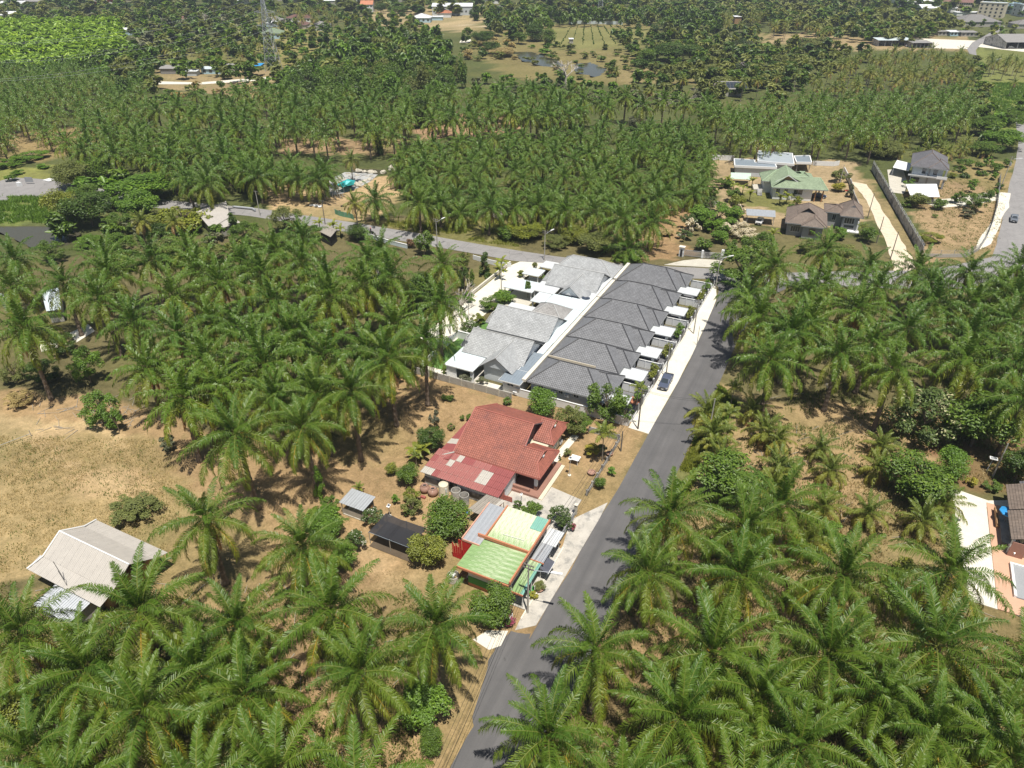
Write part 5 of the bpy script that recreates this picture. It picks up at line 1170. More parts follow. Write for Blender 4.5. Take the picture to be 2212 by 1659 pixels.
bx(r, 'wall', m_trim_g, (.8, 10.1, 1.0, 12.5, 0, 3.9)); hip(r, 0, 11, 0, 13.6, 3.8, 7.0, m_tile_b, m_cap_b, 'y', hl=5.0, hr=4.0)
hip(r, 4.2, 10.6, -1.2, 5.4, 3.8, 5.8, m_tile_b, m_cap_b, 'y', hl=1.4, right=False)
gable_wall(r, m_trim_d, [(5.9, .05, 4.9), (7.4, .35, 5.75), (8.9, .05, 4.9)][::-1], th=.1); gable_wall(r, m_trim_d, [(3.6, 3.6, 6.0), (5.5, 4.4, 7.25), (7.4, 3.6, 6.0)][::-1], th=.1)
for pts in (((2.9, 3.1, 5.6), (2.9, 7.0, 5.9), (5.5, 7.0, 7.4), (5.5, 3.4, 7.4)), ((8.1, 7.0, 5.9), (8.1, 3.1, 5.6), (5.5, 3.4, 7.4), (5.5, 7.0, 7.4))):
    b = MB(); roof_plane(b, *pts); b.build('roof', m_tile_b, r)
win(r, 'y-', 1.0, 3.0, 1.2, 2.4, 1.6, m_trim_w, bars=3); bx(r, 'wall', m_trim_g, (4.9, 9.9, -.4, 1, 0, 3.7)); win(r, 'y-', -.4, 7.4, 1.2, 1.4, 1.6, m_brick)
r = thing('brown_roof_house', 'dark grey house with brown tiled roof and one gable, right of the pair', 'house', (28.0, 104.6, 0), 'brown-roofed houses', R(6))
bx(r, 'wall', m_trim_g, (.5, 5, 2.6, 8.6, 0, 4.4), (4.6, 9.0, .6, 9.4, 0, 4.4)); hip(r, -.6, 6.0, 1.9, 9.4, 4.3, 5.6, m_tile_b, m_cap_b, 'x'); hip(r, 3.6, 9.8, -.4, 10.4, 4.35, 7.0, m_tile_b, m_cap_b, 'y', hl=3.6, hr=3.4)
gable_wall(r, m_trim_d, [(5.2, 1.9, 5.6), (6.8, 2.5, 6.8), (8.4, 1.9, 5.6)][::-1], th=.1); win(r, 'y-', .6, 6.4, 2.0, 2.6, 1.6, m_trim_w, bars=3); win(r, 'y-', 2.6, 2.4, 2.0, .9, 1.6, m_trim_w)
bx(r, 'porch_column', m_trim_w, (8.6, 8.95, -.6, -.25, 0, 3.2)); bx(r, 'porch_floor', m_trim_w, (4.4, 9.4, -1.2, .6, 0, .3)); win(r, 'y-', .6, 6.6, .1, 2.4, 1.3, m_trim_d)
r = thing('canopy', 'low grey carport canopy with a white car beneath it', 'canopy', (10.6, 101.5, 0))
b = MB(); wave_sheet(b, (7.2, 98.5, 2.6), (15.0, 100.4, 2.6), (14.1, 105.5, 2.9), (6.1, 103.4, 2.9), .4, .02); b.build('roof_sheet', m_sh_z, r)
for p in ((7.4, 98.9), (14.6, 100.6), (13.9, 105), (6.5, 103)): bx(r, 'post', m_trim_g, (p[0], p[0] + .12, p[1], p[1] + .12, 0, 2.6))
r = thing('two_storey_house', 'pale blue two-storey house with dark slate hipped roof and balcony', 'house', (48.4, 162.0, 0), rot=R(-1))
bx(r, 'wall', m_wall_g, (.9, 9.8, 1.0, 15.0, 0, 6.2)); hip(r, -.2, 10.8, -.2, 17.5, 6.2, 9.4, m_tile_s, m_cap_b, 'y', hl=7.2, hr=6.0)
hip(r, 5.2, 11.2, -.6, 7, 6.25, 8.0, m_tile_s, m_cap_b, 'y', hl=3.6, hr=1)
bx(r, 'balcony', m_trim_w, (-.2, 8.6, -.4, 1.0, 3.0, 3.25), (8.2, 11.3, -1.2, .99, 3.0, 3.25), (-.2, 8.2, -.45, -.35, 3.25, 3.55), (8.2, 11.3, -1.3, -1.2, 3.25, 4.1))
for c, w in ((4.2, 1.0), (7.6, 1.0)): win(r, 'y-', 1.0, c, 3.9, w, 1.6, m_trim_d)
win(r, 'y-', 1.0, 2.2, .9, 2.4, 1.4, m_trim_d); win(r, 'x+', 9.8, 5, 3.8, 1.6, 1.5, m_trim_d); bx(r, 'pilaster', m_trim_g, (5.5, 6.0, .7, .99, 0, 6.1), (10.4, 10.9, -1.0, -.5, 0, 6.1), (10.4, 10.9, .2, .7, 0, 6.1)); aircon(r, 'y-', 1.0, 4.9, 3.3)
prismpart(r, 'canopy_roof', m_trim_w, [(-5.2, 8.6), (-.2, 6.4), (.8, 17.0), (-4.4, 19.8)], 2.7, 2.82); prismpart(r, 'canopy_roof', m_trim_w, [(1.6, -23.4), (9.6, -19.6), (8.6, -5.0), (-.4, -9.8)], 2.5, 2.62)
for a, c in ((-5, 9), (-4.2, 19), (1.8, -22.6), (9.2, -19), (8.2, -5.4), (0, -10)): bx(r, 'post', m_trim_w, (a, a + .2, c, c + .2, 0, 2.6))
sheet('yard_paving', [(44, 150), (42, 178), (47, 182), (49, 162), (48, 150)], .03, m_conc, thick=.08)
sheet('yard_paving', [(52, 146), (60, 150), (72, 163), (75, 163), (75, 156), (66, 146), (60, 141), (57, 140)], .03, m_conc_w, thick=.08)
# long wall by the dirt track
f = thing('long_wall', 'tall rain-stained concrete wall beside the dirt track with wire fence on top', 'wall', (45, 134, 0))
A0, A1 = Vector((37.0, 175.0, 0)), Vector((53.5, 94.0, 0)); n_ = 27
for k in range(n_):
    p, q = A0.lerp(A1, k / n_), A0.lerp(A1, (k + 1) / n_); d_ = (q - p).normalized() * .1
    b = MB(); b.bar(p + d_, q - d_, .14, 2.6); b.build('wall_panel', m_wall_d, f); b = MB(); b.bar(p - d_, p + d_, .26, 3.3); b.build('post', m_wall_d, f)
b = MB()
for z in (2.75, 2.95, 3.15, 3.28): b.tube(A0 + Vector((0, 0, z)), A1 + Vector((0, 0, z)), .02, n=4)
b.build('wire', m_steel, f, kind='stuff')
f = thing('boundary_fence', 'curving block wall with steel fence around the dry garden plot', 'fence', (65, 110, 0))
pts = [Vector((*p, 0)) for p in ((53.7, 94.0), (57.8, 95.2), (64.1, 98.6), (67.2, 105.2), (69.6, 116.0), (71.8, 130.0), (73.9, 147), (75.6, 165), (77.2, 184))]
for p, q in zip(pts, pts[1:]):
    n_ = max(1, int((q - p).length / 3.0))
    for k in range(n_):
        a, c = p.lerp(q, k / n_), p.lerp(q, (k + 1) / n_); b = MB(); b.bar(a, c, .14, .9); b.build('wall_panel', m_wall_b, f); b = MB(); b.tube(a, a + Vector((0, 0, 2.1)), .07, n=6); b.build('post', m_trim_g, f)
        b = MB()
        for z in (1.1, 1.5, 1.9): b.tube(a + Vector((0, 0, z)), c + Vector((0, 0, z)), .025, n=4)
        for j in range(6): m_ = a.lerp(c, j / 6); b.tube(m_ + Vector((0, 0, .9)), m_ + Vector((0, 0, 2)), .015, n=4)
        b.build('fence_panel', m_trim_g, f)
for (pl, lab, h) in (([(1536, 345), (1585, 347)], 'pale wall at the palm grove edge left of grey flat-roofed building', 1.8), ([(1755, 357), (1800, 359), (1812, 357)], 'pale wall right of the grey flat-roofed building', 1.6), ([(1836, 400), (1842, 430), (1860, 470)], 'white wall between brown-roofed houses and the dirt track', 2.0), ([(1822, 372), (1836, 400)], 'broken white wall by the yellow tree', 1.8)):
    b = MB(); P = GP(pl)
    for p, q in zip(P, P[1:]): b.bar(p, q, .18, h)
    tag(b.build('garden_wall', m_wall_w if h < 1.9 else m_wall_d), lab, 'wall')
# right edge house
sheet('yard_paving', [(58.3, -6.4), (63.2, -7.3), (66.5, -5.6), (67, -7.2), (62.9, -9.0), (63.0, -30), (59.8, -30)], .03, m_conc_w, thick=.1)
sheet('terrace', [(62.95, -8.0), (72, -8.0), (72, -30), (63.0, -30)], .12, M('terracotta_floor', (.56, .34, .23), .7, .08), thick=.15)
r = thing('brown_roof_house', 'house at the right edge with dark brown tiled roof over orange terrace', 'house', (69, -13, 0))
bx(r, 'wall', m_wall_c, (66.5, 74, -18.5, -7.5, 0, 3.0)); b = MB(); roof_plane(b, (64.6, -6.4, 3.0), (64.6, -12.4, 3.0), (70, -12.4, 5.6), (70, -6.4, 5.6)); b.build('roof', m_tile_b, r)
b = MB(); roof_plane(b, (64.4, -12.6, 2.9), (64.4, -18.9, 2.9), (70, -18.9, 5.4), (70, -12.6, 5.4)); b.build('roof', m_tile_b, r); b = MB(); roof_plane(b, (66.2, -5.6, 3.6), (66.2, -11.5, 3.6), (71, -11.5, 6.0), (71, -5.6, 6.0)); b.build('roof', m_tile_s, r)
bx(r, 'tiled_step', m_conc_s, (64.3, 66.4, -16.6, -10.6, .12, .3)); bx(r, 'column', m_wall_w, (64.7, 65.0, -18.6, -18.3, .12, 2.9)); bx(r, 'screen', m_brick, (64.7, 66.5, -19.0, -18.9, .12, 2.6))
bx(r, 'planter', m_trim_w, (64.9, 65.2, -27, -20.6, .12, .5), (65.2, 69, -20.9, -20.6, .12, .5)); bx(r, 'planter_bed', m_trim_g, (65.2, 69, -27, -20.9, .12, .3))
t = thing('parasol', 'bright blue parasol on the orange terrace', 'parasol', (64.9, -11.9, .12)); b = MB(); b.tube((64.9, -11.9, .1), (64.9, -11.9, 2.6), .03); b.build('pole', m_steel, t)
m_blue = M('parasol_blue', (.03, .28, .62), .6, .06)
for k in range(8):
    a0, a1 = k * math.tau / 8, (k + 1) * math.tau / 8; c = Vector((64.9, -11.9, 0)); b = MB(); f_ = lambda a, s, z: c + Vector((math.cos(a) * s, math.sin(a) * s, z))
    b.face([f_(a0, .02, 2.75), f_(a0, 1.25, 2.25), f_(a1, 1.25, 2.25), f_(a1, .02, 2.75)]); b.face([f_(a0, 1.25, 2.25), f_(a0, 1.25, 2.1), f_(a1, 1.25, 2.1), f_(a1, 1.25, 2.25)]); b.build('canopy_panel', m_blue, t)
tag(bx(None, 'bamboo_bench', m_wood, (63.7, 64.1, -13.6, -9.6, .4, .5), (63.65, 63.75, -13.6, -9.6, .5, 1.0), (63.7, 63.8, -13.6, -13.5, .12, .4), (63.7, 63.8, -9.7, -9.6, .12, .4)), 'long wooden bench beside the blue parasol', 'bench')
# solar sign, right
t = thing('solar_lamp', 'white-framed solar panel on a slanted post in the brown garden', 'lamp', (*G(2130, 1018).xy, 0)); p = G(2130, 1018)
b = MB(); b.tube(p, p + Vector((.3, .4, 2.3)), .04); b.build('pole', m_steel, t); q = p + Vector((.35, .45, 2.4)); b = MB(); b.box(q.x - .55, q.x + .55, q.y - .4, q.y + .4, q.z - .05, q.z + .03); b.build('panel_frame', m_trim_w, t); b = MB(); b.box(q.x - .42, q.x + .42, q.y - .28, q.y + .28, q.z + .033, q.z + .045); b.build('solar_cells', m_trim_g, t)

# ------------------------------------------------------------------ stone yard with the teal tent
m_stone = M('pale_stone', (.50, .46, .38), .9, .2, 1.5); m_slab = M('grey_slab', (.40, .40, .39), .8, .2, .8, stain=((.24, .24, .23), .55, .8))
sheet('stone_yard', GP([(712, 388), (745, 372), (790, 375), (816, 377), (800, 392), (775, 405), (740, 418), (705, 425), (700, 410)]), .02, m_slab)
rg = random.Random(12)
ty = thing('slab_rows', 'rows of grey stone slabs lying on the yard around the teal tent', 'stone slab', (*G(755, 395).xy, 0)); sl = MB(); n = 0
P = GP([(712, 388), (745, 373), (790, 376), (814, 378), (798, 391), (772, 403), (740, 415), (705, 420)])
for i in range(900):
    x = rg.uniform(min(p.x for p in P), max(p.x for p in P)); y = rg.uniform(min(p.y for p in P), max(p.y for p in P))
    if pip(np.array([x]), np.array([y]), P)[0] and n < 150:
        a = R(rg.choice((35, 35, 125)) + rg.uniform(-12, 12)); L_ = rg.uniform(.7, 1.6); b = MB(); d_ = Vector((math.cos(a), math.sin(a), 0)) * L_ / 2; c = Vector((x, y, .03)); b.bar(c - d_, c + d_, rg.uniform(.4, .7), rg.uniform(.1, .35)); b.build('slab', m_slab if n % 4 else m_stone, ty); n += 1
for k, (u, v) in enumerate([(773, 371), (779, 371), (787, 373), (801, 374), (810, 374), (828, 375), (843, 369), (846, 366), (849, 363), (843, 365), (852, 367), (735, 387), (797, 390), (787, 393), (779, 396), (769, 400), (775, 403), (742, 406)]):
    p = G(u, v); b = MB(); s = rg.uniform(.7, 1.2); b.blob((p.x, p.y, s * .4), s, rg, 1.2, 1, .7)
    tag(b.build('boulder', m_stone), 'pale boulder edging the stone yard by the dark pond', 'boulder', 'boulders edging the stone yard')
t = thing('tent', 'teal tarpaulin tent over the stone yard with dark open front', 'tent', (*G(748, 400).xy, 0)); m_teal = M('teal_tarp', (.03, .44, .46), .5, .15, .8); c = G(744, 402); 
q = [G(728, 398, 2.4), G(742, 404, 2.1), G(764, 399, 2.1), G(768, 390, 2.3), G(750, 387, 2.5)]; pk = G(748, 390, 3.7); pk2 = G(758, 391, 3.5)
b = MB(); b.face([q[0], q[1], pk]); b.face([q[1], q[2], pk2, pk]); b.face([q[2], q[3], pk2]); b.face([q[3], q[4], pk, pk2]); b.face([q[4], q[0], pk])
b.face([q[0], q[1], q[1] - Vector((0, 0, .5)), q[0] - Vector((0, 0, .5))]); b.face([q[4], q[0], q[0] - Vector((0, 0, .5)), q[4] - Vector((0, 0, .5))]); b.build('tarpaulin', m_teal, t)
for p in q: b = MB(); b.tube((p.x, p.y, 0), p, .05); b.build('pole', m_steel, t)
b = MB(); b.box(c.x - 1.5, c.x + 2.4, c.y - 1, c.y + 1.6, 0, 1.2); b.build('stacked_goods', m_dark, t)
for k in range(9):
    p = G(697 + k * 5.4, 429 - k * .4 + (k % 2) * 3); b = MB(); b.tube(p, p + Vector((.05, 0, rg.uniform(1.3, 2.0))), .14, n=7); tag(b.build('concrete_post', m_pole), 'short pale concrete post standing on the sand below the teal tent', 'post', 'concrete posts standing on the sand')
b = MB(); p = G(683, 445); 
for k in range(7): b.bar(p + Vector((k * .55 - 2, (k % 3) * .5 - .6, .1)), p + Vector((k * .55 - 1.1, (k % 3) * .5 - .2, .1)), .8, .12)
tag(b.build('sacks', m_trim_w), 'pale plastic sacks spread on the sand near the road', 'sack')
f = thing('net_fence', 'green net fence on the sandy verge above the crossroad', 'fence', (*G(740, 460).xy, 0)); P = [G(*p) for p in ((724, 462), (733, 466), (745, 469), (757, 471), (765, 475))]
for p, q_ in zip(P, P[1:]):
    b = MB(); b.bar(p, q_, .03, 1.5); b.build('net', M('green_net', (.12, .30, .18), .7) if p is P[0] else bpy.data.materials['green_net'], f); b = MB(); b.tube(p, p + Vector((0, 0, 1.7)), .05); b.build('post', m_trim_g, f)
for u, v in ((732, 457), (757, 452), (740, 446)):
    p = G(u, v); b = MB(); b.lathe((p.x, p.y, 0), [(.25, 0), (.55, .05), (.6, .15), (.55, .25), (.28, .28), (.25, .1)], 14); tag(b.build('tyre', m_rubber), 'old black tyre lying on the sand by the crossroad', 'tyre', 'tyres on the sand')
# roadside sheds by crossroad
def shed(px, h, lab, mt, n=6, wallm=m_wall_b, cat='shed', name='shed', dz=.5, inset=.88, wh=None, pitch=.4, group=None):
    """px: the four roof corners near-left, near-right, far-right, far-left at height h"""
    P = [G(*p, h) for p in px]; c = sum((p for p in P), Vector()) / 4; c.z = 0
    r = thing(name, lab, cat, c, group); P[2].z += dz; P[3].z += dz
    for i in range(n):
        t0, t1 = i / n, (i + 1) / n - .01 / n; b = MB(); wave_sheet(b, P[0].lerp(P[1], t0), P[0].lerp(P[1], t1), P[3].lerp(P[2], t1), P[3].lerp(P[2], t0), pitch, .03); b.build('roof_sheet', mt if not isinstance(mt, list) else mt[i % len(mt)], r)
    if wallm: prismpart(r, 'wall', wallm, [(c.x + (p.x - c.x) * inset, c.y + (p.y - c.y) * inset) for p in P], 0, wh or h - .1)
    return r
shed([(455, 494), (497, 468), (489, 437), (424, 460)], 3.0, 'old hut with bleached grey sheet roof between crossroad and umbrella tree', m_sh_cl, 7, dz=.4)
shed([(466, 497), (520, 480), (497, 468), (455, 494)], 2.6, 'lower bleached roof annex in front of the old hut', m_sh_cl, 4, dz=.3)
shed([(690, 500), (714, 512), (728, 500), (703, 488)], 2.8, 'small grey-roofed hut on the near side of the crossroad', m_sh_c, 4, m_dark)
shed([(820, 610), (855, 600), (845, 575), (812, 582)], 3.0, 'brown roof almost hidden among the palms', m_sh_c, 4)
shed([(0, 642), (20, 642), (20, 638), (-5, 638)], 3.0, 'blue roof glimpsed between palms at the left edge', m_sh_b, 2)
shed([(100, 672), (132, 668), (128, 625), (90, 632)], 3.2, 'bright blue roof hidden beneath the tall palms at left', m_sh_b, 4)
sheet('yard_paving', GP([(150, 720), (190, 700), (205, 715), (165, 740)]), .02, m_conc_w)
sheet('yard_paving', GP([(85, 745), (120, 735), (125, 750), (90, 760)]), .02, m_conc_w)
f = thing('road_wall', 'low white and blue wall along the near edge of the crossroad', 'wall', (*G(840, 520).xy, 0))
P = [G(*p) for p in ((801, 515), (820, 521), (840, 527), (860, 532), (880, 537))]
for p, q_ in zip(P, P[1:]): b = MB(); b.bar(p, q_, .2, 1.1); b.build('wall_panel', m_sh_b, f); b = MB(); b.bar(p + Vector((0, 0, 1.1)), q_ + Vector((0, 0, 1.1)), .3, .1); b.build('coping', m_trim_w, f)
f = thing('road_wall', 'white wall beside the crossroad near the concrete lane entrance', 'wall', (*G(1060, 565).xy, 0))
P = [G(*p) for p in ((1022, 560), (1045, 567), (1070, 573), (1104, 578))]
for p, q_ in zip(P, P[1:]): b = MB(); b.bar(p, q_, .2, 1.2); b.build('wall_panel', m_wall_w, f)

# ------------------------------------------------------------------ vehicles
def car_paint(name, c, rough=.25, metal=.3): return M(name, c, rough, .03, metal=metal, spec=.6)
def loft(prof, y0, y1, inset=.08, m=0):
    """side outline (x,z) extruded across, with slightly drawn-in edges"""
    b = MB(); n = len(prof); V = []
    for y, k in ((y0, 1), (y0 + inset, 0), (y1 - inset, 0), (y1, 1)):
        for x, z in prof: V.append((x * (1 - .02 * k), y, z - (.05 * k if z > .6 else -.03 * k)))
    F = [tuple(range(n - 1, -1, -1)), tuple(range(3 * n, 4 * n))]
    for s in range(3):
        for i in range(n): j = (i + 1) % n; F.append((s * n + i, s * n + j, (s + 1) * n + j, (s + 1) * n + i))
    return b.solid(V, F, m)
def vehicle(name, label, cat, p, rot, paint, kind='pickup', group=None):
    t = thing(name, label, cat, (p.x, p.y, p.z), group, rot)
    L_ = 2.6 if kind == 'pickup' else 2.2; W = .92
    if kind == 'pickup':
        body = [(-2.6, .42), (2.5, .38), (2.62, .6), (2.58, .92), (2.3, 1.02), (1.25, 1.10), (-2.58, 1.08), (-2.62, .6)]
        cab = [(1.35, 1.04), (.55, 1.68), (-.35, 1.74), (-1.15, 1.66), (-1.3, 1.04)]
    else:
        body = [(-2.2, .40), (2.1, .36), (2.2, .55), (2.15, .8), (1.2, .98), (-2.1, 1.0), (-2.2, .6)]
        cab = [(1.25, .94), (.5, 1.42), (-.5, 1.50), (-1.5, 1.38), (-2.05, .94)]
    loft(body, -W, W, .1).build('body', paint, t); loft(cab, -W + .12, W - .12, .12).build('cab', paint, t)
    b = MB(); (ax, az), (bx_, bz) = cab[0], cab[1]; o = .02
    b.solid([(ax + o, -.68, az + .06), (ax + o, .68, az + .06), (bx_ + .08, .6, bz - .03), (bx_ + .08, -.6, bz - .03), (ax - .1, -.68, az), (ax - .1, .68, az), (bx_, .6, bz - .1), (bx_, -.6, bz - .1)], [(0, 1, 2, 3), (4, 7, 6, 5), (0, 4, 5, 1), (1, 5, 6, 2), (2, 6, 7, 3), (3, 7, 4, 0)]); b.build('windscreen', m_glass, t)
    (ax, az), (bx_, bz) = cab[-1], cab[-2]; b = MB()
    b.solid([(ax - o, -.68, az + .1), (ax - o, .68, az + .1), (bx_ - .06, .6, bz - .04), (bx_ - .06, -.6, bz - .04), (ax + .1, -.68, az), (ax + .1, .68, az), (bx_ + .1, .6, bz - .1), (bx_ + .1, -.6, bz - .1)], [(3, 2, 1, 0), (5, 6, 7, 4), (1, 5, 4, 0), (2, 6, 5, 1), (3, 7, 6, 2), (0, 4, 7, 3)]); b.build('rear_window', m_glass, t)
    for s in (-1, 1):
        b = MB(); y = s * (W - .115); zz = cab[0][1] + .08; b.face([(cab[0][0] - .2, y, zz), (cab[-1][0] + .12, y, zz), (cab[-2][0] + .08, y - s * .02, cab[-2][1] - .12), (cab[1][0], y - s * .02, cab[1][1] - .1)]); b.build('side_window', m_glass, t)
        b = MB(); b.box(.95, 1.1, s * 1.08 - .08, s * 1.08 + .08, cab[0][1] + .02, cab[0][1] + .2); b.build('mirror', paint, t)
        b = MB(); b.box(2.45 if kind == 'pickup' else 2.05, 2.6 if kind == 'pickup' else 2.19, s * .7 - .18, s * .7 + .18, .68, .84); b.build('headlight', m_trim_w, t)
        b = MB(); b.box(-L_ - .03, -L_ + .08, s * .8 - .08, s * .8 + .08, .7, .98); b.build('tail_light', m_red, t)
        for x in ((1.6, -1.55) if kind == 'pickup' else (1.35, -1.3)):
            b = MB(); b.tube((x, s * .72, .37), (x, s * .93, .37), .37, n=16); w = b.build('wheel', m_rubber, t)
            b = MB(); b.tube((x, s * .93, .37), (x, s * .945, .37), .22, n=12); b.build('rim', m_steel, w)
    if kind == 'pickup': b = MB(); b.box(-2.5, -1.38, -.74, .74, 1.06, 1.10); b.build('load_bed', m_dark, t)
    b = MB(); b.box(L_ - .06, L_ + .05, -.55, .55, .5, .82); b.build('grille', m_trim_d, t); b = MB(); b.box(L_ + .05, L_ + .06, -.22, .22, .42, .54); b.build('number_plate', m_trim_w, t)
    return t
vehicle('parked_pickup', 'slate blue pickup truck parked on the concrete verge by the row houses', 'pickup truck', Vector((10.75, 2.9, .05)), R(-88), car_paint('paint_slate', (.11, .13, .19)))
vehicle('driving_pickup', 'silver grey pickup truck driving on the wide road at right', 'pickup truck', G(2190, 480) + Vector((0, 1.5, .01)), R(-95), car_paint('paint_silver', (.20, .22, .25)))
vehicle('parked_car', 'black car parked under the white canopy of the third row house', 'car', Vector((5.2, 18.3, .1)), R(0), car_paint('paint_black', (.01, .01, .013)), 'car')
vehicle('parked_car', 'white car under the low grey carport canopy', 'car', Vector((10.8, 100.9, 0)), R(-90), car_paint('paint_white', (.7, .7, .7)), 'car')
vehicle('parked_car', 'silver car at the right edge on the orange terrace', 'car', Vector((67.2, -17.6, .12)), R(195), car_paint('paint_silver2', (.42, .44, .46)), 'car')
vehicle('parked_car', 'dark blue car beneath the columns of green-roofed house', 'car', Vector((23.6, 133.5, 0)), R(15), car_paint('paint_blue', (.03, .05, .10)), 'car')
def motorbike(p, rot, lab, rider=False):
    t = thing('motorbike', lab, 'motorbike', (p.x, p.y, 0), rot=rot or .001)
    for x in (-.6, .6): b = MB(); b.tube((x, -.05, .3), (x, .05, .3), .3, n=14); b.build('wheel', m_rubber, t)
    b = MB(); b.solid([(-.5, -.14, .4), (.45, -.12, .4), (.45, .12, .4), (-.5, .14, .4), (-.75, -.12, .78), (.1, -.14, .74), (.1, .14, .74), (-.75, .12, .78)], [(0, 3, 2, 1), (4, 5, 6, 7), (0, 1, 5, 4), (1, 2, 6, 5), (2, 3, 7, 6), (3, 0, 4, 7)]); b.tube((.62, 0, .35), (.45, 0, 1.0), .05); b.tube((.45, -.35, 1.0), (.45, .35, 1.0), .025); b.build('body', m_red if not rider else m_dark, t)
    b = MB(); b.box(-.75, .05, -.13, .13, .76, .84); b.build('saddle', m_dark, t)
motorbike(G(1827, 415), R(200), 'red motorbike parked in the yard near the yellow tree'); 
# rider on the crossroad
pr = G(802, 505); motorbike(pr, R(170), 'dark motorbike ridden along the crossroad beside the round dark tree', True)
me = bpy.data.meshes.new('person'); vs = [(0, 0, .82), (0, 0, 1.05), (.06, 0, 1.32), (.10, 0, 1.48), (.12, 0, 1.62), (.08, .19, 1.36), (.22, .24, 1.14), (.42, .26, 1.05), (.08, -.19, 1.36), (.22, -.24, 1.14), (.42, -.26, 1.05), (.1, .12, .84), (.38, .16, .78), (.28, .17, .42), (.38, .17, .36), (.1, -.12, .84), (.38, -.16, .78), (.28, -.17, .42), (.38, -.17, .36)]
es = [(0, 1), (1, 2), (2, 3), (3, 4), (2, 5), (5, 6), (6, 7), (2, 8), (8, 9), (9, 10), (0, 11), (11, 12), (12, 13), (13, 14), (0, 15), (15, 16), (16, 17), (17, 18)]
me.from_pydata(vs, es, []); o = bpy.data.objects.new('person', me); col.objects.link(o); o.location = (pr.x, pr.y, 0); o.rotation_euler = (0, 0, R(170))
sm = o.modifiers.new('skin', 'SKIN'); rad = [.15, .15, .16, .06, .11, .07, .05, .04, .07, .05, .04, .10, .085, .055, .05, .10, .085, .055, .05]
for v_, q in zip(me.skin_vertices[0].data, rad): v_.radius = (q, q)
me.skin_vertices[0].data[0].use_root = True; o.modifiers.new('sub', 'SUBSURF').levels = 1; me.materials.append(m_dark); tag(o, 'rider in dark clothes on a motorbike on the crossroad', 'person')
helm = MB(); helm.blob((.12, 0, 1.64), .14, random.Random(3), n=10, k=8); helm.build('helmet', m_red, o, off=Z0)

# ------------------------------------------------------------------ poles and wires
def pole(u, v, h, label, lamp=None, dark=False, arms=0, r=.11, group=None, xy=None, trans=False):
    p = Vector((*xy, 0)) if xy else G(u, v); t = thing('utility_pole', label, 'utility pole', (p.x, p.y, 0), group); b = MB()
    b.tube(p - Vector((0, 0, .1)), p + Vector((0, 0, h)), r * 1.3, r * .8, 8); b.build('shaft', m_pole_d if dark else m_pole, t)
    for k in range(arms):
        z = h - .3 - .55 * k; b = MB(); b.box(p.x - .08, p.x + .08, p.y - .05, p.y + .05, z, z + .1); b.box(p.x - .7, p.x + .7, p.y - .06, p.y + .06, z + .1, z + .2); b.build('crossarm', m_pole_d, t)
        for q in (-.6, 0, .6): b = MB(); b.lathe((p.x + q, p.y, z + .2), [(.05, 0), (.07, .08), (.03, .16)], 6); b.build('insulator', m_trim_g, t)
    if lamp:
        d_ = Vector((*lamp, .5)); q = p + Vector((0, 0, h - .9)); b = MB(); b.tube(q, q + d_ * .78, .05, n=6); b.build('lamp_arm', m_steel, t); e_ = q + d_; n_ = Vector((d_.x, d_.y, 0)).normalized()
        b = MB(); b.bar(q + d_ * .76, e_ + n_ * .5, .3, .12); b.build('lamp_head', m_trim_w, t)
    if trans: b = MB(); b.tube(p + Vector((.3, 0, h - 3)), p + Vector((.3, 0, h - 2)), .28, n=10); b.build('transformer', m_trim_g, t)
    return p + Vector((0, 0, h))
T0 = pole(1140, 1324, 8.6, 'tall concrete pole with long white lamp arm beside green house', (3.6, .6), arms=2)
T1 = pole(1378, 927, 8.2, 'dark utility pole where the concrete verge ends beside row house', None, True, 2)
T2 = pole(1438, 815, 7.2, 'pale utility pole on the verge just below the parked pickup', None, arms=1)
T3 = pole(1498, 721, 8.0, 'pale utility pole on the verge beside third row house hedge', None, arms=2)
T4 = pole(1545, 624, 8.6, 'utility pole with lamp at the junction of both roads', (2.2, 1.6), arms=3)
pole(1341, 974, 4.0, 'short black post outside the red house garden fence', None, True)
T5 = pole(1531, 935, 7.0, 'grey concrete pole on the grassy verge right of the near road'); 
pole(1505, 746, 4.5, 'slim pale post with lamp among the fence hedges', None, r=.06)
S = [pole(*a) for a in ((703, 488, 7.5, 'dark pole on near edge of crossroad below the sandy yard', None, True, 1), (562, 466, 7.5, 'pole on the crossroad verge farthest left in view', None, False, 1), (945, 535, 8.0, 'pole with white lamp arm behind the airy tree at crossroad', (.8, 2.5), False, 2), (1176, 562, 8.0, 'pole with white lamp arm at the concrete lane entrance', (1.0, 2.4), False, 2))]
pole(973, 722, 9, 'weathered pole on the concrete lane closest to the lawn'); pole(1013, 690, 6, 'slim lamp post beside the croton shrubs on the lane', None, r=.05); pole(1083, 632, 7, 'pale pole standing in the middle of concrete lane edge')
D = [pole(*a) for a in ((1874, 471, 7.5, 'tall bare pole at the left edge of dirt track, farthest', None, True), (1893, 525, 7.5, 'tall bare pole at left of dirt track beside green round tree', None, True), (1923, 560, 7.5, 'tall bare pole on the dirt track nearest the palms', None, True))]
pole(1811, 408, 8, 'white leaning pole beside the yellow tree'); W0 = pole(2164, 400, 9.5, 'tall pale pole with transformer beside the wide road', (2.5, .4), trans=True, arms=2)
pole(2144, 1030, 6.5, 'grey pole in front of dark tree at the right edge'); pole(2140, 165, 10, 'distant white lamp pole by the far road bend', (2, .5))
def wire(p, q, sag=.8, r=.022, n=10):
    b = MB(); pts = [p.lerp(q, i / n) - Vector((0, 0, sag * 4 * (i / n) * (1 - i / n))) for i in range(n + 1)]
    for a, c in zip(pts, pts[1:]): b.tube(a, c, r, n=3, cap=False)
    return b
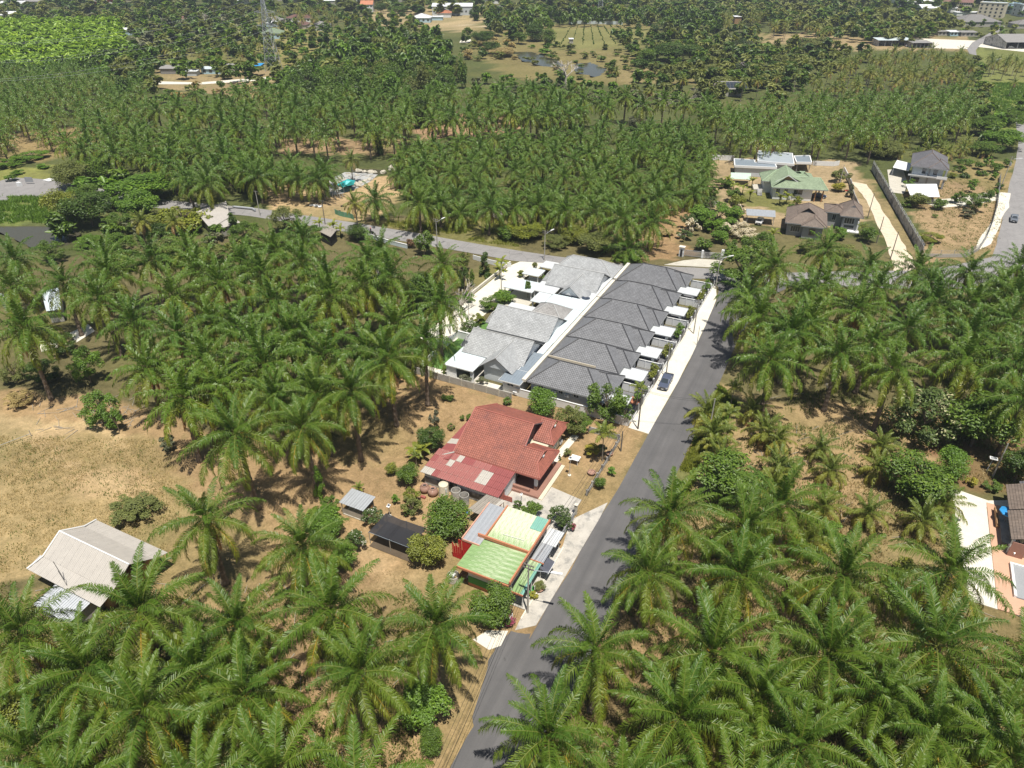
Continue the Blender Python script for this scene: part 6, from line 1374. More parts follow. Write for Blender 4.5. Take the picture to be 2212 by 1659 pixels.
def wires(p, q, k, lab, sag=.8, dz=0):
    b = MB()
    for i in range(k): o_ = Vector((.35 * i - .17 * k, 0, -.25 * (i % 3) - dz)); w = wire(p + o_, q + o_, sag); b.solid(w.V, w.F)
    tag(b.build('power_cables', m_wire), lab, 'cable')
wires(T0, G(905, 1760, 8.0), 4, 'black cables running from the lamp-arm pole to lower left'); wires(T1, T0, 4, 'black cables over the green house front', 1.2); wires(T2, T1, 3, 'cables between the pickup pole and dark pole', .7)
wires(T3, T2, 3, 'cables above the concrete verge next to hedge', .7); wires(T4, T3, 3, 'cables from junction pole along the row houses', .8); wires(S[3], S[2], 2, 'cables along the crossroad near the concrete lane'); wires(S[2], S[0], 2, 'cables along the crossroad in its middle', 1); wires(S[0], S[1], 2, 'cables along the crossroad at the left', 1); wires(T4, S[3], 2, 'cables crossing above the far row houses', 1.5); wires(T1, T5, 2, 'pair of cables crossing over the near road')
# lattice pylon
def pylon(u, v, H, lab, w=7.0, rot=.4):
    p = G(u, v); t = thing('transmission_tower', lab, 'transmission tower', (p.x, p.y, 0), rot=rot); hw = lambda z: (w / 2) * (1 - z / H) ** 1.15 + .55
    lv = [0]; 
    while lv[-1] < H * .97: lv.append(min(H, lv[-1] + max(2.2, hw(lv[-1]) * 1.7)))
    cr = ((-1, -1), (1, -1), (1, 1), (-1, 1)); q = lambda c, z: Vector((cr[c][0] * hw(z), cr[c][1] * hw(z), z))
    for c in range(4):
        b = MB()
        for a, e in zip(lv, lv[1:]): b.tube(q(c, a), q(c, e), .13, n=4, cap=False)
        b.build('leg', m_steel, t)
    b = MB()
    for a, e in zip(lv, lv[1:]):
        for c in range(4):
            d = (c + 1) % 4; b.tube(q(c, a), q(d, e), .08, n=4, cap=False); b.tube(q(d, a), q(c, e), .08, n=4, cap=False); b.tube(q(c, e), q(d, e), .07, n=4, cap=False)
    b.build('bracing', m_steel, t)
    for z in (H * .58, H * .75, H * .92):
        b = MB()
        for s in (-1, 1):
            e = Vector((s * 6.0, 0, z + .6))
            for c in (0, 2): r_ = q(c, z); r2 = q(c, z + 1.6); b.tube(Vector((s * abs(r_.x), r_.y, z)), e, .09, n=4); b.tube(Vector((s * abs(r2.x), r2.y, z + 1.6)), e, .08, n=4)
            for k in range(1, 5): b.tube(Vector((s * (hw(z) + (6 - hw(z)) * k / 5), 0, z + .1)), Vector((s * (hw(z) + (6 - hw(z)) * (k + .5) / 5), 0, z + 1.3 - .8 * k / 5)), .06, n=4)
            b.tube(e, e - Vector((0, 0, 1.6)), .12, n=5)
        b.build('crossarm', m_steel, t)
    return p
p1 = pylon(592, 152, 42, 'steel lattice transmission tower rising above the banana plots'); pylon(1296, 32, 34, 'distant thin steel lattice tower behind the pale yard', 5)
b = MB(); o_ = Vector((math.cos(.4), math.sin(.4), 0))
for s in (-6, 6):
    for z in (26, 33, 40): w = wire(p1 + o_ * s + Vector((0, 0, z - 1)), G(-250, 330, 0) + o_ * s + Vector((0, 0, z - 1)), 9, .025, 24); b.solid(w.V, w.F)
tag(b.build('power_cables', m_steel), 'long transmission cables sweeping left from lattice tower', 'cable')
# ------------------------------------------------------------------ distant buildings
def bld(u0, u1, vb, depth, h, lab, wall, roof, kind='gable', rise=1.5, rows=0, cols=0, tilt=0, over=.5, name='building', cat='building', group=None, v1=None, blue=None, open_=False):
    a = G(u0, vb); c = G(u1, v1 or vb); ex = (c - a); w = ex.length; rot = math.atan2(ex.y, ex.x)
    r = thing(name, lab, cat, (a.x, a.y, 0), group, rot if abs(rot) > 1e-4 else .001)
    if not open_: bx(r, 'wall', wall, (0, w, 0, depth, 0, h))
    else:
        bx(r, 'wall', wall, (0, w, depth - .3, depth, 0, h), (0, .3, 0, depth - .35, 0, h), (w - .3, w, 0, depth - .35, 0, h))
        for k in range(1, 5): bx(r, 'post', m_trim_g, (w * k / 5, w * k / 5 + .3, .1, .4, 0, h))
    o = over
    if kind == 'flat':
        b = MB(); b.box(-.2, w + .2, -.2, depth + .2, h + .003, h + .25); b.build('roof', roof, r); bx(r, 'parapet', wall, (-.25, w + .25, -.25, -.05, h + .25, h + .9), (-.25, -.05, -.05, depth, h + .25, h + .9), (w + .05, w + .25, -.05, depth, h + .25, h + .9))
    elif kind == 'mono': b = MB(); wave_sheet(b, (-o, -o, h + .05), (w + o, -o, h + .05), (w + o, depth + o, h + rise), (-o, depth + o, h + rise), .8, .04); b.build('roof', roof, r)
    elif kind == 'gable':
        m_ = depth / 2
        for q in (((-o, -o, h), (w + o, -o, h), (w + o, m_, h + rise), (-o, m_, h + rise)), ((w + o, depth + o, h), (-o, depth + o, h), (-o, m_, h + rise), (w + o, m_, h + rise))):
            b = MB(); wave_sheet(b, *q, .8, .04); b.build('roof', roof, r)
        gable_wall(r, wall, [(0.02, 0, h), (0.02, m_, h + rise - .15), (0.02, depth, h)][::-1]); gable_wall(r, wall, [(w - .02, depth, h), (w - .02, m_, h + rise - .15), (w - .02, 0, h)][::-1])
    else:
        hip(r, -o, w + o, -o, depth + o, h, h + rise, roof, m_cap_b if roof is not m_tile_gr else m_cap_g, 'x' if w > depth else 'y')
    for j in range(rows):
        for i in range(cols):
            win(r, 'y-', 0, w * (i + .5) / cols, h * (j + .35) / rows, min(1.6, w / cols * .5), min(1.4, h / rows * .5), m_trim_d, bars=0)
    for j in range(rows):
        for i in range(max(1, cols // 2)): win(r, 'x+' if u1 < 1106 else 'x-', w if u1 < 1106 else 0, depth * (i + .5) / max(1, cols // 2), h * (j + .35) / rows, 1.3, min(1.4, h / rows * .5), m_trim_d, bars=0)
    return r
m_roofred = M('roof_orange_tile', (.48, .20, .11), .7, .2); m_roofbr = M('roof_red_brown', (.20, .11, .09), .7, .2); m_wb = M('wall_sky_blue', (.42, .58, .66), .8, .08); m_roofg = sheetmat('roof_old_grey', (.26, .25, .24), .8, 0, .25)
m_roofw = sheetmat('roof_bright_white', (.78, .79, .80), .4, 0, .06)
bld(-60, 22, 48, 30, 6, 'brown-walled building with white sheet roof at the far left edge', m_brick, m_roofw, rise=2, rows=1, cols=6)
bld(-40, 44, 22, 30, 5, 'large white-roofed shed at the top left corner', m_wall_w, m_roofw, rise=3)
bld(5, 46, 60, 10, 2.5, 'low white sheet roof among trees at far left', m_wall_b, m_roofw, 'mono', .5)
bld(50, 88, 14, 30, 5, 'grey sheet-roofed building at the top left', m_wall_b, m_roofg, rise=3); bld(86, 108, 8, 24, 5, 'small reddish roof at the top left', m_wall_b, m_roofbr, rise=3)
bld(130, 158, 9, 26, 4, 'flat grey roof in a gap of bamboo at top left', m_wall_b, m_roofg, rise=2)
bld(198, 232, 16, 30, 6, 'grey-roofed house with red front gable among bamboo', m_red, m_roofg, rise=5); bld(222, 266, 17, 14, 4, 'low grey shed beside the red-gabled house', m_wall_b, m_roofg, 'mono', 1)
bld(262, 282, 3, 20, 5, 'orange-pink roof at the top edge left of centre', m_wall_c, m_roofred, rise=3)
bld(264, 290, 76, 12, 3.5, 'small white-roofed house behind the bright green rubber wood', m_wb, m_roofw, rise=1.5); bld(242, 256, 71, 8, 2.5, 'tiny white roof left of the small white-roofed house', m_wall_w, m_roofw, 'mono', .4)
bld(392, 414, 50, 14, 3.5, 'rusty brown roof half hidden by a bare tree', m_wall_b, m_roofbr, rise=2); bld(512, 540, 10, 16, 4, 'white and red roofed house near top, left of tower', m_wall_w, m_roofw, rise=1.5)
bld(348, 405, 160, 9, 3, 'grey shed roof with pale end panel at the palm grove edge', m_roofg, m_roofg, rise=1.5)
bld(395, 425, 164, 6, 2.5, 'pale annex roof beside the grey shed at palm grove', m_wall_g, m_roofw, 'mono', .4)
bld(436, 476, 160, 6, 2.8, 'small pale blue house with blue roof beside the gravel road', m_wb, m_sh_b, 'mono', .6, rows=1, cols=3); bld(472, 508, 155, 10, 3, 'grey-roofed house right of the pale blue house', m_wall_b, m_roofg, rise=1.2)
bld(548, 562, 152, 8, 2.5, 'bright blue roof fragment beside the lattice tower base', m_wb, m_blue, 'mono', .4)
bld(566, 608, 84, 14, 4, 'pale blue house with green hipped roof behind tower', m_wb, m_tile_gr, 'hip', 3, rows=1, cols=3)
bld(566, 604, 54, 20, 3.5, 'cluster of grey-brown roofs above the green-roofed house', m_wall_b, m_tile_w, 'hip', 3); bld(575, 600, 58, 8, 3, 'white gabled annex among grey-brown roofs', m_wb, m_roofw, rise=1.4)
bld(617, 676, 48, 14, 3.5, 'long house with brown roof and white columns', m_wall_w, m_roofbr, 'hip', 2.5, rows=1, cols=9)
bld(640, 662, 62, 14, 3, 'maroon hipped roof behind the banana plot', m_wall_b, m_roofbr, 'hip', 2.5); bld(666, 704, 66, 22, 3, 'pale grey roofed house beside the pale maroon roof', m_wall_w, m_tile_w, 'hip', 3)
bld(680, 728, 12, 26, 5, 'long warehouse with pale blue-white roof, left of pair', m_wall_b, m_roofw, rise=2.5); bld(728, 778, 14, 30, 5, 'long warehouse with pale blue-white roof, right of pair', m_wall_b, m_roofw, rise=2.5)
bld(780, 806, 26, 12, 7, 'white two-storey house with bright orange roof', m_wall_w, m_roofred, 'gable', 3.5, rows=2, cols=4)
bld(600, 720, 2, 16, 4, 'row of rusty roofs along the top edge', m_wall_b, m_roofbr, rise=2.5); bld(830, 900, 5, 16, 4, 'grey roofs along the top edge beside trees', m_wall_b, m_roofg, rise=2.5); bld(1040, 1080, 8, 20, 4, 'grey roof with white wall at top beyond the hall', m_wall_w, m_roofg, rise=2)
bld(934, 1020, 33, 26, 8, 'large white metal hall with low-pitched roof', m_wall_g, m_roofw, rise=2.2, rows=1, cols=10); bld(1040, 1085, 24, 12, 4, 'low grey shed right of the white hall', m_wall_b, m_roofg, rise=1)
bld(944, 974, 38, 14, 4, 'house with faded orange tiled roof before the white hall', m_wall_w, m_roofred, 'hip', 3); bld(890, 930, 49, 16, 4, 'pale blue house with bright white roof in front of orange roof', m_wb, m_roofw, 'hip', 3.2, rows=1, cols=4); bld(928, 956, 44, 8, 3, 'white flat annex between blue and orange-roofed houses', m_wb, m_roofw, 'mono', .3)
bld(925, 947, 130, 9, 4, 'orange tile roof peeking out of dark trees', m_wall_c, m_roofred, 'hip', 2.5)
sheet('sand_patch', GP([(992, 92), (996, 86), (1016, 84), (1019, 90), (1010, 93)]), .05, m_conc_w)
bld(1356, 1372, 49, 10, 3, 'small hut with white roof at the end of the metal fence', m_wall_b, m_roofw, 'mono', .4); bld(1398, 1420, 42, 14, 3, 'turquoise-roofed house near the long metal fence', m_wall_w, m_sh_t, rise=2.4); bld(1415, 1438, 37, 14, 4, 'grey-roofed house beside the turquoise roof', m_wall_b, m_roofg, 'hip', 4)
a_, c_ = G(1228, 51), G(1345, 53); f = thing('metal_fence', 'long pale blue metal sheet fence behind the vegetable field', 'fence', (a_.x, a_.y, 0))
for k in range(24): p, q = a_.lerp(c_, k / 24), a_.lerp(c_, (k + .97) / 24); b = MB(); b.bar(p, q, .12, 2.6); b.build('fence_panel', m_sh_b if k % 3 else m_sh_z, f)
bld(1230, 1238, 94, 5, 3.0, 'tiny pump hut with white roof on the brown field', m_wall_b, m_roofw, 'mono', .3); bld(1586, 1600, 52, 7, 6, 'brown hut on stilts with white roof among palms', m_wood, m_roofw, 'mono', .4)
r = bld(1552, 1602, 208, 10, 3.5, 'roof with dark solar panels beyond the palm grove', m_wall_b, m_roofg, rise=3)
for k in range(8):
    for j in range(2): b = MB(); w_ = 1.55; x0 = .8 + k * 1.7; zf = lambda y: 3.5 + .14 + 3 * (y + .5) / 5.5; y0, y1 = .2 + j * 2.1, 2.1 + j * 2.1; b.solid([(x0, y0, zf(y0)), (x0 + w_, y0, zf(y0)), (x0 + w_, y1, zf(y1)), (x0, y1, zf(y1)), (x0, y0, zf(y0) + .06), (x0 + w_, y0, zf(y0) + .06), (x0 + w_, y1, zf(y1) + .06), (x0, y1, zf(y1) + .06)], [(0, 3, 2, 1), (4, 5, 6, 7), (0, 1, 5, 4), (1, 2, 6, 5), (2, 3, 7, 6), (3, 0, 4, 7)]); b.build('solar_panel', m_glass, r)
bld(2022, 2095, 24, 16, 9, 'long three-storey white block with red-brown roof', m_wall_c, m_roofbr, 'gable', 3, 3, 16, v1=27); bld(1940, 2022, 16, 24, 5, 'white market roofs left of the long three-storey block', m_wall_w, m_roofw, rise=2.5); bld(1990, 2066, 27, 18, 4, 'white gabled shed in front of the three-storey block', m_wall_w, m_roofw, rise=3)
bld(2108, 2164, 37, 20, 12.5, 'cream four-storey apartment block with grid of small windows', m_wall_c, m_sh_b, 'flat', 0, 4, 5, v1=40); bld(2171, 2200, 30, 16, 9, 'blue and white three-storey building right of apartment block', m_wb, m_sh_b, 'flat', 0, 3, 3); bld(2203, 2240, 36, 16, 10, 'white building cut by the top right edge', m_wall_w, m_sh_b, 'flat', 0, 3, 4)
bld(2066, 2120, 34, 8, 3, 'low white garages below the apartment block', m_wall_w, m_roofw, 'mono', .3); bld(2075, 2160, 58, 26, 4, 'wide old grey hipped roof below the apartment block', m_wall_b, m_roofg, 'hip', 5)
bld(2026, 2050, 77, 8, 3, 'low grey shop roof at left of the roadside row', m_wall_b, m_roofg, 'mono', .6, 1, 3); bld(2052, 2074, 78, 8, 3, 'white shop roof in the middle of roadside row', m_wb, m_roofw, 'mono', .6, 1, 3); bld(2076, 2111, 79, 8, 3, 'rusty grey shop roof at right of the roadside row', m_wall_b, m_roofg, 'mono', .6, 1, 4)
bld(1896, 1968, 100, 10, 4, 'long pale grey open shed behind coconut palms, left half', m_wall_d, m_sh_b, 'mono', .8, open_=True); bld(1970, 2012, 104, 10, 3.5, 'long pale grey open shed behind coconut palms, right half', m_wall_d, m_roofg, 'mono', .6, open_=True)
bld(2170, 2300, 106, 28, 4.5, 'large open barn with dark grey roof at right edge', m_wall_d, m_roofg, rise=4, open_=True); bld(2196, 2260, 62, 14, 3.5, 'dark roof with a bright blue patch at right edge', m_wall_b, m_roofg, 'hip', 3)
bld(1818, 1846, 75, 9, 2.6, 'dark hut with bright blue tarp roof on the bare strip', m_dark, m_blue, 'mono', .5)
vehicle('parked_car', 'white car parked at the mouth of the large open barn', 'car', G(2183, 104), R(20), bpy.data.materials['paint_white'], 'car'); vehicle('parked_car', 'pale car inside the long open shed behind coconut palms', 'car', G(1962, 101), R(10), bpy.data.materials['paint_silver2'], 'car')
b = MB(); p = G(57, 397); b.bar(p + Vector((0, 0, .6)), p + Vector((2.6, 1.0, .6)), .1, 1.7); b.tube(p, p + Vector((0, 0, 2.2)), .05); tag(b.build('billboard', m_trim_g), 'grey sign board standing by the bend of the left road', 'sign')
b = MB(); p = G(107, 390); b.box(p.x - 1.6, p.x + 1.6, p.y - 1.2, p.y + 1.2, .1, .35); tag(b.build('white_panel', m_trim_w), 'white panel lying on the grass above left road', 'panel')
b = MB(); p = G(43, 402); b.box(p.x - .8, p.x + .8, p.y - .5, p.y + .5, 0, 1.3); tag(b.build('kiosk', m_trim_w), 'small white kiosk at the left road verge', 'kiosk')
# ------------------------------------------------------------------ oil palms placed one by one
prng = random.Random(2024)
OP = [ # u, v, trunk height, label
 (50, 1354, 11, 'oil palm at the lower left edge, left of the farmhouse zinc roof'),
 (295, 1314, 11, 'oil palm standing over the near slope of the old farmhouse roof'),
 (500, 1341, 11, 'large oil palm right of the farmhouse in the lower left'),
 (307, 1531, 11.5, 'big oil palm nearest the bottom edge left of centre with dense arching fronds'),
 (537, 1489, 11, 'oil palm with upright pale spears, second from lower left big palm'),
 (62, 1624, 8, 'darker lower oil palm in the bottom left corner'),
 (603, 1662, 11, 'oil palm cut by the bottom edge with tall ladder-like fronds'),
 (770, 1720, 11, 'oil palm mostly below the bottom edge, fronds reaching up'),
 (785, 1456, 12.5, 'biggest glossy oil palm at bottom centre-left with orange-tipped frond'),
 (933, 1354, 12, 'oil palm leaning over the verge beside slab by the near road'),
 (705, 1316, 10.5, 'yellow-green oil palm below the large dry yard bush'),
 (445, 1124, 11.5, 'lone oil palm standing between dry field and farmhouse roof'),
 (515, 930, 14, 'tall oil palm above the dry yard left of the small shed'),
 (660, 922, 13, 'tall oil palm shading the yard left of the lemon bush'),
 (758, 842, 13.5, 'tall oil palm at the yard edge left of the two bare trunks'),
 (653, 1180, 9, 'oil palm in the yard in front of two rounded bushes'),
 (315, 797, 10.5, 'oil palm whose trunk rises beside bright green saplings'),
 (913, 737, 13, 'tall slender-trunked oil palm closest to the block wall'),
 (842, 775, 14, 'thin oil palm with a long bare trunk in the dry yard'),
 (235, 587, 13, 'tall palm above the pale clearing with drooping yellow fronds'),
 (135, 612, 12.5, 'palm with a long dark trunk over bright blue roof'),
 (47, 710, 15, 'tall palm at the left edge above the dry clearing with yellow fronds'),
 (287, 697, 12, 'bushy oil palm between the clearing and dense grove'),
 (375, 640, 12, None), (475, 610, 12, None), (435, 777, 12, None), (325, 560, 12, None), (25, 560, 12, 'palm at the left edge just below the muddy pond'),
 (30, 620, 12, None), (708, 640, 13, 'broad oil palm in the middle of left grove with star-shaped crown'), (783, 615, 13, None), (848, 600, 13, None),
 (953, 572, 11, 'oil palm beside white-stemmed trees near the crossroad'), (658, 565, 12, None), (568, 590, 12, None), (585, 650, 12, None), (660, 712, 12.5, None),
 (793, 752, 13, 'palm with brown skirt of dead fronds near the white wall'), (853, 700, 11, 'palm with hanging dead fronds behind the tall slender one'), (578, 785, 12, None), (698, 768, 12, None), (600, 860, 12, None), (385, 720, 12, None), (505, 705, 12, None), (390, 860, 12, None), (455, 690, 12, None), (545, 745, 12, None), (620, 720, 12, None), (480, 830, 12, None), (690, 850, 12, None),
 (1291, 1406, 10.5, 'oil palm arching over the road edge, third up from the bottom'),
 (1186, 1581, 10.5, 'oil palm at the bottom edge touching the near road'),
 (1468, 1551, 10.5, 'oil palm with tall spears at bottom centre-right'),
 (1541, 1404, 10, 'oil palm with orange midribs, right of the road-edge palm'),
 (1401, 1234, 10.5, 'oil palm overhanging the road opposite the green house'),
 (1453, 1109, 10.5, 'oil palm overhanging the road just below the round leafy tree'),
 (1601, 1239, 10, 'oil palm in the third rank right of the green house road stretch'),
 (1684, 1100, 10, 'oil palm under the young coconut palms at centre right'), (1600, 1135, 9.5, 'shaded oil palm behind the round leafy tree'),
 (1786, 1404, 10.5, 'large oil palm in the lower right block, left of centre pair'),
 (2029, 1399, 10.5, 'large star-shaped oil palm in the lower right block'),
 (1734, 1599, 10.5, 'oil palm cut by the bottom edge, right of the spear-topped palm'),
 (2009, 1579, 10, 'oil palm near the bottom edge with yellowing ragged fronds'),
 (1818, 1240, 10, 'oil palm below the bright coconut palms'), (2049, 1232, 10.5, 'oil palm reaching over the pale paving of the right edge house'),
 (2215, 1440, 10, 'oil palm half outside the right edge'), (2200, 1640, 10, 'oil palm in the bottom right corner'), (1960, 1740, 10, 'oil palm below the bottom edge at right, only fronds showing'), (1330, 1720, 10, 'oil palm below the bottom edge beside the road palm'), (1600, 1740, 10, 'oil palm below the bottom edge at centre right'), (1640, 1500, 9.5, 'oil palm filling the gap between two large right-hand palms'), (1900, 1500, 9.5, None), (2150, 1560, 9.5, None), (160, 1700, 10, 'oil palm below the bottom edge at far left'), (420, 1730, 10, 'oil palm below the bottom edge under the big left palm'), (430, 1450, 10, None), (180, 1440, 9, None),
 (1669, 575, 11, None), (1874, 575, 10.5, 'oil palm hiding the foot of the dirt track'), (1984, 582, 10.5, 'oil palm in front of the long stained wall end'), (2094, 585, 10.5, 'oil palm in front of the curved boundary fence'), (2201, 577, 10.5, 'oil palm over the wide road at the right edge'),
 (1746, 627, 11, None), (1854, 665, 11, None), (1959, 707, 11, None), (2099, 722, 11, None), (1709, 717, 11, None), (1814, 765, 12, 'palm with bare trunk over the shaded clearing at right'), (1931, 797, 12, 'palm with long dark trunk beside the pale-flowered tree'), (1671, 775, 12, 'palm overhanging the near road below its junction shade'), (2081, 775, 11, None), (2096, 655, 11, None), (1641, 685, 11, 'palm leaning over the near road opposite the row houses'), (2180, 690, 11, None), (2190, 790, 11, None), (1780, 540, 10.5, None), (1750, 700, 11, None), (1880, 740, 11, None), (2020, 650, 11, None), (2210, 860, 11, None), (1610, 640, 10, None),
 (1223, 457, 7, 'pale-tipped palm above yellowish hedge by the crossroad'), (1346, 472, 9, 'largest palm on the far side of crossroad near the dry bank'), (1408, 480, 8, 'yellowish palm at the dry grassy bank'), (1161, 442, 7, None), (1281, 457, 7, None), (1423, 430, 7, None), (1356, 537, 2.5, 'stemless young oil palm on the bank by crossroad'), (1055, 447, 8, 'palm with one hanging pale frond beyond the crossroad'), (905, 440, 8, None), (810, 432, 6.5, 'palm on the sandy verge with brown frond'), (993, 462, 4, None), (950, 440, 7, None), (1110, 450, 7, None),
 (618, 378, 7.5, None), (645, 385, 7.5, None), (683, 390, 7.5, 'palm with bare trunk beside the teal tent'), (703, 375, 7.5, 'palm directly left of the teal tent'), (590, 370, 7.5, None),
]
for u, v, h, lab in OP:
    g = None if lab else 'unremarkable oil palms of the plantations'
    lab = lab or ('oil palm in the dense left grove between field and crossroad' if u < 1000 and v > 500 else 'oil palm in the dense right-hand grove beside the near road' if u > 1550 and v < 900 else 'oil palm in the lower right block' if v > 1000 and u > 1200 else 'oil palm on the lower left among big fronds' if v > 1000 else 'oil palm on the far verge of the crossroad')
    palm(u, v, h * prng.uniform(.96, 1.04), lab, g, prng)
counts = {'oil': len(OP), 'coco': 0}
extra_oil = []; extra_coco = []
def filler(kind, hlo, hhi, lab, group, size=1.0, cap=300, sizes=(0.92, 1.08)):
    def fn(q, rng):
        h = rng.uniform(hlo, hhi); s = size * rng.uniform(*sizes)
        if counts[kind] < cap: counts[kind] += 1; palm(0, 0, h, lab, group, rng, kind, size=s, xy=q)
        else: (extra_oil if kind == 'oil' else extra_coco).append((q[0], q[1], h, s, rng.uniform(0, 6.28))); placed.append(q)
    return fn
fill([(225, 560), (560, 512), (640, 505), (760, 520), (890, 528), (975, 545), (960, 690), (860, 720), (880, 800), (760, 850), (560, 900), (330, 830), (200, 690)], 12, 8.6, filler('oil', 11, 13.5, 'oil palm in the dense left grove between field and crossroad', 'unremarkable oil palms of the plantations'), 7.2, 1)
fill([(1650, 560), (2290, 560), (2290, 830), (1950, 800), (1700, 790), (1650, 700)], 11, 9, filler('oil', 10, 12, 'oil palm in the dense right-hand grove beside the near road', 'unremarkable oil palms of the plantations'), 7.4, 2)
fill([(835, 350), (900, 300), (1500, 255), (1545, 310), (1520, 400), (1460, 440), (1300, 455), (1100, 440), (900, 425)], 5.5, 7.4, filler('oil', 4.2, 6.5, 'young oil palm in the dense low block beyond the crossroad', 'young oil palms beyond the crossroad', .80), 6.2, 3)
fill([(165, 285), (560, 280), (560, 385), (480, 425), (400, 420), (380, 375), (330, 355), (170, 335)], 8, 8.2, filler('oil', 7.5, 10, 'oil palm in the wedge between far left plantation and crossroad', 'oil palms of the left wedge', .95), 6.8, 33)
fill([(545, 345), (735, 350), (720, 395), (600, 400), (540, 380)], 6.5, 8, filler('oil', 6, 8, 'palm in the small grove left of the teal tent', 'palms left of the teal tent', .85), 6.8, 4)
fill([(330, 230), (560, 190), (1000, 195), (1080, 190), (1400, 215), (1560, 225), (1560, 290), (1500, 250), (900, 280), (840, 255), (820, 275), (560, 280), (330, 335), (120, 305), (240, 260)], 10, 8.6, filler('oil', 9, 12, 'oil palm in the middle plantation behind the sandy clearing', 'oil palms of the wide middle plantation', .92, 400), 7, 5)
fill([(1560, 230), (1760, 215), (2100, 190), (2110, 260), (1960, 290), (1900, 300), (1560, 310)], 9, 9, filler('oil', 8, 11, 'oil palm in the grove behind the green-roofed house', 'oil palms behind the green-roofed house', .95, 400), 7, 6)
fill([(-60, 140), (150, 135), (330, 190), (310, 225), (170, 265), (-60, 320)], 8, 8.8, filler('oil', 6.5, 8.5, 'oil palm in the far left plantation', 'oil palms of the far left plantation', .9, 400), 7, 7)
for (u, v, h, s, lab) in ((768, 442, 9.5, 1, 'coconut palm with thin white trunk at the crossroad edge'), (757, 345, 8, .9, 'yellow-crowned palm just above the teal tent'),
    (1781, 970, 2.0, .85, 'young coconut palm uppermost in the sunny patch'), (1789, 1015, 2.2, .85, 'young coconut palm second from top in the sunny patch'), (1889, 1010, 2.4, .9, 'young coconut palm left of the round dense tree'), (1784, 1095, 2.6, .9, 'young coconut palm with pale yellow lower fronds'), (1882, 1107, 2.6, .95, 'young coconut palm with orange hanging frond'), (1997, 1122, 2.6, .95, 'young coconut palm just left of the white paving'), (1896, 962, 2.0, .85, 'young coconut palm in shade below the pale-flowered tree'), (1686, 955, 2.6, .95, 'bright young coconut palm with yellow stalks above the verge trees'), (1674, 1010, 2.2, .9, 'young coconut palm behind the round leafy tree, upper'), (1674, 1045, 2.2, .9, 'young coconut palm behind the round leafy tree, lower'), (2029, 1085, 2.4, .9, 'young coconut palm beneath the round dense tree'), (1651, 930, 2.4, .9, 'orange-tinged young coconut palm near areca palms'), (1621, 885, 2.2, .85, 'young coconut palm among the areca palms'),
    (1333, 277 - 125, 9, .9, 'coconut palm standing alone by the brown pond'), (1476, 172, 9, .9, 'coconut palm in front of olive bamboo'), (1409, 197, 9, .9, 'pale-fronded coconut palm above the middle plantation'), (1606, 178, 9, .9, 'coconut palm right of the purple flowering trees'), (1640, 175, 9, .9, 'coconut palm second right of the purple flowering trees'), (1675, 165, 9, .9, 'coconut palm with drooping pale crown left of the coconut grove'), (1722, 160, 9, .9, 'coconut palm at left corner of the coconut grove'), (1760, 175, 9, .9, 'coconut palm beside tall leaning areca palms'), (370, 480, 7, .9, 'coconut palm behind the umbrella-shaped tree'), (300, 478, 7, .9, 'coconut palm with orange lower frond near the pond trees'), (2190, 178, 7, .8, 'yellow-crowned palm in the bright green meadow'), (1090, 30, 10, 1, 'tall coconut palm behind the white hall, near')):
    palm(u, v, h, lab, None, prng, 'coco', size=s); counts['coco'] += 1
fill([(1840, 125), (1960, 112), (2090, 118), (2120, 190), (2060, 215), (1770, 215), (1760, 170)], 10, 8.5, filler('coco', 9, 13, 'coconut palm in the upper right coconut grove', 'coconut palms of the upper right grove', 1.0), 6.5, 8)
fill([(2130, 125), (2230, 130), (2230, 150), (2140, 150)], 6, 9, filler('coco', 6, 8, 'dark palm on the grass by the open barn', 'palms on the grass by the open barn'), 6, 9)
fill([(1500, 850), (1560, 835), (1660, 880), (1960, 1000), (1980, 1130), (1760, 1190), (1640, 1080), (1500, 960)], 2.4, 6.0, filler('coco', 1.6, 3.0, 'young yellow-green coconut palm in the sunny patch right of the road', 'young coconut palms in the sunny patch', 1.0, sizes=(.8, 1.1)), 5.2, 88)
fill([(1890, 300), (2140, 310), (2120, 330), (1990, 335), (1900, 330)], 2.5, 6.5, filler('coco', 1.5, 3, 'yellowish young coconut palm behind the two-storey blue house', 'young coconut palms behind the two-storey house', .85), 4.5, 10)
fill([(560, 15), (720, 15), (740, 45), (560, 50)], 9, 17, filler('coco', 8, 11, 'coconut palm among houses at top left', 'coconut palms among the top left houses'), 10, 11)
fill([(1560, 60), (1640, 60), (1840, 90), (1830, 80), (1700, 40), (1560, 25)], 9, 20, filler('coco', 8, 12, 'coconut palm among the upper right woods', 'coconut palms of the upper right woods'), 9, 12)
fill([(560, 120), (340, 120), (330, 100), (560, 90)], 6, 20, filler('coco', 5, 8, 'coconut palm beside the lattice tower woods', 'coconut palms near the lattice tower'), 9, 13)
for (u, v, h, s, lab) in ((1586, 837, 4, 1.1, 'areca palm with yellow crown, topmost of the verge cluster'), (1578, 890, 4, 1.1, 'areca palm second from top in the verge cluster'), (1571, 928, 3.5, 1.0, 'areca palm third from top in the verge cluster'), (1543, 955, 3, 1.0, 'yellow areca palm lowest and leftmost in the verge cluster'), (1306, 935, 5.5, 1.3, 'foxtail palm standing in the red house garden'), (1378, 838, 5, .9, 'yellow-crowned small palm at corner of the nearest row house'), (1864, 490, 3, 1, 'small palm beside the green round tree by the track'), (898, 985, 2, .6, 'pale seedling palm in the dry yard'), (775, 1052, 1.0, .6, 'small pale palm seedling near the shed'), (1130, 826, 1.2, .6, 'dried small palm by the white wall')):
    palm(u, v, h, lab, None, prng, 'areca', size=s)
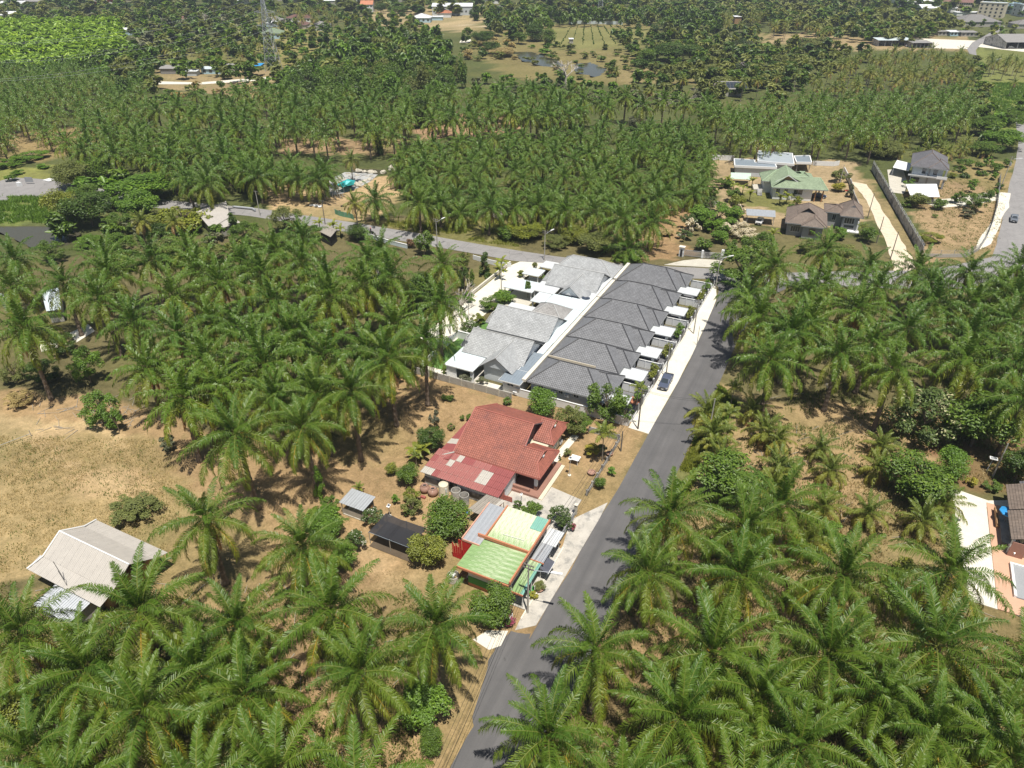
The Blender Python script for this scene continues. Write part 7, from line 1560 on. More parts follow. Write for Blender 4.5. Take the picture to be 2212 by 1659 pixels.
fill([(1640, 230), (1820, 190), (1830, 215), (1650, 255)], 9, 14, lambda q, rng: palm(0, 0, rng.uniform(9, 12), 'slender leaning areca palm rising above the grove', 'slender areca palms above the right grove', rng, 'areca', size=1.1, xy=q), 5, 14)

fill([(560, 268), (900, 262), (880, 300), (600, 305)], 8, 9, filler('oil', 8, 11, 'oil palm at the sandy clearing edge in the middle plantation', 'oil palms at the sandy clearing', .92, 400), 7, 91)
# ------------------------------------------------------------------ trees and shrubs placed one by one
TL = [ # u, v, width px, material, shape, height or None, label
 (930, 942, 62, 'dark', 'round', 5, 'dark citrus tree in the dry yard left of the red house'), (845, 1010, 30, 'yellow', 'round', 2.6, 'small yellow-green tree left of the clay jars'), (880, 1022, 56, 'mid', 'round', 4, 'leafy tree in the dry yard behind the clay jars'), (890, 1066, 36, 'yellow', 'airy', 3.2, 'yellowish feathery bush below the leafy yard tree'), (855, 1076, 20, 'bright', 'round', 1.8, 'small round bush beside solar lamp and shade net'), (888, 1092, 44, 'olive', 'airy', 3.6, 'airy yellow-brown tree left of the round mango tree'),
 (965, 1117, 104, 'mid', 'round', 6, 'dense round mango tree between shade net and green house'), (923, 1183, 86, 'yellow', 'round', 5.5, 'yellow-flecked mango tree in front of the shade net'), (713, 1092, 44, 'mid', 'airy', 3.5, 'small tree left of the little shed'), (688, 1043, 34, 'bright', 'cone', 6, 'narrow vine-covered column in the palm shade'), (803, 1114, 44, 'whiteflower', 'plume', 3, 'white-flowered plumeria right of the little shed'), (768, 1165, 46, 'whiteflower', 'plume', 3.4, 'white-flowered plumeria below the little shed'), (700, 1128, 88, 'bright', 'round', 5, 'bright rounded bush behind the front yard palm'), (742, 1195, 66, 'bright', 'round', 4.6, 'bright bush under the right side of front yard palm'), (880, 1106, 18, 'dark', 'airy', 1.6, 'small shrub touching the shade net corner'),
 (1171, 868, 70, 'bright', 'round', 6, 'dense round tree against the nearest row house wall'), (1236, 905, 68, 'olive', 'airy', 6, 'thin airy tree between red house and row houses'), (1312, 862, 92, 'mid', 'airy', 9, 'tall layered tree in front of the nearest row house'), (1278, 970, 40, 'croton', 'plume', 1.8, 'pale yellow-leaved shrub in the red house garden'), (1323, 1016, 22, 'bright', 'round', 1.6, 'small green bush outside the garden fence'), (1298, 1041, 30, 'mid', 'round', 2.2, 'flowering hedge bush at the yard gate'), (1226, 977, 18, 'olive', 'round', 1.4, 'small clipped bush beside the red house'), (1209, 987, 9, 'dark', 'cone', 1.1, 'tiny conical shrub beside the red house'), (1250, 912, 60, 'mid', 'airy', 4, 'thicket of shrubs along the low garden wall'), (1350, 890, 40, 'mid', 'airy', 4, 'leafy tangle behind the black roadside post'), (1300, 970, 26, 'olive', 'plume', 2, 'low shrubs at the foot of the foxtail palm'),
 (1151, 1100, 44, 'mid', 'plume', 3, 'plumeria beside the green roof, left of pair'), (1206, 1110, 50, 'whiteflower', 'plume', 3, 'plumeria with white flowers at the paved yard edge'), (1222, 1128, 34, 'dark', 'airy', 2.4, 'dark shrubs behind the white awning'), (1238, 1137, 15, 'pink', 'round', 1.8, 'pink bougainvillea at the white awning corner'), (1120, 1090, 24, 'dark', 'airy', 1.6, 'grey-green shrub by old lean roof'), (1573, 1028, 150, 'mid', 'round', 8, 'large round leafy tree on the road verge at right'), (1065, 1307, 100, 'mid', 'round', 6, 'dense mango tree hiding the green house corner'), (1100, 1338, 30, 'pink', 'round', 1.8, 'pink bougainvillea at the foot of roadside pole'), (1085, 1330, 44, 'mid', 'airy', 3, 'dark shrubs below the mango tree'), (912, 1520, 118, 'bright', 'round', 6, 'bright leafy tree under the big bottom palm by the road'), (930, 1600, 60, 'mid', 'round', 4.5, 'lower leafy bush by the road near bottom edge'), (1153, 1285, 22, 'croton', 'plume', 1, 'spiky yellow plant at the shop front'),
 (175, 1470, 120, 'mid', 'airy', 4, 'leafy thicket below the left big palms'), (15, 1540, 130, 'yellow', 'round', 5, 'yellow-green tree at the left bottom edge'), (120, 1520, 90, 'bright', 'airy', 3, 'bright low shrubs left of the bottom big palm'), (210, 880, 76, 'bright', 'airy', 7, 'bright many-layered sapling over the footpath'), (248, 905, 50, 'bright', 'airy', 5, 'smaller bright sapling beside the layered one'), (182, 785, 74, 'bright', 'airy', 8, 'bright green saplings below the pale clearing'), (357, 955, 40, 'grey', 'airy', 3, 'thin grey shrub in the dry field corner'), (290, 1095, 108, 'olive', 'airy', 3, 'wide sparse olive shrub behind the farmhouse'), (40, 860, 60, 'dry', 'airy', 2.5, 'dry brown bush at the left field edge'), (90, 800, 70, 'dark', 'airy', 5, 'dark bush below the tall left edge palm'), (25, 800, 60, 'olive', 'airy', 5, 'olive bush at the left edge under tall palm'), (130, 740, 60, 'dark', 'airy', 5, 'dark brush beside the pale clearing'),
 (2004, 893, 158, 'paleflower', 'airy', 9, 'large pale-flowered tree in the right grove'), (2121, 905, 168, 'mid', 'round', 10, 'broad dark green tree right of the pale-flowered tree'), (2210, 1000, 90, 'dark', 'round', 7, 'dark tree behind the slanted pole at right edge'), (1989, 1030, 150, 'mid', 'round', 8, 'round dense tree beside the white paving'), (2060, 1000, 76, 'bright', 'round', 6, 'bright tree behind the round dense tree'), (1801, 1155, 70, 'bright', 'airy', 3.5, 'leafy shrubs under the bright coconut palms'), (1951, 1222, 46, 'yellow', 'round', 3, 'yellow-green bush left of the paving palm'), (2100, 1040, 26, 'croton', 'round', 1.6, 'yellow-leaved shrub above the white paving'), (2145, 1048, 36, 'mid', 'airy', 1.8, 'shrubs in the brown garden near roof corner'), (1700, 1010, 50, 'mid', 'airy', 3.5, 'shrub between leafy tree and coconut palms'), (2030, 1560, 120, 'yellow', 'airy', 5, 'yellow-flowering bushy tree in the lower right'), (1920, 965, 60, 'olive', 'airy', 2.4, 'undergrowth by the coconut patch'),
 (908, 625, 108, 'dark', 'round', 9, 'large dark tree at the end of the left grove'), (1048, 572, 44, 'dark', 'cone', 6, 'dark column-shaped tree beside the concrete lane'), (1020, 602, 18, 'mid', 'tall', 4, 'small clipped tree beside the concrete lane'), (1010, 640, 32, 'bright', 'round', 2.4, 'green bush over the lane kerb wall'), (915, 520, 46, 'mid', 'airy', 7, 'airy tree at the crossroad around the lamp pole'), (615, 470, 76, 'olive', 'airy', 7, 'feathery tree above the crossroad bend'), (770, 498, 56, 'dark', 'round', 5, 'round dark tree at the foot of the white-trunked palm'), (660, 502, 64, 'mid', 'airy', 5, 'leafy shrubs left of the small grey hut'), (888, 524, 24, 'rust', 'round', 2.6, 'reddish bush on the crossroad wall'), (998, 560, 34, 'olive', 'airy', 6, 'thin white-stemmed tree near the crossroad'), (1003, 600, 34, 'dark', 'airy', 6, 'sparse tree with white stems beside lane'),
 (1063, 652, 60, 'mid', 'airy', 3, 'garden shrubs in the row of greenery by the patio'), (1090, 640, 50, 'bright', 'round', 3, 'bright shrub beside the wide flat canopy'), (1033, 690, 34, 'yellow', 'airy', 3, 'yellow-green shrub between lane and grey houses'), (1012, 706, 46, 'whiteflower', 'round', 2.4, 'white-flowered bush at the lane edge'), (1140, 622, 18, 'mid', 'plume', 4.5, 'papaya tree behind the patio roof'), (870, 803, 34, 'croton', 'airy', 3, 'yellow croton shrub at the block wall'), (960, 800, 16, 'mid', 'plume', 1.4, 'potted plant on the white paving, left'), (974, 802, 18, 'mid', 'plume', 1.6, 'potted plant on the white paving, right'), (1005, 815, 34, 'grey', 'plume', 1.8, 'slender shrubs before the grey house porch'), (1040, 822, 26, 'grey', 'plume', 1.5, 'pale shrubs along the white house front'), (1155, 572, 14, 'olive', 'round', 2, 'small bush at the gate of the grey houses'), (1128, 590, 24, 'olive', 'round', 1.8, 'low shrubs beside the small blue canopy'), (1173, 600, 14, 'bright', 'round', 1.8, 'small shrub between canopy and patio roof'), (960, 857, 16, 'mid', 'round', 1.2, 'low green bush by the block wall, right'), (972, 858, 20, 'mid', 'round', 1.4, 'round bush on the dry ground behind the red house, right'), (998, 902, 12, 'mid', 'round', 1.2, 'little bush behind the red house, left of two'), (1012, 900, 18, 'mid', 'round', 1.5, 'little bush behind the red house, right of two'), (975, 920, 20, 'olive', 'airy', 1.2, 'scrub beside the red lean-to roof'), (1097, 865, 22, 'mid', 'round', 1.6, 'dark green bush at the corner of white wall'), (938, 905, 26, 'grey', 'airy', 4, 'grey airy shrub above the citrus tree'),
 (1138, 497, 78, 'yellow', 'round', 5, 'yellow-green thicket above the crossroad, left'), (1240, 505, 60, 'yellow', 'round', 5, 'tall yellowish thicket above the crossroad, middle'), (1290, 520, 90, 'olive', 'round', 6, 'wide leafy thicket above the crossroad, right'), (1200, 520, 60, 'olive', 'airy', 3.5, 'thicket between the two yellow bushes'), (1090, 500, 50, 'mid', 'round', 4, 'bush at the left end of the thicket'), (1355, 555, 60, 'mid', 'airy', 2.5, 'low greenery under the stemless palm'), (1440, 500, 40, 'dry', 'airy', 1.6, 'dry straw brush on the sunny bank'),
 (1550, 462, 112, 'bright', 'airy', 7, 'large pale-flowering tree above the driveway gate'), (1488, 478, 46, 'whiteflower', 'airy', 5, 'white-blossomed tree left of the driveway'), (1478, 505, 36, 'whiteflower', 'airy', 3, 'low white-blossomed shrub by gate post'), (1590, 490, 56, 'cream', 'airy', 4.5, 'cream-blossomed tree beside the carport'), (1616, 505, 56, 'cream', 'airy', 4, 'cream-blossomed tree right of its twin'), (1552, 510, 44, 'bright', 'round', 3.5, 'bright bush just behind the gate wall'), (1606, 572, 138, 'mid', 'airy', 10, 'large dark spreading tree over the junction'), (1640, 530, 80, 'mid', 'airy', 9, 'dark spreading tree behind the junction tree'), (1560, 395, 46, 'mid', 'airy', 3, 'banana-like shrubs left of the pale canopy'), (1720, 470, 30, 'olive', 'round', 2.5, 'olive clipped dome beside the white car'), (1715, 415, 24, 'olive', 'airy', 4, 'thin shrub at the green-roofed house corner'),
 (1817, 377, 40, 'olive', 'airy', 5, 'small dark tree right of the green-roofed house'), (1812, 402, 34, 'croton', 'round', 3, 'yellow-flowering round tree in the sandy yard'), (1838, 412, 26, 'grey', 'cone', 4, 'dark narrow shrub by the broken wall'), (1881, 505, 44, 'mid', 'round', 4.5, 'round green tree right of the brown-roofed houses'), (1809, 502, 42, 'bright', 'airy', 3.5, 'bright shrub in front of the right brown-roofed house'), (1750, 530, 50, 'olive', 'airy', 4, 'olive bamboo-like brush below the brown-roofed house'), (1820, 545, 80, 'bamboo', 'airy', 4, 'straw-green brush left of the dirt track'),
 (1986, 430, 52, 'olive', 'round', 4.5, 'dark bushy tree in front of the white canopy'), (2029, 438, 40, 'mid', 'round', 3.5, 'green bushy tree right of the white canopy'), (2106, 432, 56, 'mid', 'airy', 6, 'leafy tree in the middle of the dry garden'), (2075, 425, 36, 'mid', 'airy', 4, 'small leafy tree beside the pale paving'), (2133, 420, 28, 'dark', 'round', 3.5, 'dark round bush by the roadside fence'), (2090, 460, 30, 'grey', 'airy', 2.5, 'sparse bare-branched tree in dry garden'), (2005, 510, 60, 'yellow', 'airy', 3, 'yellow-green scrub inside the stained wall corner'), (1960, 440, 24, 'mid', 'airy', 2, 'shrub at the foot of the stained wall'), (1965, 395, 26, 'bright', 'airy', 3, 'leafy shrubs in front of blue two-storey house'), (2020, 465, 14, 'bright', 'airy', 1.2, 'tiny pale bush in dry garden'), (1940, 357, 26, 'bright', 'airy', 2, 'bush by the terrace left of the blue house'),
 (2085, 380, 22, 'dark', 'umbrella', 2.2, 'flat-topped clipped tree in blue house garden'), (2060, 378, 20, 'yellow', 'round', 1.8, 'yellow round shrub in blue house garden'), (2120, 375, 26, 'mid', 'umbrella', 2.4, 'clipped tree left of the roadside fence'), (2105, 392, 22, 'bright', 'round', 1.8, 'bright low shrub in the far garden'), (2080, 350, 30, 'mid', 'round', 3.5, 'small tree behind the blue house, left'), (2115, 355, 26, 'mid', 'round', 3, 'small tree behind the blue house, middle'), (2150, 360, 34, 'mid', 'round', 3.5, 'small tree near the tall pole behind the blue house'), (2160, 400, 20, 'dark', 'round', 2, 'dark bush by the tall pole'),
 (107, 540, 58, 'mid', 'airy', 6, 'leafy tree on the near bank of the muddy pond'), (187, 445, 108, 'dark', 'round', 11, 'tall dark tree at the right end of muddy pond'), (135, 440, 86, 'yellow', 'round', 10, 'yellow-green tree on the far pond bank'), (298, 440, 100, 'bright', 'round', 9, 'bright round tree behind the umbrella tree'), (255, 480, 70, 'mid', 'airy', 6, 'mixed trees below the bright round tree'), (395, 478, 138, 'yellow', 'umbrella', 7, 'broad flat umbrella-shaped tree near the old hut'), (345, 500, 70, 'dark', 'round', 6, 'dark trees left of the umbrella tree'), (502, 484, 40, 'dark', 'cone', 6, 'dark pointed tree in front of the old hut'), (375, 535, 100, 'olive', 'airy', 6, 'airy olive thicket above the left grove'), (528, 500, 64, 'mid', 'airy', 6, 'leafy bushes right of the old hut'), (440, 548, 90, 'olive', 'airy', 5, 'pale thicket between hut and left grove'), (250, 525, 80, 'mid', 'airy', 6, 'thicket right of the pond bank'), (190, 520, 60, 'bright', 'airy', 3, 'bright reeds at the pond corner'), (560, 520, 70, 'olive', 'airy', 5, 'olive shrubs below the crossroad bend'), (605, 520, 60, 'mid', 'airy', 4, 'mixed shrubs left of the small grey hut'),
 (150, 375, 84, 'olive', 'round', 9, 'olive-green tree at the bend of left road'), (205, 360, 96, 'mid', 'round', 9, 'dark leafy tree above the bend of left road'), (305, 402, 150, 'bright', 'round', 9, 'wide bright flat-topped tree by the left groves'), (180, 415, 66, 'mid', 'round', 7, 'tree over the left road verge'), (240, 430, 60, 'bright', 'airy', 6, 'light green tree behind the dark pond tree'), (62, 335, 76, 'bright', 'airy', 3, 'low bright scrub above left road'), (20, 350, 60, 'bright', 'airy', 3, 'low bright scrub at the left edge'), (515, 352, 100, 'bright', 'round', 10, 'rounded bright tree left of the small palm grove'), (530, 385, 70, 'dark', 'round', 8, 'dark tree beneath the rounded bright tree'), (265, 196, 50, 'dark', 'tall', 12, 'tall dark bamboo clump at the far left plantation edge'), (300, 260, 50, 'olive', 'umbrella', 9, 'flat olive tree among the left plantation palms'),
 (905, 245, 58, 'dark', 'tall', 12, 'tall dark tree rising between the plantation blocks'), (918, 228, 40, 'bright', 'round', 12, 'bright crown behind the tall dark plantation tree'), (815, 308, 32, 'dark', 'cone', 9, 'vine-covered conical tree left of the young block'), (1060, 235, 30, 'bright', 'round', 8, 'bright round crown above bare grey trees'), (1178, 250, 40, 'dark', 'round', 9, 'dark tree inside the middle plantation'), (1385, 262, 60, 'grey', 'airy', 7, 'grey-green tree inside the middle plantation, right'), (1395, 120, 56, 'mid', 'tall', 10, 'oval tree left of the large rounded dark tree'), (1385, 140, 46, 'dark', 'round', 8, 'dark lower tree left of the large rounded tree'), (1463, 108, 100, 'dark', 'round', 13, 'large rounded dark tree beside the brown field'), (1323, 148, 40, 'mid', 'cone', 9, 'layered green tree beside the brown pond'), (1440, 48, 44, 'mid', 'round', 11, 'tall tree at the end of metal fence'), (1415, 65, 34, 'dark', 'tall', 9, 'dark oval tree beside the vegetable field'), (1377, 60, 22, 'dark', 'tall', 7, 'narrow tree in the vegetable field'), (1156, 72, 62, 'dark', 'tall', 11, 'group of tall dark trees left of the field'), (1185, 80, 44, 'mid', 'tall', 11, 'tall trees against the dirt path'), (1120, 80, 40, 'mid', 'round', 9, 'round tree left of the tall dark trees'), (1602, 100, 56, 'purple', 'round', 10, 'purple-tinged flowering tree, upper of the pair'), (1597, 148, 42, 'purple', 'round', 9, 'purple-tinged flowering tree, lower of the pair'), (1543, 150, 72, 'bamboo', 'round', 8, 'olive bamboo dome left of the purple trees'), (1480, 152, 60, 'olive', 'round', 7, 'olive bushy trees beneath the large dark tree'), (1560, 175, 60, 'olive', 'round', 7, 'olive tree below the bamboo dome'), (1333, 19, 40, 'yellow', 'round', 11, 'yellowish round bamboo at the top centre'), (1280, 22, 20, 'rust', 'tall', 8, 'thin brown-leaved tree beyond the field'), (1680, 130, 52, 'olive', 'round', 9, 'round olive tree at the left of the right grove'), (1768, 95, 80, 'bamboo', 'round', 10, 'big olive bamboo mass beside the bare strip'), (1730, 90, 56, 'dark', 'round', 9, 'dark tree left of the big bamboo mass'), (1909, 320, 88, 'olive', 'round', 6, 'bright olive tree behind the stained wall end'), (1880, 302, 60, 'bright', 'round', 6, 'light green tree above the olive one'), (2084, 237, 92, 'mid', 'round', 9, 'rounded tree in the right woods'), (2171, 298, 90, 'bright', 'round', 8, 'bright wide tree by the wide road'), (2129, 318, 66, 'mid', 'round', 6, 'green tree left of the bright wide tree'), (2180, 250, 70, 'mid', 'airy', 7, 'leafy trees above the wide road'), (2040, 262, 70, 'dark', 'round', 8, 'dark tree in the right woods, left'), (2130, 268, 80, 'mid', 'round', 8, 'spreading tree in the right woods, middle'), (2010, 300, 50, 'mid', 'round', 5, 'tree behind the slate hipped roof'),
 (470, 255, 30, 'grey', 'airy', 10, 'thin pale tree among the left palms'), (425, 235, 46, 'olive', 'airy', 9, 'olive tree among the left palms'), (1240, 262, 50, 'olive', 'airy', 6, 'olive shrubs inside the plantation'), (1010, 68, 26, 'mid', 'round', 7, 'round tree before the brown meadow'), (1045, 78, 56, 'dark', 'round', 11, 'dark rounded tree on the brown meadow'), (1062, 100, 40, 'dark', 'round', 9, 'dark tree below the meadow tree'), (1085, 110, 66, 'dry', 'round', 6, 'brown scrub mound right of meadow'), (1018, 30, 14, 'dark', 'tall', 7, 'small tree before the white hall'), (962, 110, 36, 'bright', 'round', 8, 'bright round tree left of dark meadow trees'), (865, 22, 36, 'mid', 'round', 10, 'round tree on the pale yard, right'), (847, 22, 24, 'mid', 'round', 10, 'round tree on the pale yard, left'), (822, 16, 30, 'dark', 'round', 10, 'dark tree beside the orange-roofed white house')]
for u, v, d, lm, shp, h, lab in TL:
    tree(u, v, d, lab, lm, shp, h, rng=prng, name='shrub' if (h or 9) < 3.2 else 'broadleaf_tree', cat='shrub' if (h or 9) < 3.2 else 'tree')
for k, (u, v, lab) in enumerate(((898, 977, 'banana plant in the dry yard left of the red lean-to'), (912, 975, 'second banana plant in the dry yard nearer the red roof'), (1080, 590, 'banana plant beside the dark column tree'), (1083, 572, 'banana plant near the lane entrance wall'), (690, 487, 'banana plant left of the small grey hut'), (735, 500, 'banana plant right of the small grey hut'), (720, 492, 'banana plant behind the small grey hut'), (640, 492, 'banana plant above the left shrubs'), (1585, 405, 'banana plant beside the pale green canopy, left'), (1605, 410, 'banana plant beside the pale green canopy, right'), (1572, 392, 'banana plant by the sandy yard'), (1620, 425, 'banana plant in front of green house stairs'), (1685, 432, 'banana plant below the air conditioners, left'), (1700, 430, 'banana plant below the air conditioners, right'), (1670, 510, 'yellowish banana plant above the junction tree'), (145, 1418, 'banana plant in the lower left shade'), (2166, 312, 'banana clump by the wide road, left'), (2180, 318, 'banana clump by the wide road, right'), (1625, 395, 'banana plant near the stairs'))):
    banana(u, v, lab, 1.0 if v > 600 else 1.15)
for u, v, hp, h, lab in ((1223, 150, 90, 17, 'large leafless pale tree rising above the middle plantation'), (1042, 268, 20, 8, 'bare grey trees between plantation blocks'), (1055, 262, 20, 8, 'bare grey tree right of its twin'), (1505, 195, 20, 7, 'leafless grey tree near the solar roof, left'), (1540, 190, 24, 8, 'leafless grey tree near the solar roof, middle'), (1487, 215, 24, 8, 'pinkish bare tree inside the plantation, right'), (1437, 222, 30, 8, 'pinkish bare tree inside the plantation, middle'), (1380, 232, 26, 7, 'pinkish bare tree inside the plantation, left'), (1790, 895 - 60, 14, 2, 'small dead sapling in the shaded clearing'), (345, 42, 30, 11, 'greyish bare tree at top left'), (440, 38, 40, 12, 'wide bare tree near the rusty roof'), (523, 72, 30, 10, 'brown bare tree left of the tower'), (1080, 470, 20, 6, 'thin bare tree by the crossroad thicket'), (995, 640, 20, 9, 'white bare trunk tree beside the lane')):
    bare_tree(u, v, hp, lab, h)
for k, yy in enumerate((47, 40.5, 31, 21.5, 12.5, 3.2, -5)):
    for j in range(2): 
        o = tree(0, 0, 26, 'clipped hedge bush behind the street fence of the row houses', 'yellow' if k % 3 else 'bright', 'round', 2.2 + .5 * (j), 'hedges behind the street fence', prng, 'shrub', 'shrub', d=2.2, xy=(7.9, yy + j * 1.9))

# ------------------------------------------------------------------ woods: nearest trees one by one, the rest as one mass
cnt = {'n': len(TL)}; wood = []
def tfill(mix, hlo, hhi, dlo, dhi, lab, group, cap=296, shapes=('round', 'round', 'airy', 'tall')):
    def fn(q, rng):
        lm = rng.choice(mix); h = rng.uniform(hlo, hhi); d = rng.uniform(dlo, dhi); sh = rng.choice(shapes)
        if cnt['n'] < cap: cnt['n'] += 1; tree(0, 0, d * 2.2 * 0 + d * 3, lab, lm, sh, h, group, rng, d=d, xy=q)
        else: wood.append((q[0], q[1], h, d, lm, sh)); placed.append(q)
    return fn
GW = 'trees of the middle woods'
fill([(1535, 385), (1592, 385), (1600, 440), (1600, 520), (1560, 540), (1490, 525), (1478, 470)], 2, 5.5, tfill(['bright', 'mid', 'whiteflower', 'yellow', 'cream'], 2.5, 5, 3.5, 6, 'flowering garden shrub left of the low grey carport', 'garden shrubs by the carport', shapes=('airy', 'round')), 3.2, 39)
fill([(1700, 440), (1760, 400), (1750, 430), (1710, 470)], 1.5, 4, tfill(['bright', 'mid', 'yellow'], 1.5, 2.5, 2.5, 4, 'low garden shrub between green and brown roofs', 'low shrubs between green and brown roofs', shapes=('airy', 'round')), 2.5, 38)
fill([(2060, 345), (2180, 340), (2170, 420), (2100, 415), (2075, 370)], 1.5, 7, tfill(['bright', 'mid', 'dark'], 2, 3.5, 3, 5, 'small orchard tree behind the blue two-storey house', 'orchard trees behind the two-storey house', shapes=('airy', 'round')), 4.5, 37)
fill([(620, 190), (640, 130), (760, 80), (960, 75), (1000, 160), (960, 185), (830, 195), (700, 200)], 8, 9, tfill(['mid', 'dark', 'mid', 'bright', 'olive', 'dark'], 10, 16, 8, 13, 'tree of the dense dark woods above the middle plantation', GW), 6, 41)
fill([(540, 165), (640, 140), (700, 180), (560, 190)], 7, 9, tfill(['mid', 'olive', 'bright'], 7, 11, 7, 10, 'tree at the left end of the middle woods', GW), 6, 42)
fill([(1400, 130), (1700, 120), (1700, 195), (1560, 190), (1420, 180)], 7, 11, tfill(['olive', 'mid', 'dark', 'bamboo'], 7, 11, 7, 11, 'tree in the mixed woods left of the coconut grove', 'trees left of the coconut grove'), 8, 43)
fill([(1960, 260), (2110, 225), (2160, 230), (2190, 270), (2150, 320), (2010, 320)], 6, 9, tfill(['mid', 'dark', 'bright'], 6, 9, 7, 10, 'tree in the woods left of the wide road', 'trees left of the wide road'), 7, 44)
fill([(120, 345), (330, 370), (330, 420), (240, 470), (110, 470), (120, 400)], 7, 9, tfill(['mid', 'yellow', 'dark', 'bright'], 7, 10, 7, 10, 'tree in the thicket between pond and plantation', 'trees between pond and plantation'), 6.5, 45)
fill([(240, 480), (560, 490), (560, 540), (230, 560)], 4, 6.5, tfill(['olive', 'mid', 'grey', 'mid'], 4, 6, 5, 7, 'airy shrub-tree in the strip above the left grove', 'shrub-trees above the left grove', shapes=('airy', 'round')), 4.5, 46)
fill([(330, 100), (560, 95), (560, 150), (440, 155), (330, 130)], 7, 13, tfill(['mid', 'dark', 'olive', 'mid'], 8, 12, 9, 13, 'tree in the woods above the gravel road', 'trees above the gravel road'), 9, 47)
fill([(-90, 42), (250, 38), (265, 90), (200, 115), (60, 132), (-90, 135)], 9, 7.5, tfill(['rubber'], 10, 12, 10, 13, 'bright rubber tree of the left hill', 'rubber trees', 0, ('round',)), 0, 48)
fill([(-120, 20), (560, 20), (560, 100), (330, 110), (200, 50), (-120, 50)], 6, 10.5, tfill(['bamboo', 'olive', 'mid', 'dark', 'grey', 'mid'], 6, 12, 9, 14, '', None, 0), 9, 49)
fill([(200, 110), (330, 90), (340, 150), (240, 150), (100, 140), (60, 130)], 8, 9, tfill(['mid', 'dark', 'olive', 'bright'], 9, 13, 8, 12, '', None, 0), 8, 50)
fill([(560, 30), (900, 30), (940, 75), (760, 85), (620, 130), (560, 140)], 4, 11.5, tfill(['mid', 'olive', 'yellow', 'dark', 'bright'], 4, 9, 6, 10, '', None, 0), 8, 51)
fill([(1020, 20), (1560, 15), (1560, 60), (1440, 50), (1350, 38), (1230, 38), (1100, 70), (1060, 50)], 8, 10, tfill(['dark', 'mid', 'mid', 'dark', 'olive'], 9, 14, 8, 12, '', None, 0), 8, 52)
fill([(1440, 40), (1640, 50), (1640, 135), (1500, 120), (1420, 100)], 7, 10, tfill(['olive', 'mid', 'bamboo', 'dark'], 7, 12, 8, 13, '', None, 0), 9, 53)
fill([(1560, 5), (2020, 20), (2080, 45), (1960, 75), (1700, 60), (1640, 60)], 8, 11, tfill(['bamboo', 'olive', 'mid', 'dark', 'bamboo'], 8, 13, 10, 15, '', None, 0), 9, 54)
fill([(2020, 40), (2200, 40), (2200, 70), (2080, 70)], 5, 20, tfill(['mid', 'yellow'], 4, 7, 6, 9, '', None, 0), 9, 55)
fill([(-200, -25), (2400, -25), (2400, 22), (-200, 22)], 6, 19, tfill(['mid', 'dark', 'olive', 'bamboo'], 7, 14, 14, 22, '', None, 0), 16, 56)
fill([(2130, 200), (2300, 200), (2300, 300), (2200, 300)], 3, 14, tfill(['mid', 'bright'], 2, 5, 4, 8, '', None, 0), 7, 57)
fill([(1100, 120), (1330, 100), (1400, 160), (1200, 165)], 2, 17, tfill(['olive', 'dry', 'mid'], 1.5, 4, 4, 8, '', None, 0), 8, 58)
fill([(1640, 80), (1760, 95), (1700, 110), (1640, 100)], 2, 16, tfill(['olive', 'mid'], 2, 5, 4, 6, '', None, 0), 8, 59)
fill([(1000, 70), (1110, 60), (1110, 115), (1000, 120)], 4, 13, tfill(['dry', 'olive', 'dark'], 3, 7, 6, 10, '', None, 0), 8, 60)
fill([(1480, 85), (1720, 88), (1900, 104), (1850, 125), (1760, 160), (1640, 190), (1500, 190)], 7, 10, tfill(['olive', 'mid', 'bamboo', 'dark', 'olive'], 6, 11, 8, 12, '', None, 0), 7, 70)
fill([(1320, 60), (1440, 70), (1500, 190), (1400, 200), (1340, 190), (1380, 150)], 5, 12, tfill(['olive', 'mid', 'dark', 'mid'], 4, 9, 7, 11, '', None, 0), 8, 71)
fill([(1100, 90), (1200, 95), (1330, 100), (1330, 125), (1180, 115)], 2, 13, tfill(['olive', 'mid', 'bright'], 2, 5, 5, 9, '', None, 0), 8, 72)
fill([(980, 160), (1240, 160), (1420, 185), (1560, 195), (1560, 215), (1400, 210), (1100, 190)], 5, 10, tfill(['olive', 'mid', 'grey', 'bright'], 4, 8, 6, 9, '', None, 0), 7, 73)
fill([(300, 130), (340, 150), (330, 190), (280, 200), (230, 170)], 7, 9, tfill(['mid', 'dark', 'olive'], 7, 10, 7, 9, '', None, 0), 7, 74)
fill([(330, 178), (600, 182), (640, 195), (560, 200), (340, 215)], 3, 10, tfill(['mid', 'olive', 'dry'], 3, 6, 4, 7, '', None, 0), 6, 75)
fill([(0, 330), (90, 345), (95, 375), (0, 385)], 2, 7, tfill(['bright', 'mid'], 1.5, 3, 4, 7, '', None, 0), 6, 76)
fill([(2060, 110), (2120, 125), (2140, 200), (2110, 260), (2050, 220)], 5, 10, tfill(['mid', 'olive'], 4, 8, 6, 9, '', None, 0), 7, 77)
fill([(1560, 315), (1900, 305), (1890, 330), (1560, 335)], 3, 10, tfill(['mid', 'olive'], 2, 4, 3, 5, '', None, 0), 6, 61)
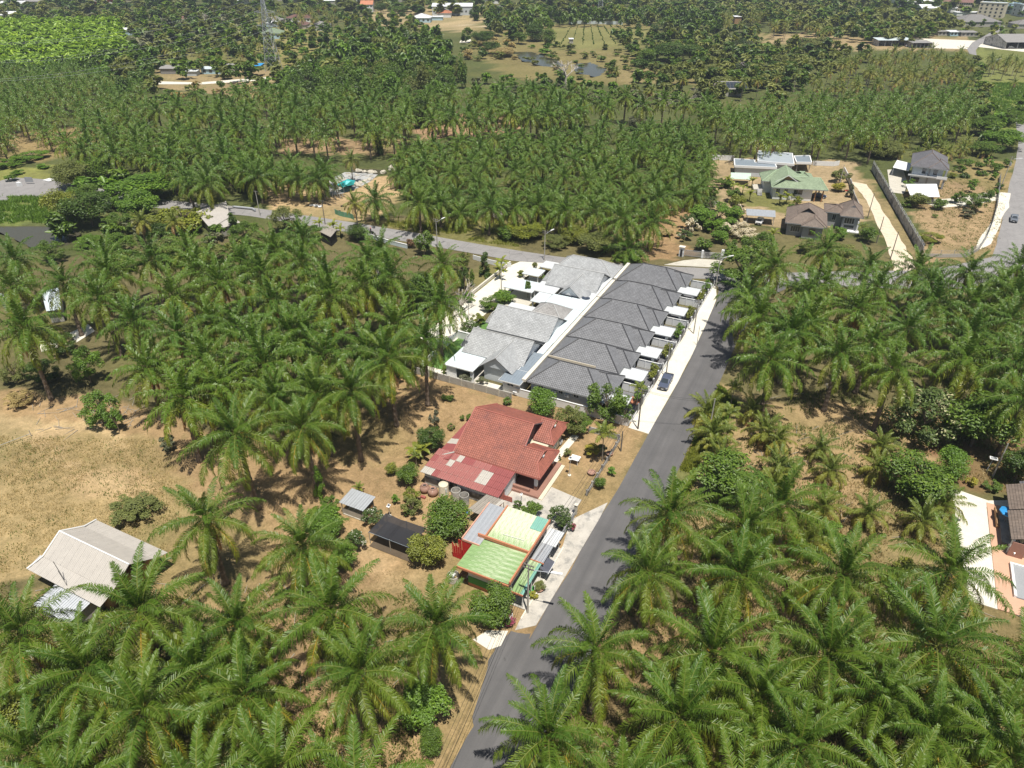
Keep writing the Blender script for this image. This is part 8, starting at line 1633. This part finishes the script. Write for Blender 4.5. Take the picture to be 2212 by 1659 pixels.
# the far woods: one merged leafy mass per leaf colour is still one wood
def merged(items, name, label, cat):
    Vs, Fs, Rn, Mi = [], [], [], []; off = 0; mats = ['dark', 'mid', 'bright', 'olive', 'bamboo', 'grey', 'yellow', 'dry', 'rubber']
    base = {}
    for sh in ('round', 'airy', 'tall'):
        for s in range(3): base[(sh, s)] = crown_geo(60 + s, 230, .27, sh, 13); base[(sh, s, 1)] = crown_geo(80 + s, 110, .40, sh, 9)
    rng = random.Random(5)
    for x, y, h, d, lm, sh in items:
        far = math.hypot(x - CAM.x, y - CAM.y) > 560
        V, rn = base[(sh, rng.randint(0, 2), 1) if far else (sh, rng.randint(0, 2))]; a = rng.uniform(0, 6.28); k = d / 2 * 1.05
        c, s = math.cos(a), math.sin(a); rz = h * .46
        W = np.empty_like(V); W[:, 0] = (V[:, 0] * c - V[:, 1] * s) * k + x; W[:, 1] = (V[:, 0] * s + V[:, 1] * c) * k + y; W[:, 2] = V[:, 2] * rz + h - rz
        n = len(V) // 4; F = np.arange(n * 4).reshape(n, 4); T = np.concatenate([F[:, [0, 1, 2]], F[:, [0, 2, 3]]]) + off
        Vs.append(W); Fs.append(T); sh_ = rng.uniform(-.18, .18); Rn.append(np.clip(np.repeat(rn, 4) + sh_, 0, 1)); Mi.append(np.full(len(T), mats.index(lm))); off += len(V)
    me = npmesh(name, np.concatenate(Vs), np.concatenate(Fs)); at = me.attributes.new('rnd', 'FLOAT', 'POINT'); at.data.foreach_set('value', np.concatenate(Rn).astype(np.float32))
    for m in mats: me.materials.append(LM[m])
    me.polygons.foreach_set('material_index', np.concatenate(Mi).astype(np.int32)); o = bpy.data.objects.new(name, me); col.objects.link(o); o['kind'] = 'stuff'; tag(o, label, cat); return o
merged(wood, 'distant_woods', 'distant woods, bamboo and rubber trees filling the land up to the top edge', 'woods')
print('woods', len(wood), 'extra oil', len(extra_oil), 'extra coco', len(extra_coco), 'oil', counts, 'trees', cnt)
def merged_palms(items, crown, name, label, tr=.3):
    if not items: return
    me0 = crown; nv = len(me0.vertices); co = np.empty(nv * 3, np.float32); me0.vertices.foreach_get('co', co); co = co.reshape(-1, 3)
    rn = np.empty(nv, np.float32); me0.attributes['rnd'].data.foreach_get('value', rn); me0.calc_loop_triangles(); nt_ = len(me0.loop_triangles); tri = np.empty(nt_ * 3, np.int32); me0.loop_triangles.foreach_get('vertices', tri); tri = tri.reshape(-1, 3)
    ti = np.empty(nt_, np.int32); me0.loop_triangles.foreach_get('material_index', ti)
    a6 = np.arange(6) * math.tau / 6; tv = np.concatenate([np.stack([np.cos(a6) * tr, np.sin(a6) * tr, a6 * 0], 1), np.stack([np.cos(a6) * tr, np.sin(a6) * tr, a6 * 0 + 1], 1)]); tf = np.array([q for i in range(6) for q in ((i, (i + 1) % 6, 6 + (i + 1) % 6), (i, 6 + (i + 1) % 6, 6 + i))])
    Vs, Fs, Rn, Mi = [], [], [], []; off = 0
    for x, y, h, s, a in items:
        c, sn = math.cos(a), math.sin(a); W = np.stack([(co[:, 0] * c - co[:, 1] * sn) * s + x, (co[:, 0] * sn + co[:, 1] * c) * s + y, co[:, 2] * s + h], 1); T_ = tv * [1, 1, h] + [x, y, 0]
        Vs += [W, T_]; Fs += [tri + off, tf + off + nv]; Rn += [rn, np.zeros(12)]; Mi += [ti, np.full(12, 2)]; off += nv + 12
    me = npmesh(name, np.concatenate(Vs), np.concatenate(Fs)); at = me.attributes.new('rnd', 'FLOAT', 'POINT'); at.data.foreach_set('value', np.concatenate(Rn).astype(np.float32))
    for m in list(me0.materials) + [m_palmtrunk]: me.materials.append(m)
    me.polygons.foreach_set('material_index', np.concatenate(Mi).astype(np.int32)); o = bpy.data.objects.new(name, me); col.objects.link(o); o['kind'] = 'stuff'; tag(o, label, 'palm grove')
cf = [crown_full(90 + s, 10, .34, nf=22) for s in range(2)]
merged_palms(extra_oil[::2], cf[0], 'far_palm_grove', 'farther oil palms of the plantations reading as one mass'); merged_palms(extra_oil[1::2], cf[1], 'far_palm_grove', 'farther oil palms of the plantations reading as one mass')
merged_palms(extra_coco, crown_coco_f[0], 'far_palm_grove', 'farther coconut palms reading as one mass')

# ------------------------------------------------------------------ grass, weeds and field rows
def tufts(name, label, px, n, mt, hgt, wid, seed, cat='grass', avoid=None, blades=5):
    P = GP(px); rng = np.random.RandomState(seed); X0, X1 = min(p.x for p in P), max(p.x for p in P); Y0, Y1 = min(p.y for p in P), max(p.y for p in P); k = int(n * 3)
    x = rng.uniform(X0, X1, k); y = rng.uniform(Y0, Y1, k); m = pip(x, y, P) & (vnoise(x + 50, y + 50, 3.5, seed) > .38)
    for a in (avoid or []): m &= ~pip(x, y, a)
    x, y = x[m][:n], y[m][:n]; q = len(x); x = np.repeat(x, blades) + rng.normal(0, wid, q * blades); y = np.repeat(y, blades) + rng.normal(0, wid, q * blades); q *= blades
    a = rng.uniform(0, 6.28, q); h = hgt * rng.uniform(.4, 1.2, q); w = h * .22; lx, ly = rng.normal(0, .45, q) * h, rng.normal(0, .45, q) * h
    V = np.stack([np.stack([x - np.cos(a) * w, y - np.sin(a) * w, x * 0 - .03], 1), np.stack([x + np.cos(a) * w, y + np.sin(a) * w, x * 0 - .03], 1), np.stack([x + lx, y + ly, h], 1)], 1).reshape(-1, 3)
    me = npmesh(name, V, np.arange(q * 3).reshape(q, 3)); at = me.attributes.new('rnd', 'FLOAT', 'POINT'); at.data.foreach_set('value', np.repeat(rng.uniform(0, 1, q), 3).astype(np.float32)); me.materials.append(LM[mt])
    o = bpy.data.objects.new(name, me); col.objects.link(o); o['kind'] = 'stuff'; tag(o, label, cat)
road = [(11, -110), (20, -110), (20, 45), (11.5, 45)]
av = [[Vector(p) for p in road], [Vector(p) for p in ((57.5, -34), (80, -34), (80, -4), (57.5, -4))]]
tufts('verge_grass', 'green grass growing on the verge right of the near road', [(1552, 830), (1590, 870), (1480, 1075), (1440, 1075), (1470, 1000), (1505, 935)], 2600, 'yellow', .45, .2, 1, avoid=av)
tufts('verge_grass', 'sparse weeds on the verge right of the near road', [(1552, 830), (1590, 870), (1480, 1075), (1440, 1075), (1470, 1000), (1505, 935)], 900, 'bright', .5, .2, 2, avoid=av)
tufts('dry_grass', 'dry straw-coloured grass covering the left field', [(-80, 940), (330, 950), (420, 1060), (330, 1230), (-80, 1240)], 4500, 'dry', .22, .3, 3)
tufts('dry_grass', 'olive grass patches in the dry left field', [(-80, 940), (330, 950), (420, 1060), (330, 1230), (-80, 1240)], 1000, 'olive', .3, .35, 4)
tufts('dry_grass', 'dry tufts scattered around the yards and beneath the palms', [(560, 850), (1000, 850), (1000, 1150), (900, 1300), (560, 1300)], 2500, 'dry', .18, .2, 5)
tufts('undergrowth', 'low weeds and dead fronds beneath the right-hand palms', [(1450, 1080), (2300, 1000), (2300, 1700), (1180, 1700)], 7000, 'dry', .4, .3, 6, avoid=av)
tufts('undergrowth', 'green weeds beneath the right-hand palms', [(1450, 1080), (1700, 860), (2300, 700), (2300, 1700), (1180, 1700)], 7000, 'olive', .45, .3, 7, avoid=av)
tufts('undergrowth', 'weeds beneath the lower left palms', [(-80, 1260), (900, 1280), (900, 1700), (-80, 1700)], 6000, 'olive', .4, .3, 8)
tufts('bank_grass', 'bright grass on the banks of muddy pond', [(-60, 425), (110, 425), (165, 482), (150, 480), (-60, 484)], 2500, 'bright', .8, .4, 9)
tufts('bank_grass', 'grass on the far verge of the crossroad', [(830, 478), (1110, 470), (1140, 535), (1050, 525), (830, 487)], 2500, 'yellow', .4, .3, 10)
tufts('bank_grass', 'grass in the walled dry garden', [(1960, 380), (2180, 395), (2150, 540), (1995, 560)], 1800, 'olive', .35, .3, 11)
tufts('meadow_grass', 'bright meadow grass beside the wide road', [(2120, 180), (2212, 180), (2212, 270), (2160, 260)], 2500, 'bright', .9, .8, 12)
b = MB(); rg = random.Random(3); A_, B_, C_, D_ = G(1210, 98), G(1400, 92), G(1345, 56), G(1235, 56)
for i in range(9):
    for j in range(16):
        p = A_.lerp(B_, i / 8).lerp(D_.lerp(C_, i / 8), j / 15); b.blob((p.x + rg.uniform(-.5, .5), p.y, .5), rg.uniform(.35, .8), rg, n=5, k=3)
me = b.mesh('crop_rows', LM['mid']); o = bpy.data.objects.new('crop_rows', me); col.objects.link(o); o['kind'] = 'stuff'; tag(o, 'rows of young green crops on the brown field', 'crops')
b = MB()
for k in range(70):
    u, v = rg.uniform(560, 740), rg.uniform(80, 140); p = G(u, v); 
    for q in range(5): a = rg.uniform(0, 6.28); e = Vector((math.cos(a) * 1.2, math.sin(a) * 1.2, 3.2)); w = Vector((-e.y, e.x, 0)).normalized() * .35; b.face([p - w * .3 + Vector((0, 0, .8)), p + w * .3 + Vector((0, 0, .8)), p + e * .7 + w, p + e + Vector((0, 0, -.4)), p + e * .7 - w])
me = b.mesh('banana_plot', LM['yellow']); at = me.attributes.new('rnd', 'FLOAT', 'POINT'); at.data.foreach_set('value', [rg.random() for _ in me.vertices]); o = bpy.data.objects.new('banana_plot', me); col.objects.link(o); o['kind'] = 'stuff'; tag(o, 'pale green banana plot around the lattice tower', 'banana plants')
# fallen fronds and litter
b = MB()
for k in range(260):
    u, v = rg.choice(((rg.uniform(1450, 2200), rg.uniform(1120, 1650)), (rg.uniform(0, 900), rg.uniform(1250, 1650)), (rg.uniform(1560, 2000), rg.uniform(830, 1150)), (rg.uniform(60, 300), rg.uniform(860, 930)))); p = G(u, v)
    if 10 < p.x < 21: continue
    a = rg.uniform(0, 6.28); L_ = rg.uniform(1, 3.6); e = p + Vector((math.cos(a) * L_, math.sin(a) * L_, .1)); b.tube(p + Vector((0, 0, .03)), e, .05, .02, 4, cap=False)
o = b.build('fallen_fronds', m_woodgrey, kind='stuff'); tag(o, 'dead frond stalks lying on the ground beneath palms', 'fallen fronds')
sheet('concrete_slab', GP([(1022, 1382), (1052, 1362), (1098, 1363), (1082, 1395), (1056, 1404)]), .04, m_conc_w, thick=.1)
b = MB(); p, q = G(0, 968), G(68, 942); b.tube(p + Vector((0, 0, .5)), q + Vector((0, 0, .5)), .06, n=5); b.tube(q, q + Vector((0, 0, 1.2)), .07, n=5); tag(b.build('bamboo_rail', m_woodgrey), 'pale bamboo rail beside the footpath in the field', 'rail')
# pipe by the crossroad
b = MB(); P = [G(*p, .5) for p in ((503, 446), (525, 448), (545, 450), (551, 454))]
for p, q in zip(P, P[1:]): b.tube(p, q, .3, n=8)
tag(b.build('water_pipe', m_steel), 'large pale pipe lying beside the crossroad at left', 'pipe')

# tell look-alikes of one plantation apart by where they stand in it and by their height
byl = {}
for o in col.objects:
    if o.parent is None and o.get('group') and o.get('category') in ('palm tree', 'tree', 'shrub'): byl.setdefault(o['label'], []).append(o)
for lab, os_ in byl.items():
    if len(os_) < 5: continue
    q = [(proj(o.location), max((c.location.z for c in o.children), default=0)) for o in os_]
    us, vs, hs = sorted(p[0][0] for p in q), sorted(-p[0][1] for p in q), sorted(p[1] for p in q); n = len(q)
    for o, ((u, v), h) in zip(os_, q):
        a = min(4, 5 * us.index(u) // n); c = min(2, 3 * vs.index(-v) // n); t = 'taller' if h >= hs[n // 2] else 'shorter'
        L_ = f"{t} {lab}, {('far left', 'left', 'middle', 'right', 'far right')[a]} of the group, {('front', 'midway', 'back')[c]}"
        if n > 8 and len(L_.split()) > 16: L_ = L_.replace(' of the group', '')
        if len(L_.split()) <= 16: o['label'] = L_
# ------------------------------------------------------------------ haze
b = MB(); b.box(-4990, 4990, -880, 6990, -4, 78); o = b.build('haze', newmat('air')[0], kind='stuff')
m = o.data.materials[0]; nt = m.node_tree; nt.nodes.remove(nt.nodes['Principled BSDF']); pv = nt.nodes.new('ShaderNodeVolumePrincipled')
pv.inputs['Color'].default_value = (.80, .88, 1, 1); pv.inputs['Density'].default_value = 0.00015; pv.inputs['Anisotropy'].default_value = .2
nt.links.new(pv.outputs[0], nt.nodes['Material Output'].inputs['Volume'])
